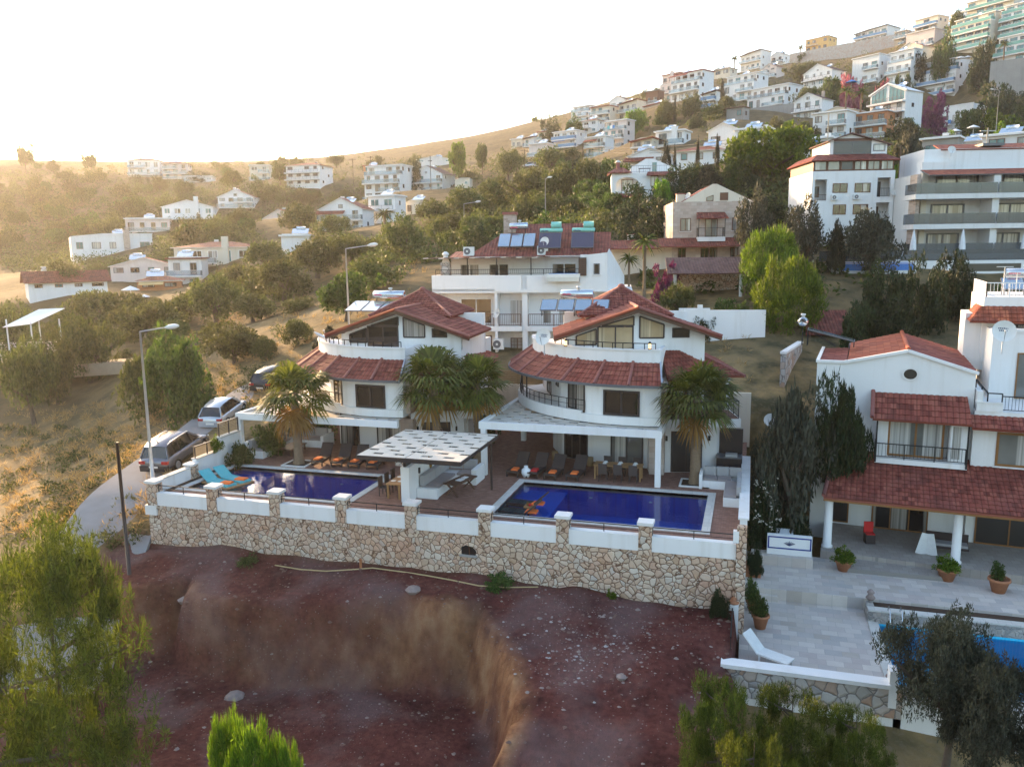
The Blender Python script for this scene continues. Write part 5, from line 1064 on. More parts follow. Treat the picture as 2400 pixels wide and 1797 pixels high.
def small_buildings():
    # brown pavilion on white columns, red shed, white garden wall, neighbour side wall
    o=atd(1577,700,70); P=frame(o[0],o[1],12,o[2]); r=root('pavilion','low brown roofed pavilion with white columns behind the white garden wall','pavilion',o)
    t=MB(); t.roofquad(P(-.6,-.8,2.2),P(6.4,-.8,2.2),P(6.2,3,3.5),P(-.4,3,3.5),M['tiled'],False); t.build('roof',r)
    for a in (.1,5.7): m=MB(); m.tube([P(a,-.3,-2),P(a,-.3,2.2)],.15,M['white'],10); m.build('column',r)
    m=MB(); m.pbox(P,-.3,6,2.4,2.8,-2,3.0,M['stone']); m.build('back_wall',r)
    o=atd(1892,785,60); P=frame(o[0],o[1],10,o[2]); r=root('shed','small open shed with a dark red tiled roof left of the neighbour house','shed',o); t=MB(); t.roofquad(P(-.1,0,.05),P(3.5,0,.05),P(3.5,2.8,1.65),P(.5,2.8,1.65),M['tilef'],False); t.build('roof',r); m=MB()
    for a in (.2,3.2): m.pbox(P,a-.06,a+.06,.1,.22,-2.6,0,M['wood'])
    m.pbox(P,.0,3.4,2.2,2.4,-2.6,.8,M['wood']); m.build('timber_frame',r)
    o=atd(1615,800,61); P=frame(o[0],o[1],11,o[2]); m=MB(); m.pbox(P,-.4,5.6,0,.25,-2,2.35,M['white']); m.pbox(P,.6,.95,-.05,.3,2.352,2.75,M['white']); m.pbox(P,-.8,1.5,.0,.25,2.352,2.5,M['white']); single(m,'garden_wall','white garden wall with one raised pier behind the bare yard','wall')
    o=atd(1850,850,53); m=MB(); P=frame(o[0],o[1],78,o[2]); m.pbox(P,-1.5,5,0,.3,-3,.75,M['stone_g']); m.pbox(P,-1.5,5,-.05,.35,.752,.9,M['white2']); single(m,'garden_wall','grey stone garden wall running back beside the neighbour gable','wall')
    o=atd(2000,150,385); 
    o=atd(1600+690/2.76,450/2.76,385); P=frame(o[0],o[1],-28,o[2]); m=MB(); m.pbox(P,0,62,0,3,-14,7.0,M['stone_far']); single(m,'retaining_wall','high grey retaining wall below the ridge villas','wall')
    o=atd(1600+1980/2.76,560/2.76,225); P=frame(o[0],o[1],-20,o[2]); m=MB(); m.pbox(P,0,9,0,2,-6,6.5,M['concrete']); single(m,'retaining_wall','tall grey concrete retaining wall left of the orange flanked house','wall')
    o=atd(1600+1400/2.76,800/2.76,265); m=MB(); o=atd(1500+1150/5.52,50+1330/5.52,252); P=frame(o[0],o[1],-20,o[2]); m.pbox(P,0,20,0,1,-4,4,M['concrete']); single(m,'garden_wall','pale concrete wall below the long white three storey block','wall')
    g=gpt(20,835,40,120); P=frame(g[0],g[1],22,g[2]); m=MB(); m.pbox(P,-8,6,0,.35,-1,1.7,M['pinkw']); single(m,'garden_wall','pale garden wall at the left edge below the glass canopy','wall')
    o=atd(40,745,84); g=gpt(70,770,40,160); P=frame(o[0],o[1],-8,o[2]); r=root('glass_canopy','slanted white glass canopy on thin posts at the left edge','canopy',(g[0],g[1],g[2])); t=MB(); t.slab([P(-1.0,-1,-.9),P(3.6,-1,-.4),P(5,1.8,1.0),P(1.0,1.8,.8)],.08,M['canvas']); t.build('roof',r); m=MB()
    for a,b in ((-.6,-.8),(3.2,-.8),(4.4,1.5),(1.2,1.5)): m.bar(P(a,b,-5),P(a,b,-.1),.1,.1,M['fr_white'])
    m.build('posts',r)
small_buildings()
# ---------------------------------------------------------------- hillside houses from the survey
RB={'w':'rglassw','b':'rglassb','g':'rglassg'}
def hill_house(i,h):
    reg,xL,xR,yT,yB,D,turn,fl,sty,wm,rm,rk,label=h; rr=random.Random(100+i)
    x0,yb=hpx(reg,xL,yB); x1,yt=hpx(reg,xR,yT); cx=(x0+x1)/2; base=atd(cx,yb,D); span=(x1-x0)/FPX*D; H=(yb-yt)/FPX*D
    v=Vector((base[0],base[1],0)).normalized(); th=math.radians(turn); ratio=.38 if sty=='longgable' else .72
    Wd=span/(math.cos(th)+ratio*abs(math.sin(th))); Dp=ratio*Wd; n=-v; c,s=math.cos(-th),math.sin(-th); n=Vector((n.x*c-n.y*s,n.x*s+n.y*c,0)); rz=math.atan2(n.x,-n.y)
    ctr=Vector(base)+v*(.5*(Wd*abs(math.sin(th))+Dp*math.cos(th))*.6); cat='house'; nm='hillside_house'
    r=root(nm,label,cat,(ctr.x,ctr.y,base[2]),'houses on the hillside',rz); I=lambda a,b,z:(a,b,z)
    w2,d2=Wd/2,Dp/2; W=M[wm]; gable=sty in ('gable','glassgable','longgable'); He=H
    if sty=='longgable': He=H*.52
    elif gable: He=max(H-.24*Wd,H*.6)
    elif sty=='hip': He=H*.72 if fl==1 else H*.84
    elif sty in ('shed','mono'): He=H*.86
    fh=He/fl; k3=.0
    m=MB()
    if sty=='flat' and fl>=3:
        k3=min(.22*Dp,2.2)   # set the top floor back
        m.box(-w2,w2,-d2,d2,-4.5,He-fh,W); m.box(-w2+.0,w2,-d2+k3,d2,He-fh+.001,He,W)
    else: m.box(-w2,w2,-d2,d2,-4.5,He,W)
    if gable and sty!='longgable':
        m.add([(-w2,-d2,He),(w2,-d2,He),(0,-d2,H-.12),(-w2,d2,He),(w2,d2,He),(0,d2,H-.12)],[(0,1,2),(5,4,3)],W)
    if sty in ('shed','mono'):
        m.add([(-w2,-d2,He),(w2,-d2,He),(w2,-d2,H),(-w2*.2,-d2,H),(-w2,d2,He),(w2,d2,He),(w2,d2,H),(-w2*.2,d2,H)],[(0,1,2,3),(7,6,5,4),(1,5,6,2),(3,2,6,7),(0,3,7,4)],W)
    m.build('wall',r,True)
    t=MB(); R=M[rm]; o=.35
    if sty=='glassgable':
        t.bar((-w2-o,-d2-.2,He),(0,-d2-.2,H),.35,.3,R); t.bar((w2+o,-d2-.2,He),(0,-d2-.2,H),.35,.3,R)
        for sx in (-1,1): t.slab([(sx*(w2+o),-d2-.3,He),(sx*(w2+o),d2,He),(0,d2,H),(0,-d2-.3,H)],.12,M['fr_white'])
    elif sty=='longgable':
        t.roofquad((-w2-.6,-d2-.7,He-.1),(w2+.6,-d2-.7,He-.1),(w2+.6,0,H),(-w2-.6,0,H),R,False); t.roofquad((w2+.6,d2+.7,He-.1),(-w2-.6,d2+.7,He-.1),(-w2-.6,0,H),(w2+.6,0,H),R,False)
        t.add([(-w2,-d2,He),(-w2,d2,He),(-w2,0,H-.2)],[(0,1,2)],W); t.add([(w2,-d2,He),(w2,d2,He),(w2,0,H-.2)],[(2,1,0)],W)
    elif gable:
        for sx in (-1,1): t.roofquad((sx*(w2+o),-d2-o,He-.12),(sx*(w2+o),d2+o,He-.12),(0,d2+o,H+.02),(0,-d2-o,H+.02),R,False,mb=M['white2'])
    elif sty=='hip':
        e=.5; rl=max(.2,w2-d2); q=[(-w2-e,-d2-e,He),(w2+e,-d2-e,He),(w2+e,d2+e,He),(-w2-e,d2+e,He)]; a,b=(-rl,0,H),(rl,0,H)
        t.roofquad(q[0],q[1],b,a,R,False,mb=M['white2']); t.roofquad(q[2],q[3],a,b,R,False); t.roofquad(q[1],q[2],b,b,R,False); t.roofquad(q[3],q[0],a,a,R,False)
    elif sty=='mono':
        t.slab([(-w2-.5,-d2-.9,He-.15),(w2+.4,-d2-.9,H),(w2+.4,d2+.3,H),(-w2-.5,d2+.3,He-.15)],.22,R,[(0,0),(Wd,0),(Wd,Dp),(0,Dp)])
    elif sty=='shed':
        t.bar((-w2-.1,-d2-.06,He),(-w2*.2,-d2-.06,H+.06),.2,.2,W); t.bar((-w2*.2,-d2-.06,H+.06),(w2+.1,-d2-.06,H+.06),.2,.2,W)
    else:
        t.box(-w2-.35,w2+.35,-d2-(.5 if not k3 else -k3+.5),d2+.2,He+.002,He+.25,R if rm!='wood' else M['wood'])
        t.box(-w2+.1,w2-.1,-d2+k3+.2,d2-.2,He+.252,He+.4,W)
    t.build('roof',r,True)
    # openings
    small=D>330; fr=rr.choice(['fr_white','fr_grey','fr_grey','fr_brown']) if rk!='g' else 'fr_grey'
    if wm in('yellow','orange_r'): fr='fr_brown'
    gls=['glassw','glassc','glasst','glass'] if rk!='g' else ['glasst','glasst','glasst','glass']
    nb=max(2,min(5,round(Wd/3.0))); bw=Wd/nb
    for f in range(fl):
        z=f*fh; b=-d2+(k3 if (k3 and f==fl-1) else 0)
        if sty=='glassgable' and f==fl-1:
            for sx in (-1,1): polywin_l(r,[(sx*.25,z+.3),(sx*(w2-.3),z+.3),(sx*(w2-.3),He-.15),(sx*.25,H-.5)],-d2,'glasst')
            continue
        for k in range(nb):
            if rr.random()<.1: continue
            xc=-w2+bw*(k+.5); ww=bw*(.72 if rk in 'gb' else rr.choice([.4,.55,.62])); door=rr.random()<.6 and rk!='i' or rk in 'gb'
            lo=z+.12 if door else z+.9; hi=z+min(fh-.35,2.35)
            if hi-lo<.5: lo=z+.3;hi=z+fh*.75
            win(r,I,xc-ww/2,xc+ww/2,lo,hi,b=b,fr=fr,gl=rr.choice(gls) if label.find('half finished')<0 else 'glassd',mul=1 if ww>1.1 else 0,local=True,fw=.09,out=.08,name='window')
        # side facing the viewer's right
        sx=w2 if turn>=0 else -w2
        S=(lambda a,b,z:(w2-b,a,z)) if turn>=0 else (lambda a,b,z:(-w2+b,-a,z))
        for k in range(1 if Dp<7 else 2):
            if rr.random()<.35: continue
            a=-d2+Dp*((k+.6)/(1.4 if Dp<7 else 2.4)); win(r,S,a-.45,a+.45,z+.95,z+min(fh-.4,2.1),b=0,fr=fr,gl='glass',mul=0,local=True,fw=.09,out=.07)
    if gable and sty=='gable' and fl>1: win(r,I,-.5,.5,He+.15,He+.95 if H-He>1.5 else He+.7,b=-d2,fr=fr,gl='glassc',mul=0,local=True,fw=.08)
    if rk!='i' or fl>1:
        for f in range(0 if rk in RB else 1,fl):
            z=f*fh; bd=1.3 if not (k3 and f==fl-1) else k3; full=rr.random()<.65 or rk in 'bg'; a0,a1=(-w2-.15,w2+.1) if full else ((-w2,w2*.1) if rr.random()<.5 else (-w2*.1,w2))
            b1=-d2+(k3 if (k3 and f==fl-1) else 0); b0=b1-bd
            s=MB(); s.box(a0,a1,b0,b1-.004,z-.3,z+.02,M['white2'] if wm!='yellow' else M['cream']); bb=s.build('balcony',r,True)
            if rk in RB:
                g=MB(); gm=M[RB[rk]]; g.box(a0+.03,a1-.03,b0+.03,b0+.07,z+.025,z+.95,gm); g.box(a0+.03,a0+.07,b0+.07,b1-.1,z+.025,z+.95,gm); g.box(a1-.07,a1-.03,b0+.07,b1-.1,z+.025,z+.95,gm); g.box(a0,a1,b0+.02,b0+.08,z+.952,z+1.0,M['metal']); g.build('railing',bb,True)
            else: rail(bb,[(a0+.05,b0+.05,z+.02),(a1-.05,b0+.05,z+.02)],.9,'fr_brown' if wm in('cream','yellow','pinkw') else 'fr_grey',.35,local=True,r=.03)
    # roof clutter
    q=rr.random()
    if gable or sty=='hip' or q<.4:
        cx_=rr.uniform(-.6,.6)*w2; m=MB(); m.box(cx_-.35,cx_+.35,d2*.2,d2*.2+.6,He-.3,H+rr.uniform(.3,1.0),M['white'] if q<.6 else M['brickc']); m.build('chimney',r,True)
    if rr.random()<.6:
        zz=He+.42 if sty=='flat' else (H*.5+He*.5+.25); cx_=rr.uniform(-.5,.3)*w2; m=MB(); m.tube([(cx_,.5,zz+1.0),(cx_+1.6,.5,zz+1.0)],.3,M['tank'],8)
        m.slab([(cx_-.6,-1.3,zz+.1),(cx_+2.2,-1.3,zz+.1),(cx_+2.2,.4,zz+.95),(cx_-.6,.4,zz+.95)],.08,M['panel']); m.bar((cx_,.5,zz-.6),(cx_,.5,zz+.9),.06,.06,M['iron']); m.bar((cx_+1.6,.5,zz-.6),(cx_+1.6,.5,zz+.9),.06,.06,M['iron']); m.build('solar_tank_and_panel',r,True)
    L=label
    if 'blue awning' in L or 'red awning' in L or 'yellow canopy' in L or 'amber lit' in L:
        m=MB(); mt=M['awn'] if 'blue' in L else M['yellow']; zz=max(1.9,fh*.95); m.slab([(-w2*.9,-d2-1.9,zz-.5),(w2*.2,-d2-1.9,zz-.5),(w2*.2,-d2-.02,zz),(-w2*.9,-d2-.02,zz)],.06,mt); m.build('awning',r,True)
    if 'maroon' in L or 'dark red skirt' in L or 'dark red side' in L:
        m=MB(); zz=He-fh*.15; m.roofquad((-w2-.6,-d2-1.2,zz-.7),(w2*.2,-d2-1.2,zz-.7),(w2*.2,-d2-.02,zz),(-w2-.6,-d2-.02,zz),M['tilef'],False); m.build('skirt_roof',r,True)
    if 'laundry' in L or 'towels' in L:
        for k,mt in enumerate(('turq','canvas','awn')): m=MB(); a=-w2*.3+k*.9; m.box(a,a+.7,-d2-1.36,-d2-1.32,fh*(fl-1)+.15,fh*(fl-1)+1.05,M[mt]); m.build('hanging_cloth',r,True)
    if 'chimney' in L:
        m=MB(); a=w2*.35; m.box(a-.6,a+.6,-d2-.6,-d2-.004,-3,H+.9,M['brickc'] if 'brick' in L else W); m.build('chimney',r,True)
    return r
def polywin_l(parent,pts,y,gl):
    m=MB(); n=len(pts)
    for i in range(n):
        (a0,c0),(a1,c1)=pts[i],pts[(i+1)%n]; m.bar((a0,y-.02,c0),(a1,y-.02,c1),.14,.1,M['fr_white'],up=(0,-1,0))
    xs=[p[0] for p in pts]; lo,hi=min(xs),max(xs)
    for k in range(1,4):
        x=lo+(hi-lo)*k/4; m.bar((x,y-.02,pts[0][1]),(x,y-.02,np.interp(x,sorted((pts[2][0],pts[3][0])),[p[1] for p in sorted(pts[2:])])),.08,.08,M['fr_grey'],up=(0,-1,0))
    f=m.build('window',parent,True); g=MB(); g.poly([(a,y-.012,c) for a,c in pts],M[gl]); g.build('pane',f,True)
for _i,_h in enumerate(HT): hill_house(_i,_h)
# ---------------------------------------------------------------- vegetation prototypes
def leaves(C,r,per,ll,lw,rng,outb=.5,upb=.2,jit=.35):
    """C: clump centres (n,3), r: clump radii (n,); returns quad vertices around each clump"""
    n=len(C); N=n*per; c=np.repeat(C,per,0); rr=np.repeat(r,per)
    d=rng.normal(size=(N,3)); d/=np.linalg.norm(d,axis=1,keepdims=True); rad=rr*(1-jit+jit*2*rng.random(N)**1.5*.5)*(.55+.45*rng.random(N)**.4)
    p=c+d*rad[:,None]*np.array([1,1,.8])
    ax=d*outb+rng.normal(size=(N,3))*.6+np.array([0,0,upb]); ax/=np.linalg.norm(ax,axis=1,keepdims=True)
    s=np.cross(ax,rng.normal(size=(N,3))); s/=np.linalg.norm(s,axis=1,keepdims=True)
    L=(ll*(.6+.8*rng.random(N)))[:,None]; w_=(lw*(.6+.8*rng.random(N)))[:,None]
    v=np.stack([p-s*w_*.5,p+ax*L*.55-s*w_*.6,p+ax*L,p+ax*L*.45+s*w_*.6],1)
    return v.reshape(-1,3)
def qmesh(name,v,mat):
    f=np.arange(len(v)).reshape(-1,4); me=npmesh(name,v,f); me.materials.append(mat); return me
def crown_pts(kind,seed,n):
    rng=np.random.default_rng(seed); P=[]
    lob=rng.normal(size=(6,3)); lob/=np.linalg.norm(lob,axis=1,keepdims=True); la=.25+.35*rng.random(6)
    while len(P)<n:
        d=rng.normal(size=3); d/=np.linalg.norm(d); k=rng.random()**.38
        bulge=.72+sum(a*max(0,float(d@l))**4 for a,l in zip(la,lob))
        if kind=='ball': q=np.array([d[0]*.82,d[1]*.82,d[2]*.36])*k*bulge+np.array([0,0,.6])
        elif kind=='bush': q=np.array([d[0]*.85,d[1]*.85,abs(d[2])*.72])*k*bulge+np.array([0,0,.12])
        elif kind=='cone':
            z=rng.random()**1.3; R=(1-z)**.75*.9+.05; a=rng.random()*6.283; q=np.array([math.cos(a)*R*(.4+.6*k),math.sin(a)*R*(.4+.6*k),.12+.85*z])
        elif kind=='col':
            z=rng.random(); R=.75*math.sin(math.pi*min(1,(z*.93+.06)))**.6; a=rng.random()*6.283; q=np.array([math.cos(a)*R*k,math.sin(a)*R*k,.03+.95*z])
        elif kind=='pine':
            z=rng.random()**.9; lay=math.floor(z*7)/7+rng.normal()*.03; R=(.35+.65*math.sin(math.pi*(.12+.8*z)))*.95; a=rng.random()*6.283; q=np.array([math.cos(a)*R*(.25+.75*k),math.sin(a)*R*(.25+.75*k),.1+.86*lay+.05*math.sin(a*3+seed)])
        if q[2]<.02: continue
        P.append(q)
    return np.array(P)
PROT=bpy.data.collections.new('prototypes')   # meshes only; objects are linked individually
def trunk_mesh(name,P,seed,r0,kind):
    rr=random.Random(seed); m=MB(); B=M['bark']; fk=.32 if kind=='ball' else .5
    if kind in('cone','col','pine'):
        m.tube([(0,0,-.05),(.02,0,.3),(.0,.02,.6),(0,0,.93)],[r0,r0*.8,r0*.5,r0*.1],B,7)
        nb=14
        for k in range(nb):
            q=P[rr.randrange(len(P))]; z=max(.06,q[2]-.08); m.tube([(0,0,z),(q[0]*.5,q[1]*.5,z+.03),(q[0]*.95,q[1]*.95,q[2])],[r0*.3,r0*.2,r0*.07],B,5)
    else:
        lean=(rr.uniform(-.12,.12),rr.uniform(-.12,.12)); f=(lean[0],lean[1],fk)
        if kind=='bush': f=(0,0,.08)
        m.tube([(0,0,-.06),(lean[0]*.4,lean[1]*.4,f[2]*.5),f],[r0*1.25,r0*.9,r0*.75],B,8)
        for k in range(9):
            q=P[rr.randrange(len(P))]; mid=((f[0]+q[0])*.5+rr.uniform(-.08,.08),(f[1]+q[1])*.5+rr.uniform(-.08,.08),f[2]+(q[2]-f[2])*.45)
            m.tube([f,mid,tuple(q)],[r0*.55,r0*.35,r0*.08],B,6)
    o=m.build(name,None,True); me=o.data; bpy.data.objects.remove(o); return me
PT={}
def proto(key,kind,mat,n,per,cr,ll,lw,r0,nv=3,outb=.5,upb=.2):
    L=[]
    for s in range(nv):
        sd=hash((len(key),key[0],s))%9973 if False else (sum(map(ord,key))*31+s*101)
        rng=np.random.default_rng(sd); P=crown_pts(kind,sd,n); r=cr*(.6+.8*rng.random(n)); v=leaves(P,r,per,ll,lw,rng,outb,upb)
        L.append((qmesh(key+'_crown',v,M[mat]),trunk_mesh(key+'_trunk',P,sd,r0,kind)))
    PT[key]=L
proto('olive','ball','lf_olive',60,85,.22,.085,.036,.075,4)
proto('oliveg','ball','lf_oliveg',64,110,.20,.075,.03,.07,3)
proto('bright','ball','lf_bright',70,110,.19,.075,.05,.06,2)
proto('mid','ball','lf_mid',60,90,.21,.08,.05,.06,3)
proto('dark','bush','lf_dark',60,100,.22,.08,.045,.04,3)
proto('darkt','cone','lf_cyp',80,80,.17,.08,.04,.03,2)
proto('cyp','col','lf_cyp',90,60,.2,.07,.03,.03,1,.3,.9)
proto('bush','bush','lf_mid',40,70,.25,.11,.06,.03,3)
proto('scrub','bush','lf_olive',36,60,.25,.12,.055,.03,4)
proto('greenb','bush','lf_bright',40,80,.24,.11,.06,.03,2)
proto('pinkb','bush','lf_pink',36,60,.24,.12,.08,.03,1)
proto('purpleb','bush','lf_purple',36,80,.24,.1,.08,.03,1)
proto('pinebr','pine','lf_bright',120,95,.15,.11,.016,.04,2,.5,.7)
def tufts(key,kind,mat,npad,ntuft,pr,per,tr,ll,lw,r0,nv,upb):
    L=[]
    for s in range(nv):
        sd=sum(map(ord,key))*17+s*77; rng=np.random.default_rng(sd); P=crown_pts(kind,sd,npad); n=npad*ntuft
        c=np.repeat(P,ntuft,0); o=rng.normal(size=(n,3)); o/=np.linalg.norm(o,axis=1,keepdims=True); c=c+o*(pr*(.35+.65*rng.random(n)**.5)*np.repeat(.6+.8*rng.random(npad),ntuft))[:,None]*np.array([1,1,.55])
        L.append((qmesh(key+'_crown',leaves(c,np.full(n,tr),per,ll,lw,rng,1.1,upb,.2),M[mat]),trunk_mesh(key+'_trunk',P,sd,r0,kind)))
    PT[key]=L
tufts('pine','pine','lf_pine',115,22,.125,26,.016,.030,.0035,.03,1,.35)
tufts('pinel','pine','lf_pine',70,20,.17,24,.028,.055,.0065,.04,2,.45)
tufts('oliven','ball','lf_oliveg',95,26,.16,20,.03,.034,.0095,.05,1,.25)
proto('shrubn','bush','lf_dark',110,190,.16,.06,.02,.03,2)
proto('olived','ball','lf_dark',120,200,.14,.055,.02,.05,1)
KN={'olive':('olive_tree','tree'),'oliveg':('olive_tree','tree'),'oliven':('olive_tree','tree'),'olived':('tree','tree'),'bright':('broadleaf_tree','tree'),'mid':('broadleaf_tree','tree'),'dark':('dense_shrub','shrub'),'darkt':('conifer_tree','tree'),'cyp':('cypress_tree','tree'),'bush':('shrub','shrub'),'scrub':('shrub','shrub'),'greenb':('shrub','shrub'),'pinkb':('oleander_shrub','shrub'),'purpleb':('bougainvillea_shrub','shrub'),'pinebr':('pine_tree','tree'),'pine':('pine_tree','tree'),'pinel':('pine_tree','tree'),'shrubn':('oleander_shrub','shrub')}
TR=random.Random(5)
def plant(key,x,y,z,w,h,label,group=None,var=None):
    c,t=PT[key][TR.randrange(len(PT[key])) if var is None else var]
    r=root(KN[key][0],label,KN[key][1],(x,y,z),group,TR.uniform(0,6.28)); r.scale=(w/2,w/2,h)
    for nm,me in (('crown',c),('trunk',t)):
        o=bpy.data.objects.new(nm,me); COL.objects.link(o); o.parent=r
    return r
def ptree(key,px,top,w,D,label,group=None,base=None,sink=.15,var=None):
    q=atd(px,top,D); z=H1(q[0],q[1]) if base is None else base
    h=max(1.0,q[2]-z+sink); return plant(key,q[0],q[1],z-sink,w/FPX*D*1.12,h,label,group,var)
# ---------------------------------------------------------------- individual trees
def trees():
    G='olive trees in the grove left of the villas'; L='dusty green olive tree in the grove between the road and the left hillside houses'
    for px,top,w,D in [(60,800,120,72),(120,795,105,76),(200,752,135,80),(345,712,165,88),(210,680,165,104),(300,684,110,108),(500,650,150,96),(430,690,120,100),(590,690,120,92),(660,610,130,100),(740,560,135,108),(620,565,110,120),(870,598,150,86),(945,512,115,104),(1065,500,160,118),(1090,445,125,140),(1010,470,100,135),(1160,425,105,150),(1240,400,110,140),(1310,395,110,134),(1380,372,95,130),(1190,350,70,210),(690,700,110,84),(560,620,110,118),(150,620,120,130),(820,555,110,110),(1290,345,90,190),(780,505,100,140),(700,480,100,170),(1140,520,90,112),(20,720,110,100),(400,750,110,84)]:
        ptree('olive',px,top,w,D,L,G)
    ptree('olive',545,762,165,69,'large olive tree directly above the white hatchback on the dry slope')
    for px,top,w,D,k,l in [(400,795,150,57,'mid','leafy green tree behind the tall lamp post beside the grey estate car'),(455,860,120,55,'bush','tangled green bush beside the road left of the white hatchback'),(330,830,130,62,'olive','sunlit olive tree left of the tall lamp post'),(805,645,150,71,'mid','round green tree right of the curved lamp post behind the left villa'),(1120,525,62,92,'dark','dense dark shrub left of the stone chimney of the guest house'),(765,770,90,58,'darkt','dark conifer just left of the left villa roof'),(905,690,60,64,'greenb','bright shrub between the left villa pyramid roof and the guest house'),
        (1815,300,165,104,'bright','large sunlit bright green tree beside the brown glazed block'),(1745,330,100,108,'mid','green tree left of the large sunlit tree below the laundry house'),(1590,400,120,103,'dark','dark tree mass left of the large sunlit tree'),(1660,395,110,100,'darkt','dark conifer group leaning on the large sunlit tree'),(1500,440,110,100,'dark','dark green thicket below the arched villa'),(1560,470,130,94,'dark','dark thicket behind the left end of the stone house'),(1440,450,90,108,'mid','green tree left of the arched villa door'),(1480,520,110,88,'dark','dark bush above the red wing roof left of the stone house'),(1720,470,120,95,'dark','dark shrub mass right of the stone house gable'),(1800,470,120,92,'dark','dark shrub mass left below the brown glazed block'),(1550,425,60,100,'bright','feathery light green tree right of the arched villa'),
        (1812,538,135,67,'pinebr','tall bright green pine left of the infinity pool'),(1852,612,150,61,'pinebr','round bright pine in front of the pale rubble wall'),(1772,478,95,78,'oliveg','grey olive tree right of the stone house balcony'),(1890,498,110,74,'oliveg','grey olive tree under the brown glazed block'),(2045,492,140,72,'oliveg','brownish grey olive tree between the glazed block and the infinity pool chair'),(1965,520,45,73,'darkt','small dark fir between two grey olive trees'),(2125,312,80,98,'oliveg','tall pale topped olive beside the wooden pole at right'),(2100,370,50,97,'greenb','yellow green shrub under the pale topped olive'),
        (2050,640,85,61,'dark','dark bush at the left end of the pale rubble wall'),(2110,622,75,60,'dark','dark bush second from left before the pale rubble wall'),(2180,625,85,60,'dark','dark bush in the middle before the pale rubble wall'),(2250,600,90,62,'dark','tallest dark bush before the smoked glass flats'),(2020,690,90,57,'dark','dark bush above the solar drum of the neighbour house'),(2100,700,110,56,'dark','broad dark bush left of the neighbour tower'),(2355,650,60,64,'bush','rounded bush under the lowest smoked glass balcony'),(2300,700,60,60,'bush','low bush behind the neighbour roof antennas'),
        (1700,700,70,64,'bush','round shrub before the brown pavilion'),(1590,665,80,66,'olive','pale olive shrub behind the right villa pyramid roof'),(1640,720,60,61,'dark','dark creeper hanging on the white garden wall'),(1555,625,60,70,'purpleb','purple bougainvillea beside the brown pavilion'),(1650,640,130,74,'bush','clipped green hedge shrub under the stone house porch'),(1590,600,60,78,'bush','green shrub before the stone house wing'),(1740,690,80,62,'bush','dark green shrub right of the brown pavilion')]:
        ptree(k,px,top,w,D,l)
    for px,top,w,D,l in [(1694,195,16,232,'tall slender cypress standing alone among the white flats'),(1582,232,10,236,'small slender cypress left of the tall one'),(1561,342,30,112,'dark cypress before the white gable of the red roofed house'),(1582,350,12,110,'thin cypress beside the shuttered window'),(1636,330,14,112,'thin tall cypress before the red hip roof'),(1682,325,16,114,'thin cypress at the right end of the red hip roof')]: ptree('cyp',px,top,w,D,l)
    for px,top,w,D,k,l in [(55,340,42,385,'mid','lone umbrella shaped tree on the left skyline'),(210,360,40,390,'mid','round tree on the skyline left of the big hotel'),(455,405,60,320,'dark','dark trees right of the big hotel on the skyline'),(545,410,60,300,'dark','dark tree on the skyline left of the tank roofed block'),(655,385,40,265,'mid','round tree between the tank roofed block and the half finished house'),(970,358,48,240,'dark','dark round tree on the skyline beside the grey hall'),(1075,335,40,235,'bright','light green tree left of the earth mound on the skyline'),(1130,336,34,240,'mid','green tree on the skyline beside the earth mound'),(1297,283,52,272,'dark','broad dark tree on the skyline below the lone white block'),(1345,280,44,268,'mid','green tree right of the broad dark skyline tree'),(1490,258,45,240,'bright','bright tree below the long cream skyline house'),(1620,222,62,232,'olive','olive green tree below the white house with the maroon awning'),(1665,250,60,224,'mid','green tree left of the tall cypress'),(1705,225,50,230,'olive','olive tree just right of the tall cypress'),(1560,240,60,238,'olive','large shrub below the brown pergola house'),
        (1990,172,56,252,'pinkb','pink flowering oleander with a blue parasol at its foot'),(2070,188,34,248,'pinkb','smaller pink oleander above the glazed gable house'),(2125,172,36,240,'mid','round green tree left of the blue balcony hotel'),(2245,30,40,290,'olive','olive tree beside the cream stepped flats'),(2215,100,60,262,'mid','mid green tree under the cream stepped flats'),(2305,104,66,245,'dark','big dark tree beside the feathery palm'),(2160,110,50,268,'dark','dark tree behind the white tower house'),(1950,180,60,240,'mid','green shrub tree right of the split gable house'),(1890,205,50,245,'olive','olive shrub below the split gable house'),(2185,232,70,205,'purpleb','dark red shrub under the blue balcony hotel'),(2340,200,90,200,'dark','dark shrub bank behind the lamp on the right slope'),(2360,255,110,180,'greenb','bright shrub bank left of the right edge'),(2270,262,60,178,'mid','green shrub right of the plain white cube house'),(2350,290,60,140,'greenb','bright green shrub above the white pergola roof'),(2230,310,70,135,'greenb','low bright shrubs below the two parasols'),(2120,280,80,172,'dark','dark bush right of the orange terrace house'),(1880,150,70,300,'olive','dry yellowish shrub under the ridge retaining wall'),(1905,300,50,165,'dark','dark bush below the white terrace house')]:
        ptree(k,px,top,w,D,l)
trees()
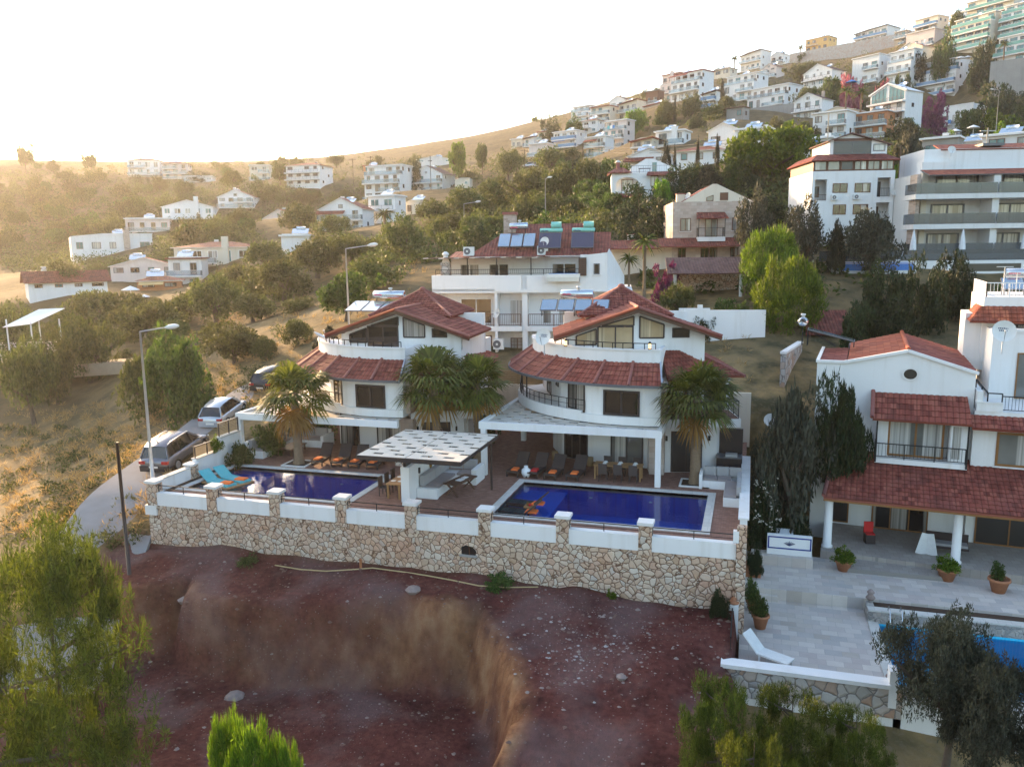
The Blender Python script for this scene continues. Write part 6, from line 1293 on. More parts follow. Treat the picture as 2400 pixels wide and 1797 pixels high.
# ---------------------------------------------------------------- near trees and shrubs
plant('pine',-20.6,15.8,-6.6,9.4,11.2,'large sunlit pine filling the lower left corner')
plant('pinel',-23.5,21.0,-6.0,5.0,8.6,'shaggy pine top behind the large pine at the left edge')
plant('pinel',-13.7,12.4,-6.5,2.6,3.7,'young pine top low at the left bottom corner')
for i,(px,top,D,w,l) in enumerate([(530,1672,20.5,1.1,'left young bright pine shoot at the bottom edge'),(590,1705,19.5,1.5,'middle young bright pine shoot at the bottom edge'),(672,1748,19.5,.8,'right young bright pine shoot at the bottom edge')]):
    q=atd(px,top,D); plant('pinebr',q[0],q[1],q[2]-3.2,w,3.2,l,None)
for px,top,D,w,k,h,l in [(1690,1585,22.5,2.6,'pinel',4.0,'dark green pine bush left under the lower stone wall'),(1860,1605,22.5,2.9,'pinel',3.8,'dark green pine bush in the middle under the lower stone wall'),(1770,1715,20,2.4,'pinel',3.4,'nearest pine bush at the bottom edge below the stone wall'),(2010,1650,22,2.2,'pinel',3.5,'small pine bush at the foot of the white lower wall'),(2245,1440,25,4.4,'oliven',5.2,'grey green olive tree in front of the turquoise pool'),(2340,1540,23.5,4.0,'oliven',4.6,'olive tree at the lower right corner')]:
    q=atd(px,top,D); plant(k,q[0],q[1],q[2]-h,w,h,l)
for x,y,w,h,k,l,z in [(2.1,40.6,4.4,7.9,'oliveg','tall grey olive between the white terrace wall and the neighbour house',-2.9),(.75,39.3,1.7,4.0,'shrubn','dark oleander bush against the white terrace side wall',-3.0),(4.2,42.0,3.3,8.0,'olived','dark leaved tree at the neighbour house corner',-2.9),(2.3,40.4,2.4,2.6,'shrubn','dark undergrowth behind the white tiled bench',-3.0),(1.0,43.8,2.2,4.2,'oliveg','thin grey olive near the back of the white side wall',-2.9)]: plant(k,x,y,z,w,h,l)
plant('shrubn',.55,36.3,-3.0,.9,1.7,'narrow shrub at the corner of the rubble wall and the travertine terrace')
plant('bush',-27.6,38.1,-.1,1.7,1.75,'round dark shrub beside the slatted fence and pergola post')
plant('bush',-27.2,40.6,-.1,2.2,2.0,'green shrub behind the curved sofa under the left pergola'); plant('greenb',-28.3,36.9,1.0,.8,.9,'small bright shrub poking over the slatted fence')
plant('bush',-26.8,44.5,-.1,3.0,2.6,'dark hedge shrub behind the left pergola')
plant('dark',-15.6,46.4,-.05,1.6,1.8,'dark shrub in the planting strip between the villas'); plant('bush',-14.9,42.3,-.05,1.2,1.0,'low green shrub at the pergola post between the villas')
plant('shrubn',-.9,30.9,-2.75,.9,1.5,'thin weed bush at the right end of the stone wall'); plant('bush',-10.2,31.2,-2.75,1.6,.85,'dry weed clump at the foot of the stone wall'); plant('scrub',-22.5,31.2,-2.8,1.3,.6,'weedy tuft at the foot of the stone wall near its left end'); plant('greenb',-5.2,31.35,-2.75,.5,.6,'small green weed at the foot of the stone wall')
fl=[]
for k in range(42): a=RNG.random(3); fl.append((.4+1.2*a[0],38.0+1.8*a[1],-1.4+2.4*a[2]))
v=leaves(np.array(fl),np.full(42,.07),4,.07,.06,RNG); o=bpy.data.objects.new('white_blossom',qmesh('white_blossom',v,M['lf_wfl'])); COL.objects.link(o)
for _o in bpy.data.objects:
    if _o.get('label','').startswith('dark oleander bush'): o.parent=_o; o.matrix_parent_inverse=Matrix.LocRotScale(_o.location,_o.rotation_euler,_o.scale).inverted()
# ---------------------------------------------------------------- scattered hillside shrubs (individuals) and scrub cover (stuff)
HXY=np.array([(o.location.x,o.location.y) for o in bpy.data.objects if o.parent is None and o.get('category') in('house','apartment house','apartment building','stone house','arched villa','guest house','villa')])
def free(x,y,d): return np.min(np.hypot(HXY[:,0]-x,HXY[:,1]-y))>d
HR=[]
for h in HT: a,b=hpx(h[0],h[1],h[3]); c,d=hpx(h[0],h[2],h[4]); HR.append((a,b,c,b+(d-b)*.8,h[5]))
HR+= [(1899,320,2090,500,82),(1575,435,1765,575,86),(1430,375,1590,480,108),(2130,345,2400,600,76),(1010,505,1455,840,60)]
def blocks(g,w,h):
    d=g-C0; D=float(d@_f); px=1200+FPX*float(d@_R)/D; pb=898.5-FPX*float(d@_U)/D; k=FPX/D
    return any(D<e+5 and px+w*k/2>a and px-w*k/2<c and pb-h*k<d_ and pb>b for a,b,c,d_,e in HR)
def scatter(n,box,keys,wr,hr,label,group,dmin=7):
    rr=random.Random(sum(map(ord,label))); k=0; t=0
    while k<n and t<n*14:
        t+=1; px=rr.uniform(box[0],box[1]); py=rr.uniform(box[2],box[3]); g=gpt(px,py,45,520); D=float((g-C0)@_f)
        if D>480 or D<50 or not free(g[0],g[1],dmin) or (-30<g[0]<16 and g[1]<58): continue
        w_=rr.uniform(*wr)
        if blocks(g,w_,w_*.75): continue
        plant(rr.choice(keys),g[0],g[1],g[2]-.3,w_,w_*rr.uniform(*hr),label,group); k+=1
scatter(75,(0,640,395,600),['scrub','olive','olive','scrub','mid'],(4.5,9),(.6,.85),'hazy green shrub or small tree on the far left hillside','bushes of the far left hillside')
scatter(70,(640,1420,380,600),['scrub','olive','olive','mid','scrub'],(3.5,7),(.6,.9),'olive green bush on the middle slope below the skyline houses','bushes of the middle slope',6)
scatter(75,(1240,2400,120,480),['scrub','mid','dark','olive','greenb'],(3,6.5),(.6,1.0),'garden bush between the stacked houses of the right hillside','bushes of the right hillside',7)
scatter(26,(20,700,620,850),['scrub','olive','scrub'],(2.5,5),(.6,.9),'low olive bush under the grove left of the villas','low bushes of the left grove',6)
def scrubstuff(name,boxes,n,size,per,mat,seed,ll=.45,lw=.22,hs=.5):
    rng=np.random.default_rng(seed); C=[];R=[]
    for b,k in boxes:
        t=0;c=0
        while c<k and t<k*8:
            t+=1; px=rng.uniform(b[0],b[1]);py=rng.uniform(b[2],b[3]); g=gpt(px,py,b[4] if len(b)>4 else 45,520)
            if not free(g[0],g[1],4.5) or (-29<g[0]<17 and 27<g[1]<53): continue
            D=np.hypot(g[0],g[1]); 
            if D>470: continue
            if blocks(g,size*1.6,size*1.4): continue
            s=size*rng.uniform(.6,1.5)*(1 if D>90 else .6); C.append((g[0],g[1],g[2]+s*.25)); R.append(s); c+=1
    C=np.array(C);R=np.array(R); v=leaves(C,R,per,ll,lw,rng,.4,.35); o=bpy.data.objects.new(name,qmesh(name,v,M[mat])); COL.objects.link(o); tag(o,kind='stuff'); return o
scrubstuff('scrub_cover',[((0,700,360,640),1500),((640,1450,370,620),800),((1240,2400,110,520),800)],0,1.9,60,'lf_olive',3)
scrubstuff('green_undergrowth',[((1400,2100,400,700),150),((0,640,380,520),250)],0,1.4,46,'lf_mid',4)
scrubstuff('dry_grass',[((0,420,950,1260,25),420),((380,900,700,960,40),260),((1480,1760,760,900,45),60),((830,1000,620,720,60),60)],0,.42,26,'lf_dry',6,.42,.035)
scrubstuff('low_scrub',[((0,330,1000,1290,25),170),((330,620,860,980,40),90)],0,.7,60,'lf_olive',8,.2,.07)
# ---------------------------------------------------------------- palms
def palm(x,y,z,h,label,seed,dry=.12,lean=(0,0),R=1.55,sunny=False):
    rr=random.Random(seed); r=root('fan_palm',label,'palm tree',(x,y,z),'fan palms around the villa pools'); m=MB(); pts=[];rad=[]
    for k in range(15): t=k/14; pts.append((x+lean[0]*t*t,y+lean[1]*t*t,z-.05+h*t)); rad.append((.27-.09*t if t>.12 else .33-.5*t)+.018*(k%2))
    m.tube(pts,rad,M['palmb'],12)
    for k in range(70):   # old leaf bases
        t=.12+.86*rr.random(); a=rr.random()*6.283; c=Vector((x+lean[0]*t*t,y+lean[1]*t*t,z+h*t)); R0=.25-.08*t; d=Vector((math.cos(a),math.sin(a),0)); p=c+d*R0*.85; m.bar(p,p+d*.07+Vector((0,0,.13)),.09,.03,M['palmb'])
    m.build('trunk',r); top=Vector((x+lean[0],y+lean[1],z+h)); g=MB(); dy=MB()
    for k in range(46):
        isdry=k<46*dry; el=rr.uniform(-75,-45) if isdry else math.degrees(math.asin(rr.uniform(-.62,.97))); a=k*2.39996+rr.uniform(-.3,.3); el=math.radians(el)
        d=Vector((math.cos(a)*math.cos(el),math.sin(a)*math.cos(el),math.sin(el))); side=d.cross(Vector((0,0,1)))
        if side.length<.05: side=Vector((1,0,0))
        side.normalize(); upv=side.cross(d).normalized(); L=R*(rr.uniform(.5,.68)); mt=M['lf_palmd'] if isdry else M['lf_palm']; b=dy if isdry else g
        hub=top+d*L+Vector((0,0,-.10*L)); b.tube([top+d*.1,top+d*L*.6,hub],[.025,.018,.012],mt,4)
        nseg=22; fl=R*rr.uniform(.58,.72); vs=[];fs=[]; drop=rr.uniform(.25,.55)
        for i in range(nseg):
            t=(i/(nseg-1)-.5)*2; ang=t*2.0; q=d*math.cos(ang)+side*math.sin(ang); q=(q+upv*(.16*(1-abs(t))+(.06 if i%2 else -.06))).normalized(); ll=fl*(1-.32*abs(t)**2)
            w_=side*math.cos(ang)-d*math.sin(ang); mid=hub+q*ll*.62; tip=hub+q*ll-Vector((0,0,drop*ll*(.5+.5*rr.random()))); hw=.5*ll*.62*4.0/nseg*.95
            n0=len(vs); vs+= [hub,mid-w_*hw+upv*.012,mid+w_*hw-upv*.012,tip]; fs+=[(n0,n0+1,n0+2),(n0+1,n0+3,n0+2)]
        b.add(vs,fs,mt)
    g.build('crown',r); dy.build('dry_fronds',r); return r
palm(-24.35,38.95,0,4.1,'sunlit fan palm in a white kerbed bed beside the purple blue pool',1,.14,(-.15,.1),2.0)
palm(-16.55,40.6,0,4.75,'tall fan palm in front of the left villa recessed balcony',2,.06,(-.25,.15),2.0)
palm(-14.6,42.0,0,4.5,'fan palm between the two villas with a slimmer crown',3,.06,(-.05,-.1),1.8)
palm(-2.5,40.4,0,4.55,'fan palm in a kerbed bed beside the royal blue pool',4,.05,(.0,0),1.85)
for x,y,l in ((-24.35,38.95,'white kerb with dark soil around the palm by the purple blue pool'),(-2.5,40.4,'white kerb with dark soil around the palm by the royal blue pool')):
    r=root('tree_bed',l,'planting bed',(x,y,0)); m=MB()
    for a in ((x-.75,x+.75,y-.7,y-.6),(x-.75,x+.75,y+.6,y+.7),(x-.75,x-.65,y-.6,y+.6),(x+.65,x+.75,y-.6,y+.6)): m.box(*a,.0,.07,M['white2'])
    m.build('kerb',r); m=MB(); m.box(x-.65,x+.65,y-.6,y+.6,.0,.03,M['soil']); m.build('soil',r)
def farpalm(px,top,w,D,label,key='lf_palm',feather=True,seed=0,h0=None):
    q=atd(px,top,D); z=H1(q[0],q[1]); W=w/FPX*D; h=max(2.0,q[2]-z-W*.3); rr=random.Random(seed); r=root('palm_tree',label,'palm tree',(q[0],q[1],z-.2)); m=MB(); top_=Vector((q[0],q[1],z+h)); m.tube([(q[0],q[1],z-.2),(q[0],q[1],z+h*.5),top_],[W*.06,W*.045,W*.05],M['palmb'],7); m.build('trunk',r); g=MB()
    for k in range(30):
        a=k*2.4+rr.random(); e=rr.uniform(-.5,1.1); d=Vector((math.cos(a)*math.cos(e),math.sin(a)*math.cos(e),math.sin(e))); L=W*.55*rr.uniform(.8,1.1); s=d.cross(Vector((0,0,1))).normalized()
        prev=top_
        for i in range(1,6):
            t=i/5; p=top_+d*L*t-Vector((0,0,L*.5*t*t)); hw=W*.055*(1.15-t)
            g.add([prev-s*hw-Vector((0,0,hw)),prev,p,p-s*hw*.9-Vector((0,0,hw))],[(0,1,2,3)],M[key]); g.add([prev+s*hw-Vector((0,0,hw)),prev,p,p+s*hw*.9-Vector((0,0,hw))],[(0,1,2,3)],M[key]); prev=p
    g.build('crown',r)
for i,a in enumerate([(1722,128,28,350,'lone palm silhouetted on the skyline'),(1877,104,24,410,'palm on the skyline left of the ochre ridge house'),(1538,203,18,300,'small palm on the skyline left of the maroon topped house'),(1985,196,48,200,'left date palm of the clump below the pink oleander'),(2020,200,46,198,'right date palm of the clump below the pink oleander'),(2356,92,32,232,'feathery palm before the dark green glazed block at right'),(1512,538,80,67,'shaggy fan palm right of the guest house'),(1475,585,60,66,'lower shaggy palm beside the guest house wall'),(900,480,60,150,'dark spreading palm below the plain white cube house'),(1500,430,55,102,'palm among the bushes below the arched villa'),(720,553,44,128,'small sunlit palm by the white garage')]): farpalm(*a,seed=i)
# ---------------------------------------------------------------- furniture
def seat_group(label,base,seats,backs,loc):
    r=root('built_in_sofa',label,'sofa',loc,'built in masonry sofas'); m=MB()
    for b in base: m.box(*b,M['white'])
    m.build('masonry_base',r)
    for b in seats: m=MB(); m.box(*b,M['cushp']); m.build('seat_cushion',r)
    for b in backs: m=MB(); m.box(*b,M['cush']); m.build('back_cushion',r)
    return r
seat_group('masonry corner sofa with grey cushions under the left villa pergola',[(-28.0,-27.0,39.4,43.6,0,.42),(-27.0,-25.0,42.6,43.6,0,.42),(-28.2,-28.0,39.4,43.8,0,.95),(-28.0,-24.95,43.6,43.8,0,.95),(-25.0,-24.8,42.5,43.8,0,.75)],[(-27.95,-27.05,39.5+i*1.0,40.45+i*1.0,.42,.55) for i in range(3)]+[(-27.0+i*.98,-26.06+i*.98,42.65,43.5,.42,.55) for i in range(2)],[(-27.98,-27.75,39.5+i*.8,40.25+i*.8,.555,1.05) for i in range(5)]+[(-27.7+i*.9,-26.85+i*.9,43.38,43.58,.555,1.05) for i in range(3)],(-27,41.5,0))
seat_group('masonry L shaped sofa with taupe cushions beside the pergola partition wall',[(-15.3,-14.3,34.9,38.6,0,.42),(-14.3,-13.45,37.5,38.6,0,.42),(-13.45,-13.2,37.4,38.8,0,.8),(-15.3,-14.25,34.7,34.9,0,.5)],[(-15.2,-14.35,35.0+i*.85,35.8+i*.85,.42,.54) for i in range(3)]+[(-14.3,-13.5,37.55,38.3,.42,.54)],[(-15.25,-15.0,35.0+i*.72,35.68+i*.72,.545,1.05) for i in range(5)]+[(-14.95+i*.75,-14.25+i*.75,38.35,38.58,.545,1.05) for i in range(2)],(-14.5,36.5,0))
seat_group('pale L shaped corner sofa by the right side wall of the terrace',[(-2.1,-.7,39.7,40.6,0,.4),(-1.0,-.25,37.0,39.7,0,.4),(-2.25,-2.1,39.6,40.8,0,.75),(-2.1,-.25,40.6,40.8,0,.85)],[(-2.05+i*.68,-1.4+i*.68,39.75,40.5,.4,.52) for i in range(2)]+[(-.98,-.42,37.1+i*1.28,38.33+i*1.28,.4,.52) for i in range(2)],[(-2.05+i*.62,-1.47+i*.62,40.38,40.58,.525,.95) for i in range(3)]+[(-.42,-.22,37.1+i*.9,37.95+i*.9,.525,.95) for i in range(3)],(-1,39,0))
# partition wall and pergola in the middle
def mid_pergola():
    r=root('pergola','flat pergola of pale boards with dark slots between the two pools','pergola',(-14.6,34.8,0)); slats(-17.0,-14.65,32.0,37.4,2.72,M['slatw']).build('board_panel',r); slats(-14.6,-12.0,32.0,37.4,2.72,M['slatw']).build('board_panel',r)
    m=MB()
    for x in (-17,-15.6,-14.62,-13.4,-12.04): m.box(x,x+.05,32.0,37.4,2.52,2.685,M['fr_dark'])
    for y in (31.95,37.4): m.box(-17,-11.99,y,y+.05,2.52,2.72,M['fr_dark'])
    m.build('frame',r)
    for x,y in ((-12.2,36.9),): m=MB(); m.bar((x,y,0),(x,y,2.52),.09,.09,M['fr_dark']); m.build('post',r)
    w_=root('partition_wall','white partition wall with a smoked glass screen above it between the two terraces','wall',(-15.6,36,0)); m=MB(); m.box(-15.75,-15.32,33.9,38.9,0,1.72,M['white']); m.build('wall_section',w_); g=MB(); g.box(-15.6,-15.56,34.0,35.6,1.75,2.5,M['rglass']); g.build('glass_screen',w_); m=MB()
    for y in (33.95,35.62,37.2,38.8): m.box(-15.63,-15.53,y,y+.09,1.722,2.52,M['fr_dark'])
    m.box(-15.63,-15.53,34.05,38.8,1.722,1.75,M['fr_dark']); m.build('screen_frame',w_)
    m=MB(); m.box(-15.32,-15.25,35.0,35.12,1.15,1.42,M['iron']); m.build('wall_lamp',w_)
    for i,(y,z,h) in enumerate(((36.3,1.55,.75),(36.75,1.5,.7),(36.5,.95,.6))):
        m=MB(); 
        for k in range(12): t=k/11; m.bar((-15.28,y-.13*math.sin(math.pi*t),z+h*t),(-15.28,y+.13*math.sin(math.pi*t),z+h*t),.05,h/11,M['lf_palmd'])
        single(m,'woven_fan',['left woven straw fan on the partition wall','right woven straw fan on the partition wall','lowest woven straw fan on the partition wall'][i],'wall decoration','woven fans on the partition wall')
mid_pergola()
def towel(x0,x1,y0,y1,z,label,mat='orange',rot=0):
    m=MB(); m.box(x0,x1,y0,y1,z,z+.05,M[mat]); m.box(x0+.03,x1-.02,y0+.04,y1-.03,z+.051,z+.085,M[mat]); return single(m,'towel',label,'towel','folded orange towels')
def lounger_at(P,label,mat='wicker',group='dark wicker sun loungers',fold=40):
    r=root('sun_lounger',label,'sun lounger',P(0,0,0),group); m=MB(); m.pbox(P,-.33,.33,-.95,.35,.24,.32,M[mat]); m.build('seat',r)
    c,s=math.cos(math.radians(fold)),math.sin(math.radians(fold)); m=MB(); Q=lambda a,b,z:P(a,.35+b*c-z*s,.3+b*s+z*c); m.pbox(Q,-.33,.33,0,.85,-.04,.04,M[mat]); m.build('backrest',r)
    for a,b in ((-.3,-.9),(.3,-.9),(-.3,.3),(.3,.3)): m=MB(); m.pbox(P,a-.03,a+.03,b-.03,b+.03,0,.24,M['fr_dark']); m.build('leg',r)
    m=MB(); m.pbox(P,-.35,-.33,-.95,.4,.2,.34,M['fr_dark']); m.pbox(P,.33,.35,-.95,.4,.2,.34,M['fr_dark']); m.build('side_rail',r); return r
_w=['first','second','third','fourth']
for k,(x,y) in enumerate(((-23.2,39.6),(-22.0,39.65),(-20.95,39.65),(-19.85,39.7))):
    lounger_at(frame(x,y,8),'dark lounger %s from the left in the row behind the purple blue pool'%_w[k],fold=48); towel(x-.17,x+.17,y-.75,y-.25,.325,'folded orange towel on the %s lounger behind the purple blue pool'%_w[k])
for k,(x,y) in enumerate(((-11.75,40.2),(-10.7,40.25),(-9.7,40.15),(-8.55,40.25))):
    lounger_at(frame(x,y,-6),'dark lounger %s from the left in the row behind the royal blue pool'%_w[k],fold=50); towel(x-.2,x+.15,y-.78,y-.28,.325,'folded %s towel on the %s lounger behind the royal blue pool'%('red' if k==1 else 'orange',_w[k]),'red' if k==1 else 'orange')
for k,(x,y) in enumerate(((-10.0,34.35),(-10.0,35.6))):
    lounger_at(frame(x,y,-95,-.42),['nearer dark lounger standing in the shallow water of the royal blue pool','farther dark lounger standing in the shallow water of the royal blue pool'][k],fold=42); towel(x+.3,x+.85,y-.28,y+.18,-.09,['folded orange towel with a pale cloth on the nearer pool lounger','folded orange towel on the farther pool lounger'][k])
m=MB(); m.box(-9.95,-9.45,34.8,35.15,-.3,-.02,M['woodl']); single(m,'side_table','small wooden side table between the two loungers in the pool','table'); m=MB()
for dx_,dy_,mt in ((0,0,'lf_bright'),(.12,.05,'orange'),(-.1,.04,'lf_palmd'),(.03,-.08,'red')): m.lathe((-9.7+dx_,34.97+dy_,-.02),[(.02,0),(.07,.04),(.07,.1),(.02,.15),(0,.15)],M[mt],8)
single(m,'fruit_bowl','small pile of coloured fruit on the side table in the pool','fruit')
r=root('floating_raft','wooden floating raft with turquoise pads in the purple blue pool','raft',(-26.2,34.6,-.1)); P=frame(-26.35,35.0,-20,-.1); m=MB(); m.pbox(P,-1.3,1.3,-.85,.85,-.05,.08,M['woodl']); m.build('platform',r)
for b,l in ((-.45,''),(.42,'')):
    m=MB(); m.pbox(P,-.5,1.15,b-.33,b+.33,.082,.18,M['turq']); m.build('pad',r); m=MB(); Q=lambda a,bb,z,b=b:P(-.5-a*.85-z*.5,b+bb,.13+a*.52+z*.85); m.pbox(Q,0,.85,-.33,.33,-.05,.05,M['turq']); m.build('backrest_pad',r)
for b,l in ((-.45,'orange towel on the nearer turquoise pad of the floating raft'),(.42,'orange towel on the farther turquoise pad of the floating raft')): c=P(.75,b,0); towel(c[0]-.28,c[0]+.3,c[1]-.22,c[1]+.22,c[2]+.185,l)
def chair(P,label,group,mat='wicker',back=.95,bar=False):
    r=root('dining_chair',label,'chair',P(0,0,0),group); sh=.66 if bar else .45; m=MB(); m.pbox(P,-.22,.22,-.22,.22,sh-.05,sh,M[mat]); m.build('seat',r); m=MB(); m.pbox(P,-.22,.22,.2,.25,sh,back+(.2 if bar else 0),M[mat]); m.build('backrest',r)
    for a in (-.19,.19):
        for b in (-.19,.2): m=MB(); m.pbox(P,a-.02,a+.02,b-.02,b+.02,0,sh-.05,M['fr_dark']); m.build('leg',r)
    return r
def table(x0,x1,y0,y1,h,label,mat='woodl'):
    r=root('dining_table',label,'table',((x0+x1)/2,(y0+y1)/2,0)); m=MB(); m.box(x0,x1,y0,y1,h-.05,h,M[mat]); m.build('table_top',r)
    for x in (x0+.08,x1-.08):
        for y in (y0+.08,y1-.08): m=MB(); m.box(x-.04,x+.04,y-.04,y+.04,0,h-.05,M[mat]); m.build('leg',r)
table(-7.65,-5.15,40.0,40.85,.76,'long teak dining table set with plates under the right pergola')
for k in range(3):
    x=-7.1+k*.78; chair(frame(x,39.85,180),'brown wicker chair %s from the left on the pool side of the long table'%_w[k],'wicker chairs at the long table'); chair(frame(x,41.05,0),'brown wicker chair %s from the left on the house side of the long table'%_w[k],'wicker chairs at the long table')
    for dy_,s_ in ((.2,'pool'),(.62,'house')): m=MB(); m.lathe((x,40.0+dy_,.762),[(.0,0),(.09,0),(.14,.02),(.1,.035),(.09,.09),(.0,.09)],M['plast'],12); single(m,'plate','white plate with a bowl on the %s side of the long table, %s from left'%(s_,_w[k]),'plate','table settings')
table(-16.7,-15.95,34.2,36.6,.76,'teak dining table with plates beside the purple blue pool')
for k in range(3):
    y=34.7+k*.72; chair(frame(-17.0,y,90),'brown wicker chair %s from the front at the table by the purple blue pool'%_w[k],'wicker chairs at the poolside table')
    for x in (-16.5,-16.15): m=MB(); m.lathe((x,y,.762),[(.0,0),(.1,0),(.14,.02),(.1,.03),(0,.03)],M['plast'],12); single(m,'plate','white plate on the poolside teak table, %s setting from the front%s'%(_w[k],' near the wall' if x>-16.3 else ' near the chairs'),'plate','table settings')
r=root('picnic_table','dark wooden table with crossed legs before the taupe corner sofa','table',(-13.7,36.1,0)); P=frame(-13.55,36.1,76); m=MB(); m.pbox(P,-.95,.95,-.38,.38,.6,.66,M['wood']); m.build('table_top',r)
for a in (-.75,.75):
    m=MB(); m.bar(P(a,-.35,0),P(a,.3,.6),.08,.06,M['wood']); m.bar(P(a+.02,.35,0),P(a+.02,-.3,.6),.08,.06,M['wood']); m.build('crossed_leg',r)
m=MB(); m.pbox(P,-.3,.1,-.2,.1,.662,.685,M['canvas']); m.pbox(P,.2,.5,-.15,.1,.662,.69,M['canvas']); single(m,'tray','white tray and cloth on the dark crossed leg table','tray')
m=MB(); P=frame(-26.2,41.2,0); m.pbox(P,-.5,.5,-.9,.9,.36,.4,M['wood']); 
for a in (-.4,.4):
    for b in (-.8,.8): m.pbox(P,a-.03,a+.03,b-.03,b+.03,0,.36,M['wood'])
single(m,'coffee_table','low dark coffee table before the left masonry sofa','table')
for x0,y0,x1,y1,z,l in ((-13.4,46.6,-11.2,47.6,2.2,'striped hammock hanging under the right pergola'),(-23.6,46.0,-20.9,46.6,2.1,'pale hammock hanging under the left pergola')):
    m=MB(); n=14; vs=[]
    for i in range(n+1):
        t=i/n; x=x0+(x1-x0)*t; y=y0+(y1-y0)*t; sag=1.1*4*t*(1-t); wd=.55*math.sin(math.pi*t)+.03
        vs.append([(x,y-wd,z-sag*.75),(x,y-wd*.5,z-sag*.95),(x,y,z-sag),(x,y+wd*.5,z-sag*.95),(x,y+wd,z-sag*.75)])
    for i in range(n):
        for k in range(4): m.add([vs[i][k],vs[i][k+1],vs[i+1][k+1],vs[i+1][k]],[(0,1,2,3)],M['canvas'] if k%2 else M['awnr'])
    single(m,'hammock',l,'hammock')
m=MB(); m.box(-1.55,-.25,42.3,43.1,0,.95,M['fr_dark']); m.box(-1.6,-.25,42.2,43.15,.952,1.0,M['fr_grey']); m.box(-1.5,-.25,43.4,43.5,0,2.3,M['fr_dark']); single(m,'outdoor_kitchen','dark outdoor kitchen counter and back panel at the right end of the terrace','kitchen counter')
m=MB(); m.box(-1.1,-.5,42.4,42.9,1.002,1.12,M['galv']); single(m,'grill','steel grill on the dark outdoor kitchen counter','grill')
m=MB(); m.lathe((-11.15,39.55,0),[(.16,0),(.26,.22),(.24,.4),(.1,.5),(.12,.6)],M['canvas'],14); single(m,'floor_vase','cream floor vase between the loungers of the right villa','vase')
for k,(x,y) in enumerate(((-8.3,42.5),(-10.5,43.3))): m=MB(); m.lathe((x,y,0),[(.18,0),(.18,.5),(.0,.5)],M['wslat'],12); single(m,'stool',['wicker stool between the two glazed doors of the right villa','wicker stool left of the glazed doors of the right villa'][k],'stool')
for k,(x,y) in enumerate(((-9.55,41.95),(-5.0,41.4))):
    r=root('lantern',['small lit lantern on the left part of the right villa terrace parapet','small lit lantern on the right part of the right villa terrace parapet'][k],'lantern',(x,y,6.68)); m=MB(); m.lathe((x,y,6.68),[(.09,0),(.09,.04),(.06,.05)],M['iron'],8); m.lathe((x,y,6.98),[(.1,0),(.06,.08),(0,.12)],M['iron'],8); m.build('housing',r); m=MB(); e=NT('lantern_glow') if k==0 else None
    if k==0: LG=e.fin(e.n('Emission',{'Color':(1,.55,.2),'Strength':.9}))
    m.lathe((x,y,6.73),[(.06,0),(.06,.25)],LG,8); m.build('lamp_glass',r)
# potted plants and things on the right-hand terrace
def pot(x,y,z,h,R,key,w,ph,label,sq=False):
    r=root('potted_plant',label,'potted plant',(x,y,z),'terracotta pots of the right terrace'); m=MB()
    if sq: m.box(x-R,x+R,y-R,y+R,z,z+h,M['terra'])
    else: m.lathe((x,y,z),[(R*.62,0),(R*.95,h*.82),(R*1.08,h*.84),(R*1.05,h),(R*.9,h),(R*.88,h*.9),(0,h*.9)],M['terra'],18)
    m.build('pot',r); c,t=PT[key][0]; o=bpy.data.objects.new('foliage',c); COL.objects.link(o); o.parent=r; o.location=(0,0,h*.85); o.scale=(w/2,w/2,ph)
pot(4.45,38.2,-3.0,.5,.38,'greenb',1.25,.75,'potted round green shrub left of the porch steps'); pot(8.75,38.2,-3.0,.55,.42,'greenb',1.3,.72,'potted round green shrub right of the porch steps'); pot(10.6,37.4,-3.0,.62,.42,'bush',.7,.8,'potted sparse rose in front of the right porch column'); pot(.45,36.6,-3.0,.55,.33,'scrub',.6,.45,'square terracotta planter at the foot of the rubble wall',True); pot(.75,32.3,-3.5,.6,.34,'bush',1.0,.9,'potted shrub beside the lattice fence'); pot(.45,33.9,-3.5,.45,.28,'bush',.8,1.0,'small potted shrub behind the lattice fence pier')
r=root('sun_lounger','white plastic sun lounger on the travertine terrace by the low white wall','sun lounger',(.9,29.5,-3.5)); P=frame(1.0,29.5,62,-3.5); m=MB(); m.pbox(P,-.3,.3,-.9,.3,.3,.36,M['plast']); m.build('seat',r); m=MB(); Q=lambda a,b,z:P(a,.3+b*.7,.33+b*.7+z); m.pbox(Q,-.3,.3,0,.85,-.03,.03,M['plast']); m.build('backrest',r)
for a,b in ((-.27,-.8),(.27,-.8),(-.27,.2),(.27,.2)): m=MB(); m.pbox(P,a-.03,a+.03,b-.03,b+.03,0,.3,M['plast']); m.build('leg',r)
for i,(x,y,z) in enumerate(((5.2,29.3,-3.46),(5.2,35.0,-2.95))):
    m=MB(); m.lathe((x,y,z),[(.12,0),(.2,.1),(.12,.22),(.1,.26),(.16,.34),(.06,.46),(0,.47)],M['rock'],10); single(m,'stone_ornament',['stacked pale and dark stone ornament on the pool kerb','white stone ornament on the planter corner'][i],'ornament')
m=MB(); P=frame(9.2,40.6,-7,-2.6); m.pbox(P,-.9,.9,-.3,.3,.3,.42,M['fr_dark']); m.pbox(P,-.85,.85,-.28,.25,.42,.54,M['cush']); m.pbox(P,-.9,.9,.3,.38,.3,.9,M['fr_dark']); single(m,'garden_sofa','dark garden sofa with grey cushion in the porch shade','sofa')
m=MB(); P=frame(5.9,41.2,10,-2.6); m.pbox(P,-.22,.22,-.22,.22,.0,.45,M['fr_dark']); m.pbox(P,-.22,.22,.2,.26,.45,1.0,M['red']); m.pbox(P,-.2,.2,-.2,.2,.452,.5,M['red']); single(m,'armchair','red cushioned chair in the porch shade','chair')
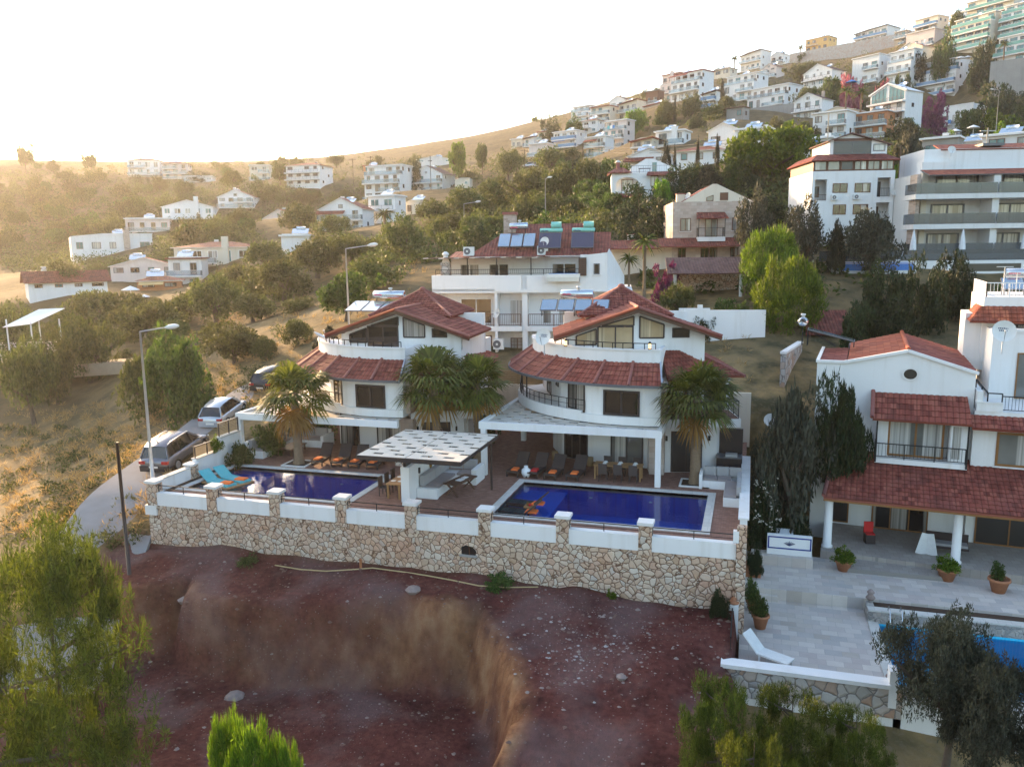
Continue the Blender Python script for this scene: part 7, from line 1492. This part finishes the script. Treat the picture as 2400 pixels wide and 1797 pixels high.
m=MB(); P=frame(8.0,40.2,-7,-2.6); m.bar(P(0,0,0),P(.25,.1,1.0),.03,.5,M['plast']); m.bar(P(.5,0,0),P(.3,.1,1.0),.03,.5,M['plast']); single(m,'folded_ladder','white folded stand leaning open in the porch','stand')
m=MB(); m.add([(1.2,39.2,-2.2),(2.2,39.0,-2.25),(2.3,39.6,-1.7),(1.3,39.8,-1.75)],[(0,1,2,3)],M['canvas']); m.bar((1.2,39.2,-3),(1.2,39.2,-2.2),.05,.05,M['galv']); m.bar((2.2,39.0,-3),(2.2,39.0,-2.2),.05,.05,M['galv']); single(m,'garden_swing','pale cloth garden swing half hidden in the undergrowth','swing')
dish((1.2,46.5,1.0),'small grey dish on a mast behind the white side wall',.75,-.1,25,1.2,False)
# ---------------------------------------------------------------- lamp posts, poles, parasols, wires
def lamp(px,top,D,label,arm=1.6,az=0.0,head=True,base=None):
    q=atd(px,top,D); z=H1(q[0],q[1]) if base is None else base; r=root('street_lamp',label,'street lamp',(q[0],q[1],z),'grey street lamps'); m=MB(); m.tube([(q[0],q[1],z-.2),(q[0],q[1],z+1),(q[0],q[1],q[2])],[.11,.09,.05],M['galv'],8); m.build('pole',r); m=MB(); e=(q[0]+arm*math.cos(az),q[1]+arm*math.sin(az),q[2]+.22); m.tube([(q[0],q[1],q[2]),e],.04,M['galv'],6); m.build('arm',r)
    m=MB(); d=Vector((math.cos(az),math.sin(az),.12)); c=Vector(e); m.tube([c-d*.15,c+d*.1,c+d*.4,c+d*.62],[.04,.13,.14,.05],M['plast'],8); m.build('lamp_head',r)
lamp(328,777,42.5,'tall grey street lamp with an angled arm beside the parked cars',1.5,.25,base=-.1); lamp(810,583,57,'curved arm street lamp rising behind the left villa',1.7,.25); lamp(1087,478,104,'thin lamp post on the slope behind the guest house',1.6,.2); lamp(1278,420,118,'slim mast on the slope above the guest house roof',.4,.1); lamp(779,530,140,'short street lamp before the dark red roofed villa',.8,.3); lamp(2342,212,165,'street lamp on the right hillside above the bright shrubs',1.2,3.4)
def pole(px,top,D,label,cross=False,mat='bark',r0=.13,base=None,zb=None):
    q=atd(px,top,D); z=H1(q[0],q[1]) if zb is None else zb; r=root('utility_pole',label,'utility pole',(q[0],q[1],z),'wooden and metal utility poles'); m=MB(); m.tube([(q[0],q[1],z-.4),(q[0],q[1],q[2])],[r0,r0*.75],M[mat],8); m.build('pole',r)
    if cross: m=MB(); m.bar((q[0]-1,q[1]-.3,q[2]-.4),(q[0]+1,q[1]+.3,q[2]-.4),.12,.12,M[mat]); m.build('crossarm',r)
    return Vector(q)
pole(274,1036,36.5,'dark leaning pole at the left end of the stone retaining wall',False,'fr_dark',.09,zb=-2.5)
a=pole(1760,312,112,'pale electricity pole before the large sunlit tree',True,'slatw'); b=pole(1366,335,160,'wooden electricity pole among the bushes of the middle slope',True); pole(1229,350,215,'pole on the slope left of the pink walled house',True); pole(1943,265,100,'thin white pole above the glazed roof pavilion',False,'slatw',.09); pole(2112,342,90,'wooden pole beside the pale topped olive',False); pole(2316,300,110,'electricity pole behind the grey yard building',True,'slatw'); pole(868,366,240,'pole on the middle skyline left',True); pole(826,372,250,'thin pole on the middle skyline beside the half finished house',True); pole(1008,364,225,'pole before the grey hall on the skyline',False)
for k,dz_ in enumerate((0,-.45,-.9)):
    m=MB(); pts=[a.lerp(b,t)+Vector((0,0,dz_-.4-3.0*4*t*(1-t)*.35)) for t in np.linspace(0,1,14)]; m.tube(pts,.03,M['fr_dark'],4); single(m,'power_line',['upper power line between the two electricity poles','middle power line between the two electricity poles','lower power line between the two electricity poles'][k],'cable','power lines')
q=atd(417,327,352); z=q[2]-14; r=root('lattice_mast','thin lattice radio mast on the left skyline behind the hotel','mast',(q[0],q[1],z)); m=MB()
for sx,sy in ((-1,-1),(1,-1),(0,1)): m.bar((q[0]+sx,q[1]+sy,z),(q[0]+sx*.3,q[1]+sy*.3,q[2]),.18,.18,M['galv'])
for k in range(12): t=k/12; s_=1-.7*t; m.bar((q[0]-s_,q[1]-s_,z+14*t),(q[0]+(1-.7*(t+.08)),q[1]-(1-.7*(t+.08)),z+14*(t+.08)),.12,.12,M['galv'])
m.build('lattice',r)
def parasol(px,top,D,w,label,col='canvas'):
    q=atd(px,top,D); W=w/FPX*D/2; z=q[2]-2.6; r=root('parasol',label,'parasol',(q[0],q[1],z),'open parasols'); m=MB(); m.tube([(q[0],q[1],z-.6),(q[0],q[1],q[2])],.05,M['plast'],6); m.build('pole',r); m=MB(); m.lathe((q[0],q[1],q[2]-W*.5),[(W,0),(W*1.0,W*.06),(W*.5,W*.3),(.05,W*.5),(0,W*.52)],M[col],8,False); m.build('canopy',r)
for a_ in [(305,670,128,40,'large open white parasol beside the amber lit conservatory'),(338,690,127,24,'smaller pale parasol beyond the large open one'),(2282,293,160,28,'open white parasol right before the plain white cube house'),(2240,302,158,27,'open white parasol left before the plain white cube house'),(2250,133,255,18,'left white parasol under the dark trees'),(2268,131,255,20,'right white parasol under the dark trees'),(2253,196,262,22,'white parasol on the blue balcony hotel terrace'),(1996,187,250,26,'blue parasol under the pink oleander','awn'),(388,588,180,14,'small parasol by the long low white house')]: parasol(*a_)
# hose, rubble and stubs on the raw plot
pth=[]
for x,y in ((90,255),(210,275),(330,283),(450,276),(550,268),(680,285),(800,303),(920,325),(1050,352),(1180,360),(1330,358)):
    g=gpt(600+x/2.011,1200+y/2.011,20,60); pth.append((g[0],g[1],g[2]+.06))
m=MB(); m.tube(pth,.028,plain('yellow_hose',(.50,.38,.2),.6),6); single(m,'hose','pale yellow hose lying on the dirt along the stone wall','hose')
q=aty(845,1312,31.4); m=MB(); m.tube([(q[0],q[1],q[2]-.9),(q[0],q[1],q[2]+.05)],.06,M['orange_r'],7); single(m,'pipe_stub','rusty pipe stub standing at the foot of the stone wall','pipe')
def rocks(name,n,fn,smin,smax,seed,mats):
    rng=np.random.default_rng(seed); m=MB()
    for k in range(n):
        x,y=fn(rng); z=H1(x,y); s=smin*(smax/smin)**(rng.random()**2.2); b=[(Vector(rng.normal(size=3)).normalized()) for _ in range(9)]
        vs=[(x+p.x*s,y+p.y*s*.9,z+p.z*s*.6+s*.15) for p in b]; o=len(m.v)
        import itertools
        # small convex stone: two fans over a jittered ring
        ring=[(x+s*math.cos(t)*rng.uniform(.7,1.1),y+s*math.sin(t)*rng.uniform(.6,1.0),z+s*rng.uniform(-.05,.2)) for t in np.linspace(0,6.283,7)[:-1]]; tp=(x+rng.normal()*s*.2,y+rng.normal()*s*.2,z+s*rng.uniform(.4,.75)); bt=(x,y,z-s*.4)
        m.add(ring+[tp,bt],[(i,(i+1)%6,6) for i in range(6)]+[((i+1)%6,i,7) for i in range(6)],M[mats[int(rng.integers(len(mats)))]])
    o=m.build(name); tag(o,kind='stuff')
M['rockd']=plain('brown_rock',(.17,.10,.08),.95,0,.35,5,.5); M['rockw']=plain('white_rubble',(.36,.33,.32),.95,0,.3,5,.3)
rocks('rubble_stones',1300,lambda g:(g.uniform(-27.5,-.4),31.5-abs(g.normal())*4.5),.02,.13,21,['rock','rockd','rockd','rockd'])
rocks('rubble_stones',520,lambda g:(-5.6+g.normal()*1.6,28.2+g.normal()*1.4),.02,.10,22,['rockw','rock','rock','rockd'])
rocks('rubble_stones',420,lambda g:(g.uniform(-26,-8),g.uniform(16,28)),.02,.12,23,['rock','rockd','rockd'])
for k,(x,y,s) in enumerate(((-20.2,26.4,.42),(-13.5,29.9,.35),(-4.0,26.5,.22),(-24.2,28.6,.3))):
    bm=MB(); z=H1(x,y); bm.lathe((x,y,z-.1),[(s*.7,0),(s,.15),(s*.85,s*.6),(s*.4,s*.85),(0,s*.9)],M['rock'],7,False); single(bm,'boulder',['flat pale boulder on the pit floor','pale rock on the rim of the pit','white rubble block on the right of the plot','pale rock at the upper left pit edge'][k],'boulder')
# ---------------------------------------------------------------- cars
def car(loc,az,paint,label,L=4.5,Wd=1.85,Hh=1.65,suv=True,pitch=0.0,plate=True):
    r=root('parked_car',label,'car',loc,'parked cars',az); r.rotation_euler=(pitch,0,az); I=M[paint]
    # stations along y (rear=-L/2): half width at sill/belt/roof and heights; local y forward
    zb=.30 if suv else .24; belt=.98*Hh/1.65 if suv else .86*Hh/1.48; rear=[(-.5,.62,.0),(-.485,.9,.4)]
    st=[]  # (y, bottom z, belt z, halfwidth)
    ys=[-.5,-.47,-.40,-.28,-.1,.1,.25,.36,.45,.49,.5]
    top=[belt*.72,belt*.98,belt*1.0,belt*1.0,belt*.99,belt*.97,belt*.95,belt*.90,belt*.82,belt*.72,belt*.55]
    hw=[.86,.94,.98,1.0,1.0,1.0,1.0,.98,.94,.86,.78]
    m=MB(); rings=[]
    for y,t,h in zip(ys,top,hw):
        w_=Wd/2*h; rings.append([(-w_*.96,y*L,zb),(-w_,y*L,zb+(t-zb)*.35),(-w_*.985,y*L,zb+(t-zb)*.8),(-w_*.90,y*L,t),(0,y*L,t+.03),(w_*.90,y*L,t),(w_*.985,y*L,zb+(t-zb)*.8),(w_,y*L,zb+(t-zb)*.35),(w_*.96,y*L,zb)])
    n=9; vs=[p for rg in rings for p in rg]; fs=[(i*n+k,i*n+k+1,(i+1)*n+k+1,(i+1)*n+k) for i in range(len(rings)-1) for k in range(n-1)]+[tuple(range(n-1,-1,-1)),tuple((len(rings)-1)*n+k for k in range(n))]+[(i*n,(i+1)*n,(i+1)*n+n-1,i*n+n-1) for i in range(len(rings)-1)]
    m.add(vs,fs,I,True); bo=m.build('body',r,True)
    # cabin: glasshouse and roof
    cy=[(-.46,belt*.985,.80),(-.40,Hh*.93,.70),(-.30,Hh*.985,.715),(-.08,Hh,.72),(.08,Hh*.97,.71),(.27,belt*.97,.80)] if suv else [(-.47,belt*.985,.80),(-.38,Hh*.92,.68),(-.28,Hh*.985,.70),(-.08,Hh,.70),(.08,Hh*.96,.69),(.28,belt*.96,.80)]
    g=MB(); rg=[]
    for y,z,h in cy: rg.append([(-Wd/2*.90,y*L,belt*.96),(-Wd/2*h,y*L,z),(Wd/2*h,y*L,z),(Wd/2*.90,y*L,belt*.96)])
    for i in range(5):
        A,B=rg[i],rg[i+1]; mt=M['glass']
        g.add([A[0],B[0],B[1],A[1]],[(0,1,2,3)],mt); g.add([A[3],B[3],B[2],A[2]],[(3,2,1,0)],mt)
        if i in (0,4): g.add([A[1],B[1],B[2],A[2]],[(3,2,1,0)],mt)
    g.build('windows',r,True)
    t=MB(); vs=[];
    for i in range(1,5): 
        A=rg[i]; e=.012; vs+=[(A[1][0]-.015,A[1][1],A[1][2]-.05),(A[1][0]*.97,A[1][1],A[1][2]+e),(0,A[1][1],A[1][2]+e+.03),(A[2][0]*.97,A[2][1],A[2][2]+e),(A[2][0]+.015,A[2][1],A[2][2]-.05)]
    t.add(vs,[(i*5+k,i*5+k+1,(i+1)*5+k+1,(i+1)*5+k) for i in range(3) for k in range(4)],I,True); 
    t.build('roof',r,True)
    p=MB()
    for i in (0,2,4):
        A,B=rg[i],rg[i+1]
        for k0,k1 in ((0,1),(3,2)):
            if i==2: p.bar(((A[k0][0]+B[k0][0])/2*1.005,(A[k0][1]+B[k0][1])/2,belt*.96),((A[k1][0]+B[k1][0])/2*1.005,(A[k1][1]+B[k1][1])/2,Hh*.97),.09,.03,M['car_k'],up=(1,0,0))
            else:
                q0,q1=(A[k0],B[k1]) if i==0 else (B[k0],A[k1]); p.bar((q0[0]*1.005,q0[1],q0[2]),(q1[0]*1.01,q1[1],q1[2]-.02),.12,.05,I,up=(1,0,0))
    p.build('pillars',r,True)
    if suv:
        q=MB()
        for sx in (-1,1): q.tube([(sx*Wd*.34,-.36*L,Hh*.985),(sx*Wd*.35,-.3*L,Hh*1.03),(sx*Wd*.35,.05*L,Hh*1.02),(sx*Wd*.345,.09*L,Hh*.98)],.025,M['metal'],6)
        q.build('roof_rails',r,True)
    b=MB(); b.box(-Wd*.46,Wd*.46,-L*.5-.03,-L*.47,zb-.05,zb+.3,M['car_k'] if suv else I); b.build('rear_bumper',r,True)
    for sx in (-1,1):
        l=MB(); l.box(sx*Wd*.27,sx*Wd*.465,-L*.5-.012,-L*.455,belt*.70,belt*.86,M['tail']); l.build('tail_light',r,True)
        l=MB(); l.box(sx*Wd*.26,sx*Wd*.42,L*.44,L*.495,belt*.55,belt*.72,M['plast']); l.build('headlight',r,True)
        l=MB(); l.box(sx*Wd*.49,sx*Wd*.59,.20*L,.235*L,belt*.98,belt*1.1,I); l.build('wing_mirror',r,True)
    if plate: l=MB(); l.box(-.27,.27,-L*.5-.045,-L*.5-.02,belt*.48 if suv else zb+.12,belt*.48+.11 if suv else zb+.23,M['plast']); l.build('number_plate',r,True)
    wr=.35 if suv else .31
    for sx in (-1,1):
        for y in (-.31,.31):
            t=MB(); c=Vector((sx*(Wd*.5-.02),y*L,wr)); a=Vector((sx,0,0))
            t.tube([c-a*.2,c-a*.18,c,c+a*.02],[wr*.9,wr,wr,wr*.93],M['black'],20); w_=t.build('wheel',r,True); s=MB(); s.tube([c+a*.015,c+a*.035],[wr*.66,wr*.6],M['metal'],16)
            for k in range(5):
                an=k*1.2566; s.bar(c+a*.04,c+a*.04+Vector((0,math.cos(an)*wr*.6,math.sin(an)*wr*.6)),.06,.02,M['metal'],up=(1,0,0))
            s.build('rim',w_,True)
            ar=MB(); ar.tube([c-a*.22,c+a*.0],[wr*1.16,wr*1.16],M['car_k'],18); ar.build('wheel_arch',r,True)
    if not suv: return r
    wp=MB(); wp.bar((0,-.33*L,Hh*.99),(0,-.36*L,Hh*1.12),.03,.06,M['car_k']); wp.build('antenna',r,True)
    return r
car((-32.35,38.7,-.2),math.radians(7),'car_g','grey estate car parked behind the slatted fence beside the tall lamp',4.65,1.9,1.68,True,math.radians(8.5))
car((-33.75,45.2,.86),math.radians(10),'car_s','silver hatchback parked uphill of the grey estate car',4.0,1.72,1.46,False,math.radians(9))
car((-34.6,52.6,1.95),math.radians(4),'car_k','dark car half hidden behind the sunlit palm higher up the road',4.3,1.78,1.48,False,math.radians(8))
g=gpt(1243,392,100,260); car((g[0],g[1],g[2]-.1),1.2,'car_s','pale blue car far up on the middle slope',4.4,1.8,1.5,False,0,False)
q=atd(2128,462,92); car((q[0],q[1],q[2]-1.2),.6,'car_k','black car left of the smoked glass flats',4.4,1.8,1.6,True,0,False); q=atd(2122,472,88); car((q[0],q[1],q[2]-1.4),1.0,'car_w','white car below the black one left of the smoked glass flats',4.4,1.8,1.5,False,0,False)
# ---------------------------------------------------------------- thin sunlit haze over the whole place
def haze():
    m=MB(); m.box(-640,640,-150,800,-60,127,M['white']); m.mats=[]; o=m.build('haze'); o.data.materials.clear()
    mt=bpy.data.materials.new('haze_air'); mt.use_nodes=True; t=mt.node_tree; t.nodes.clear(); u=t.nodes.new('ShaderNodeOutputMaterial'); v=t.nodes.new('ShaderNodeVolumePrincipled')
    v.inputs['Color'].default_value=(1,.96,.93,1); v.inputs['Density'].default_value=HAZE; v.inputs['Anisotropy'].default_value=.55; t.links.new(v.outputs[0],u.inputs['Volume']); o.data.materials.append(mt); tag(o,kind='stuff')
HAZE=.00017
haze()
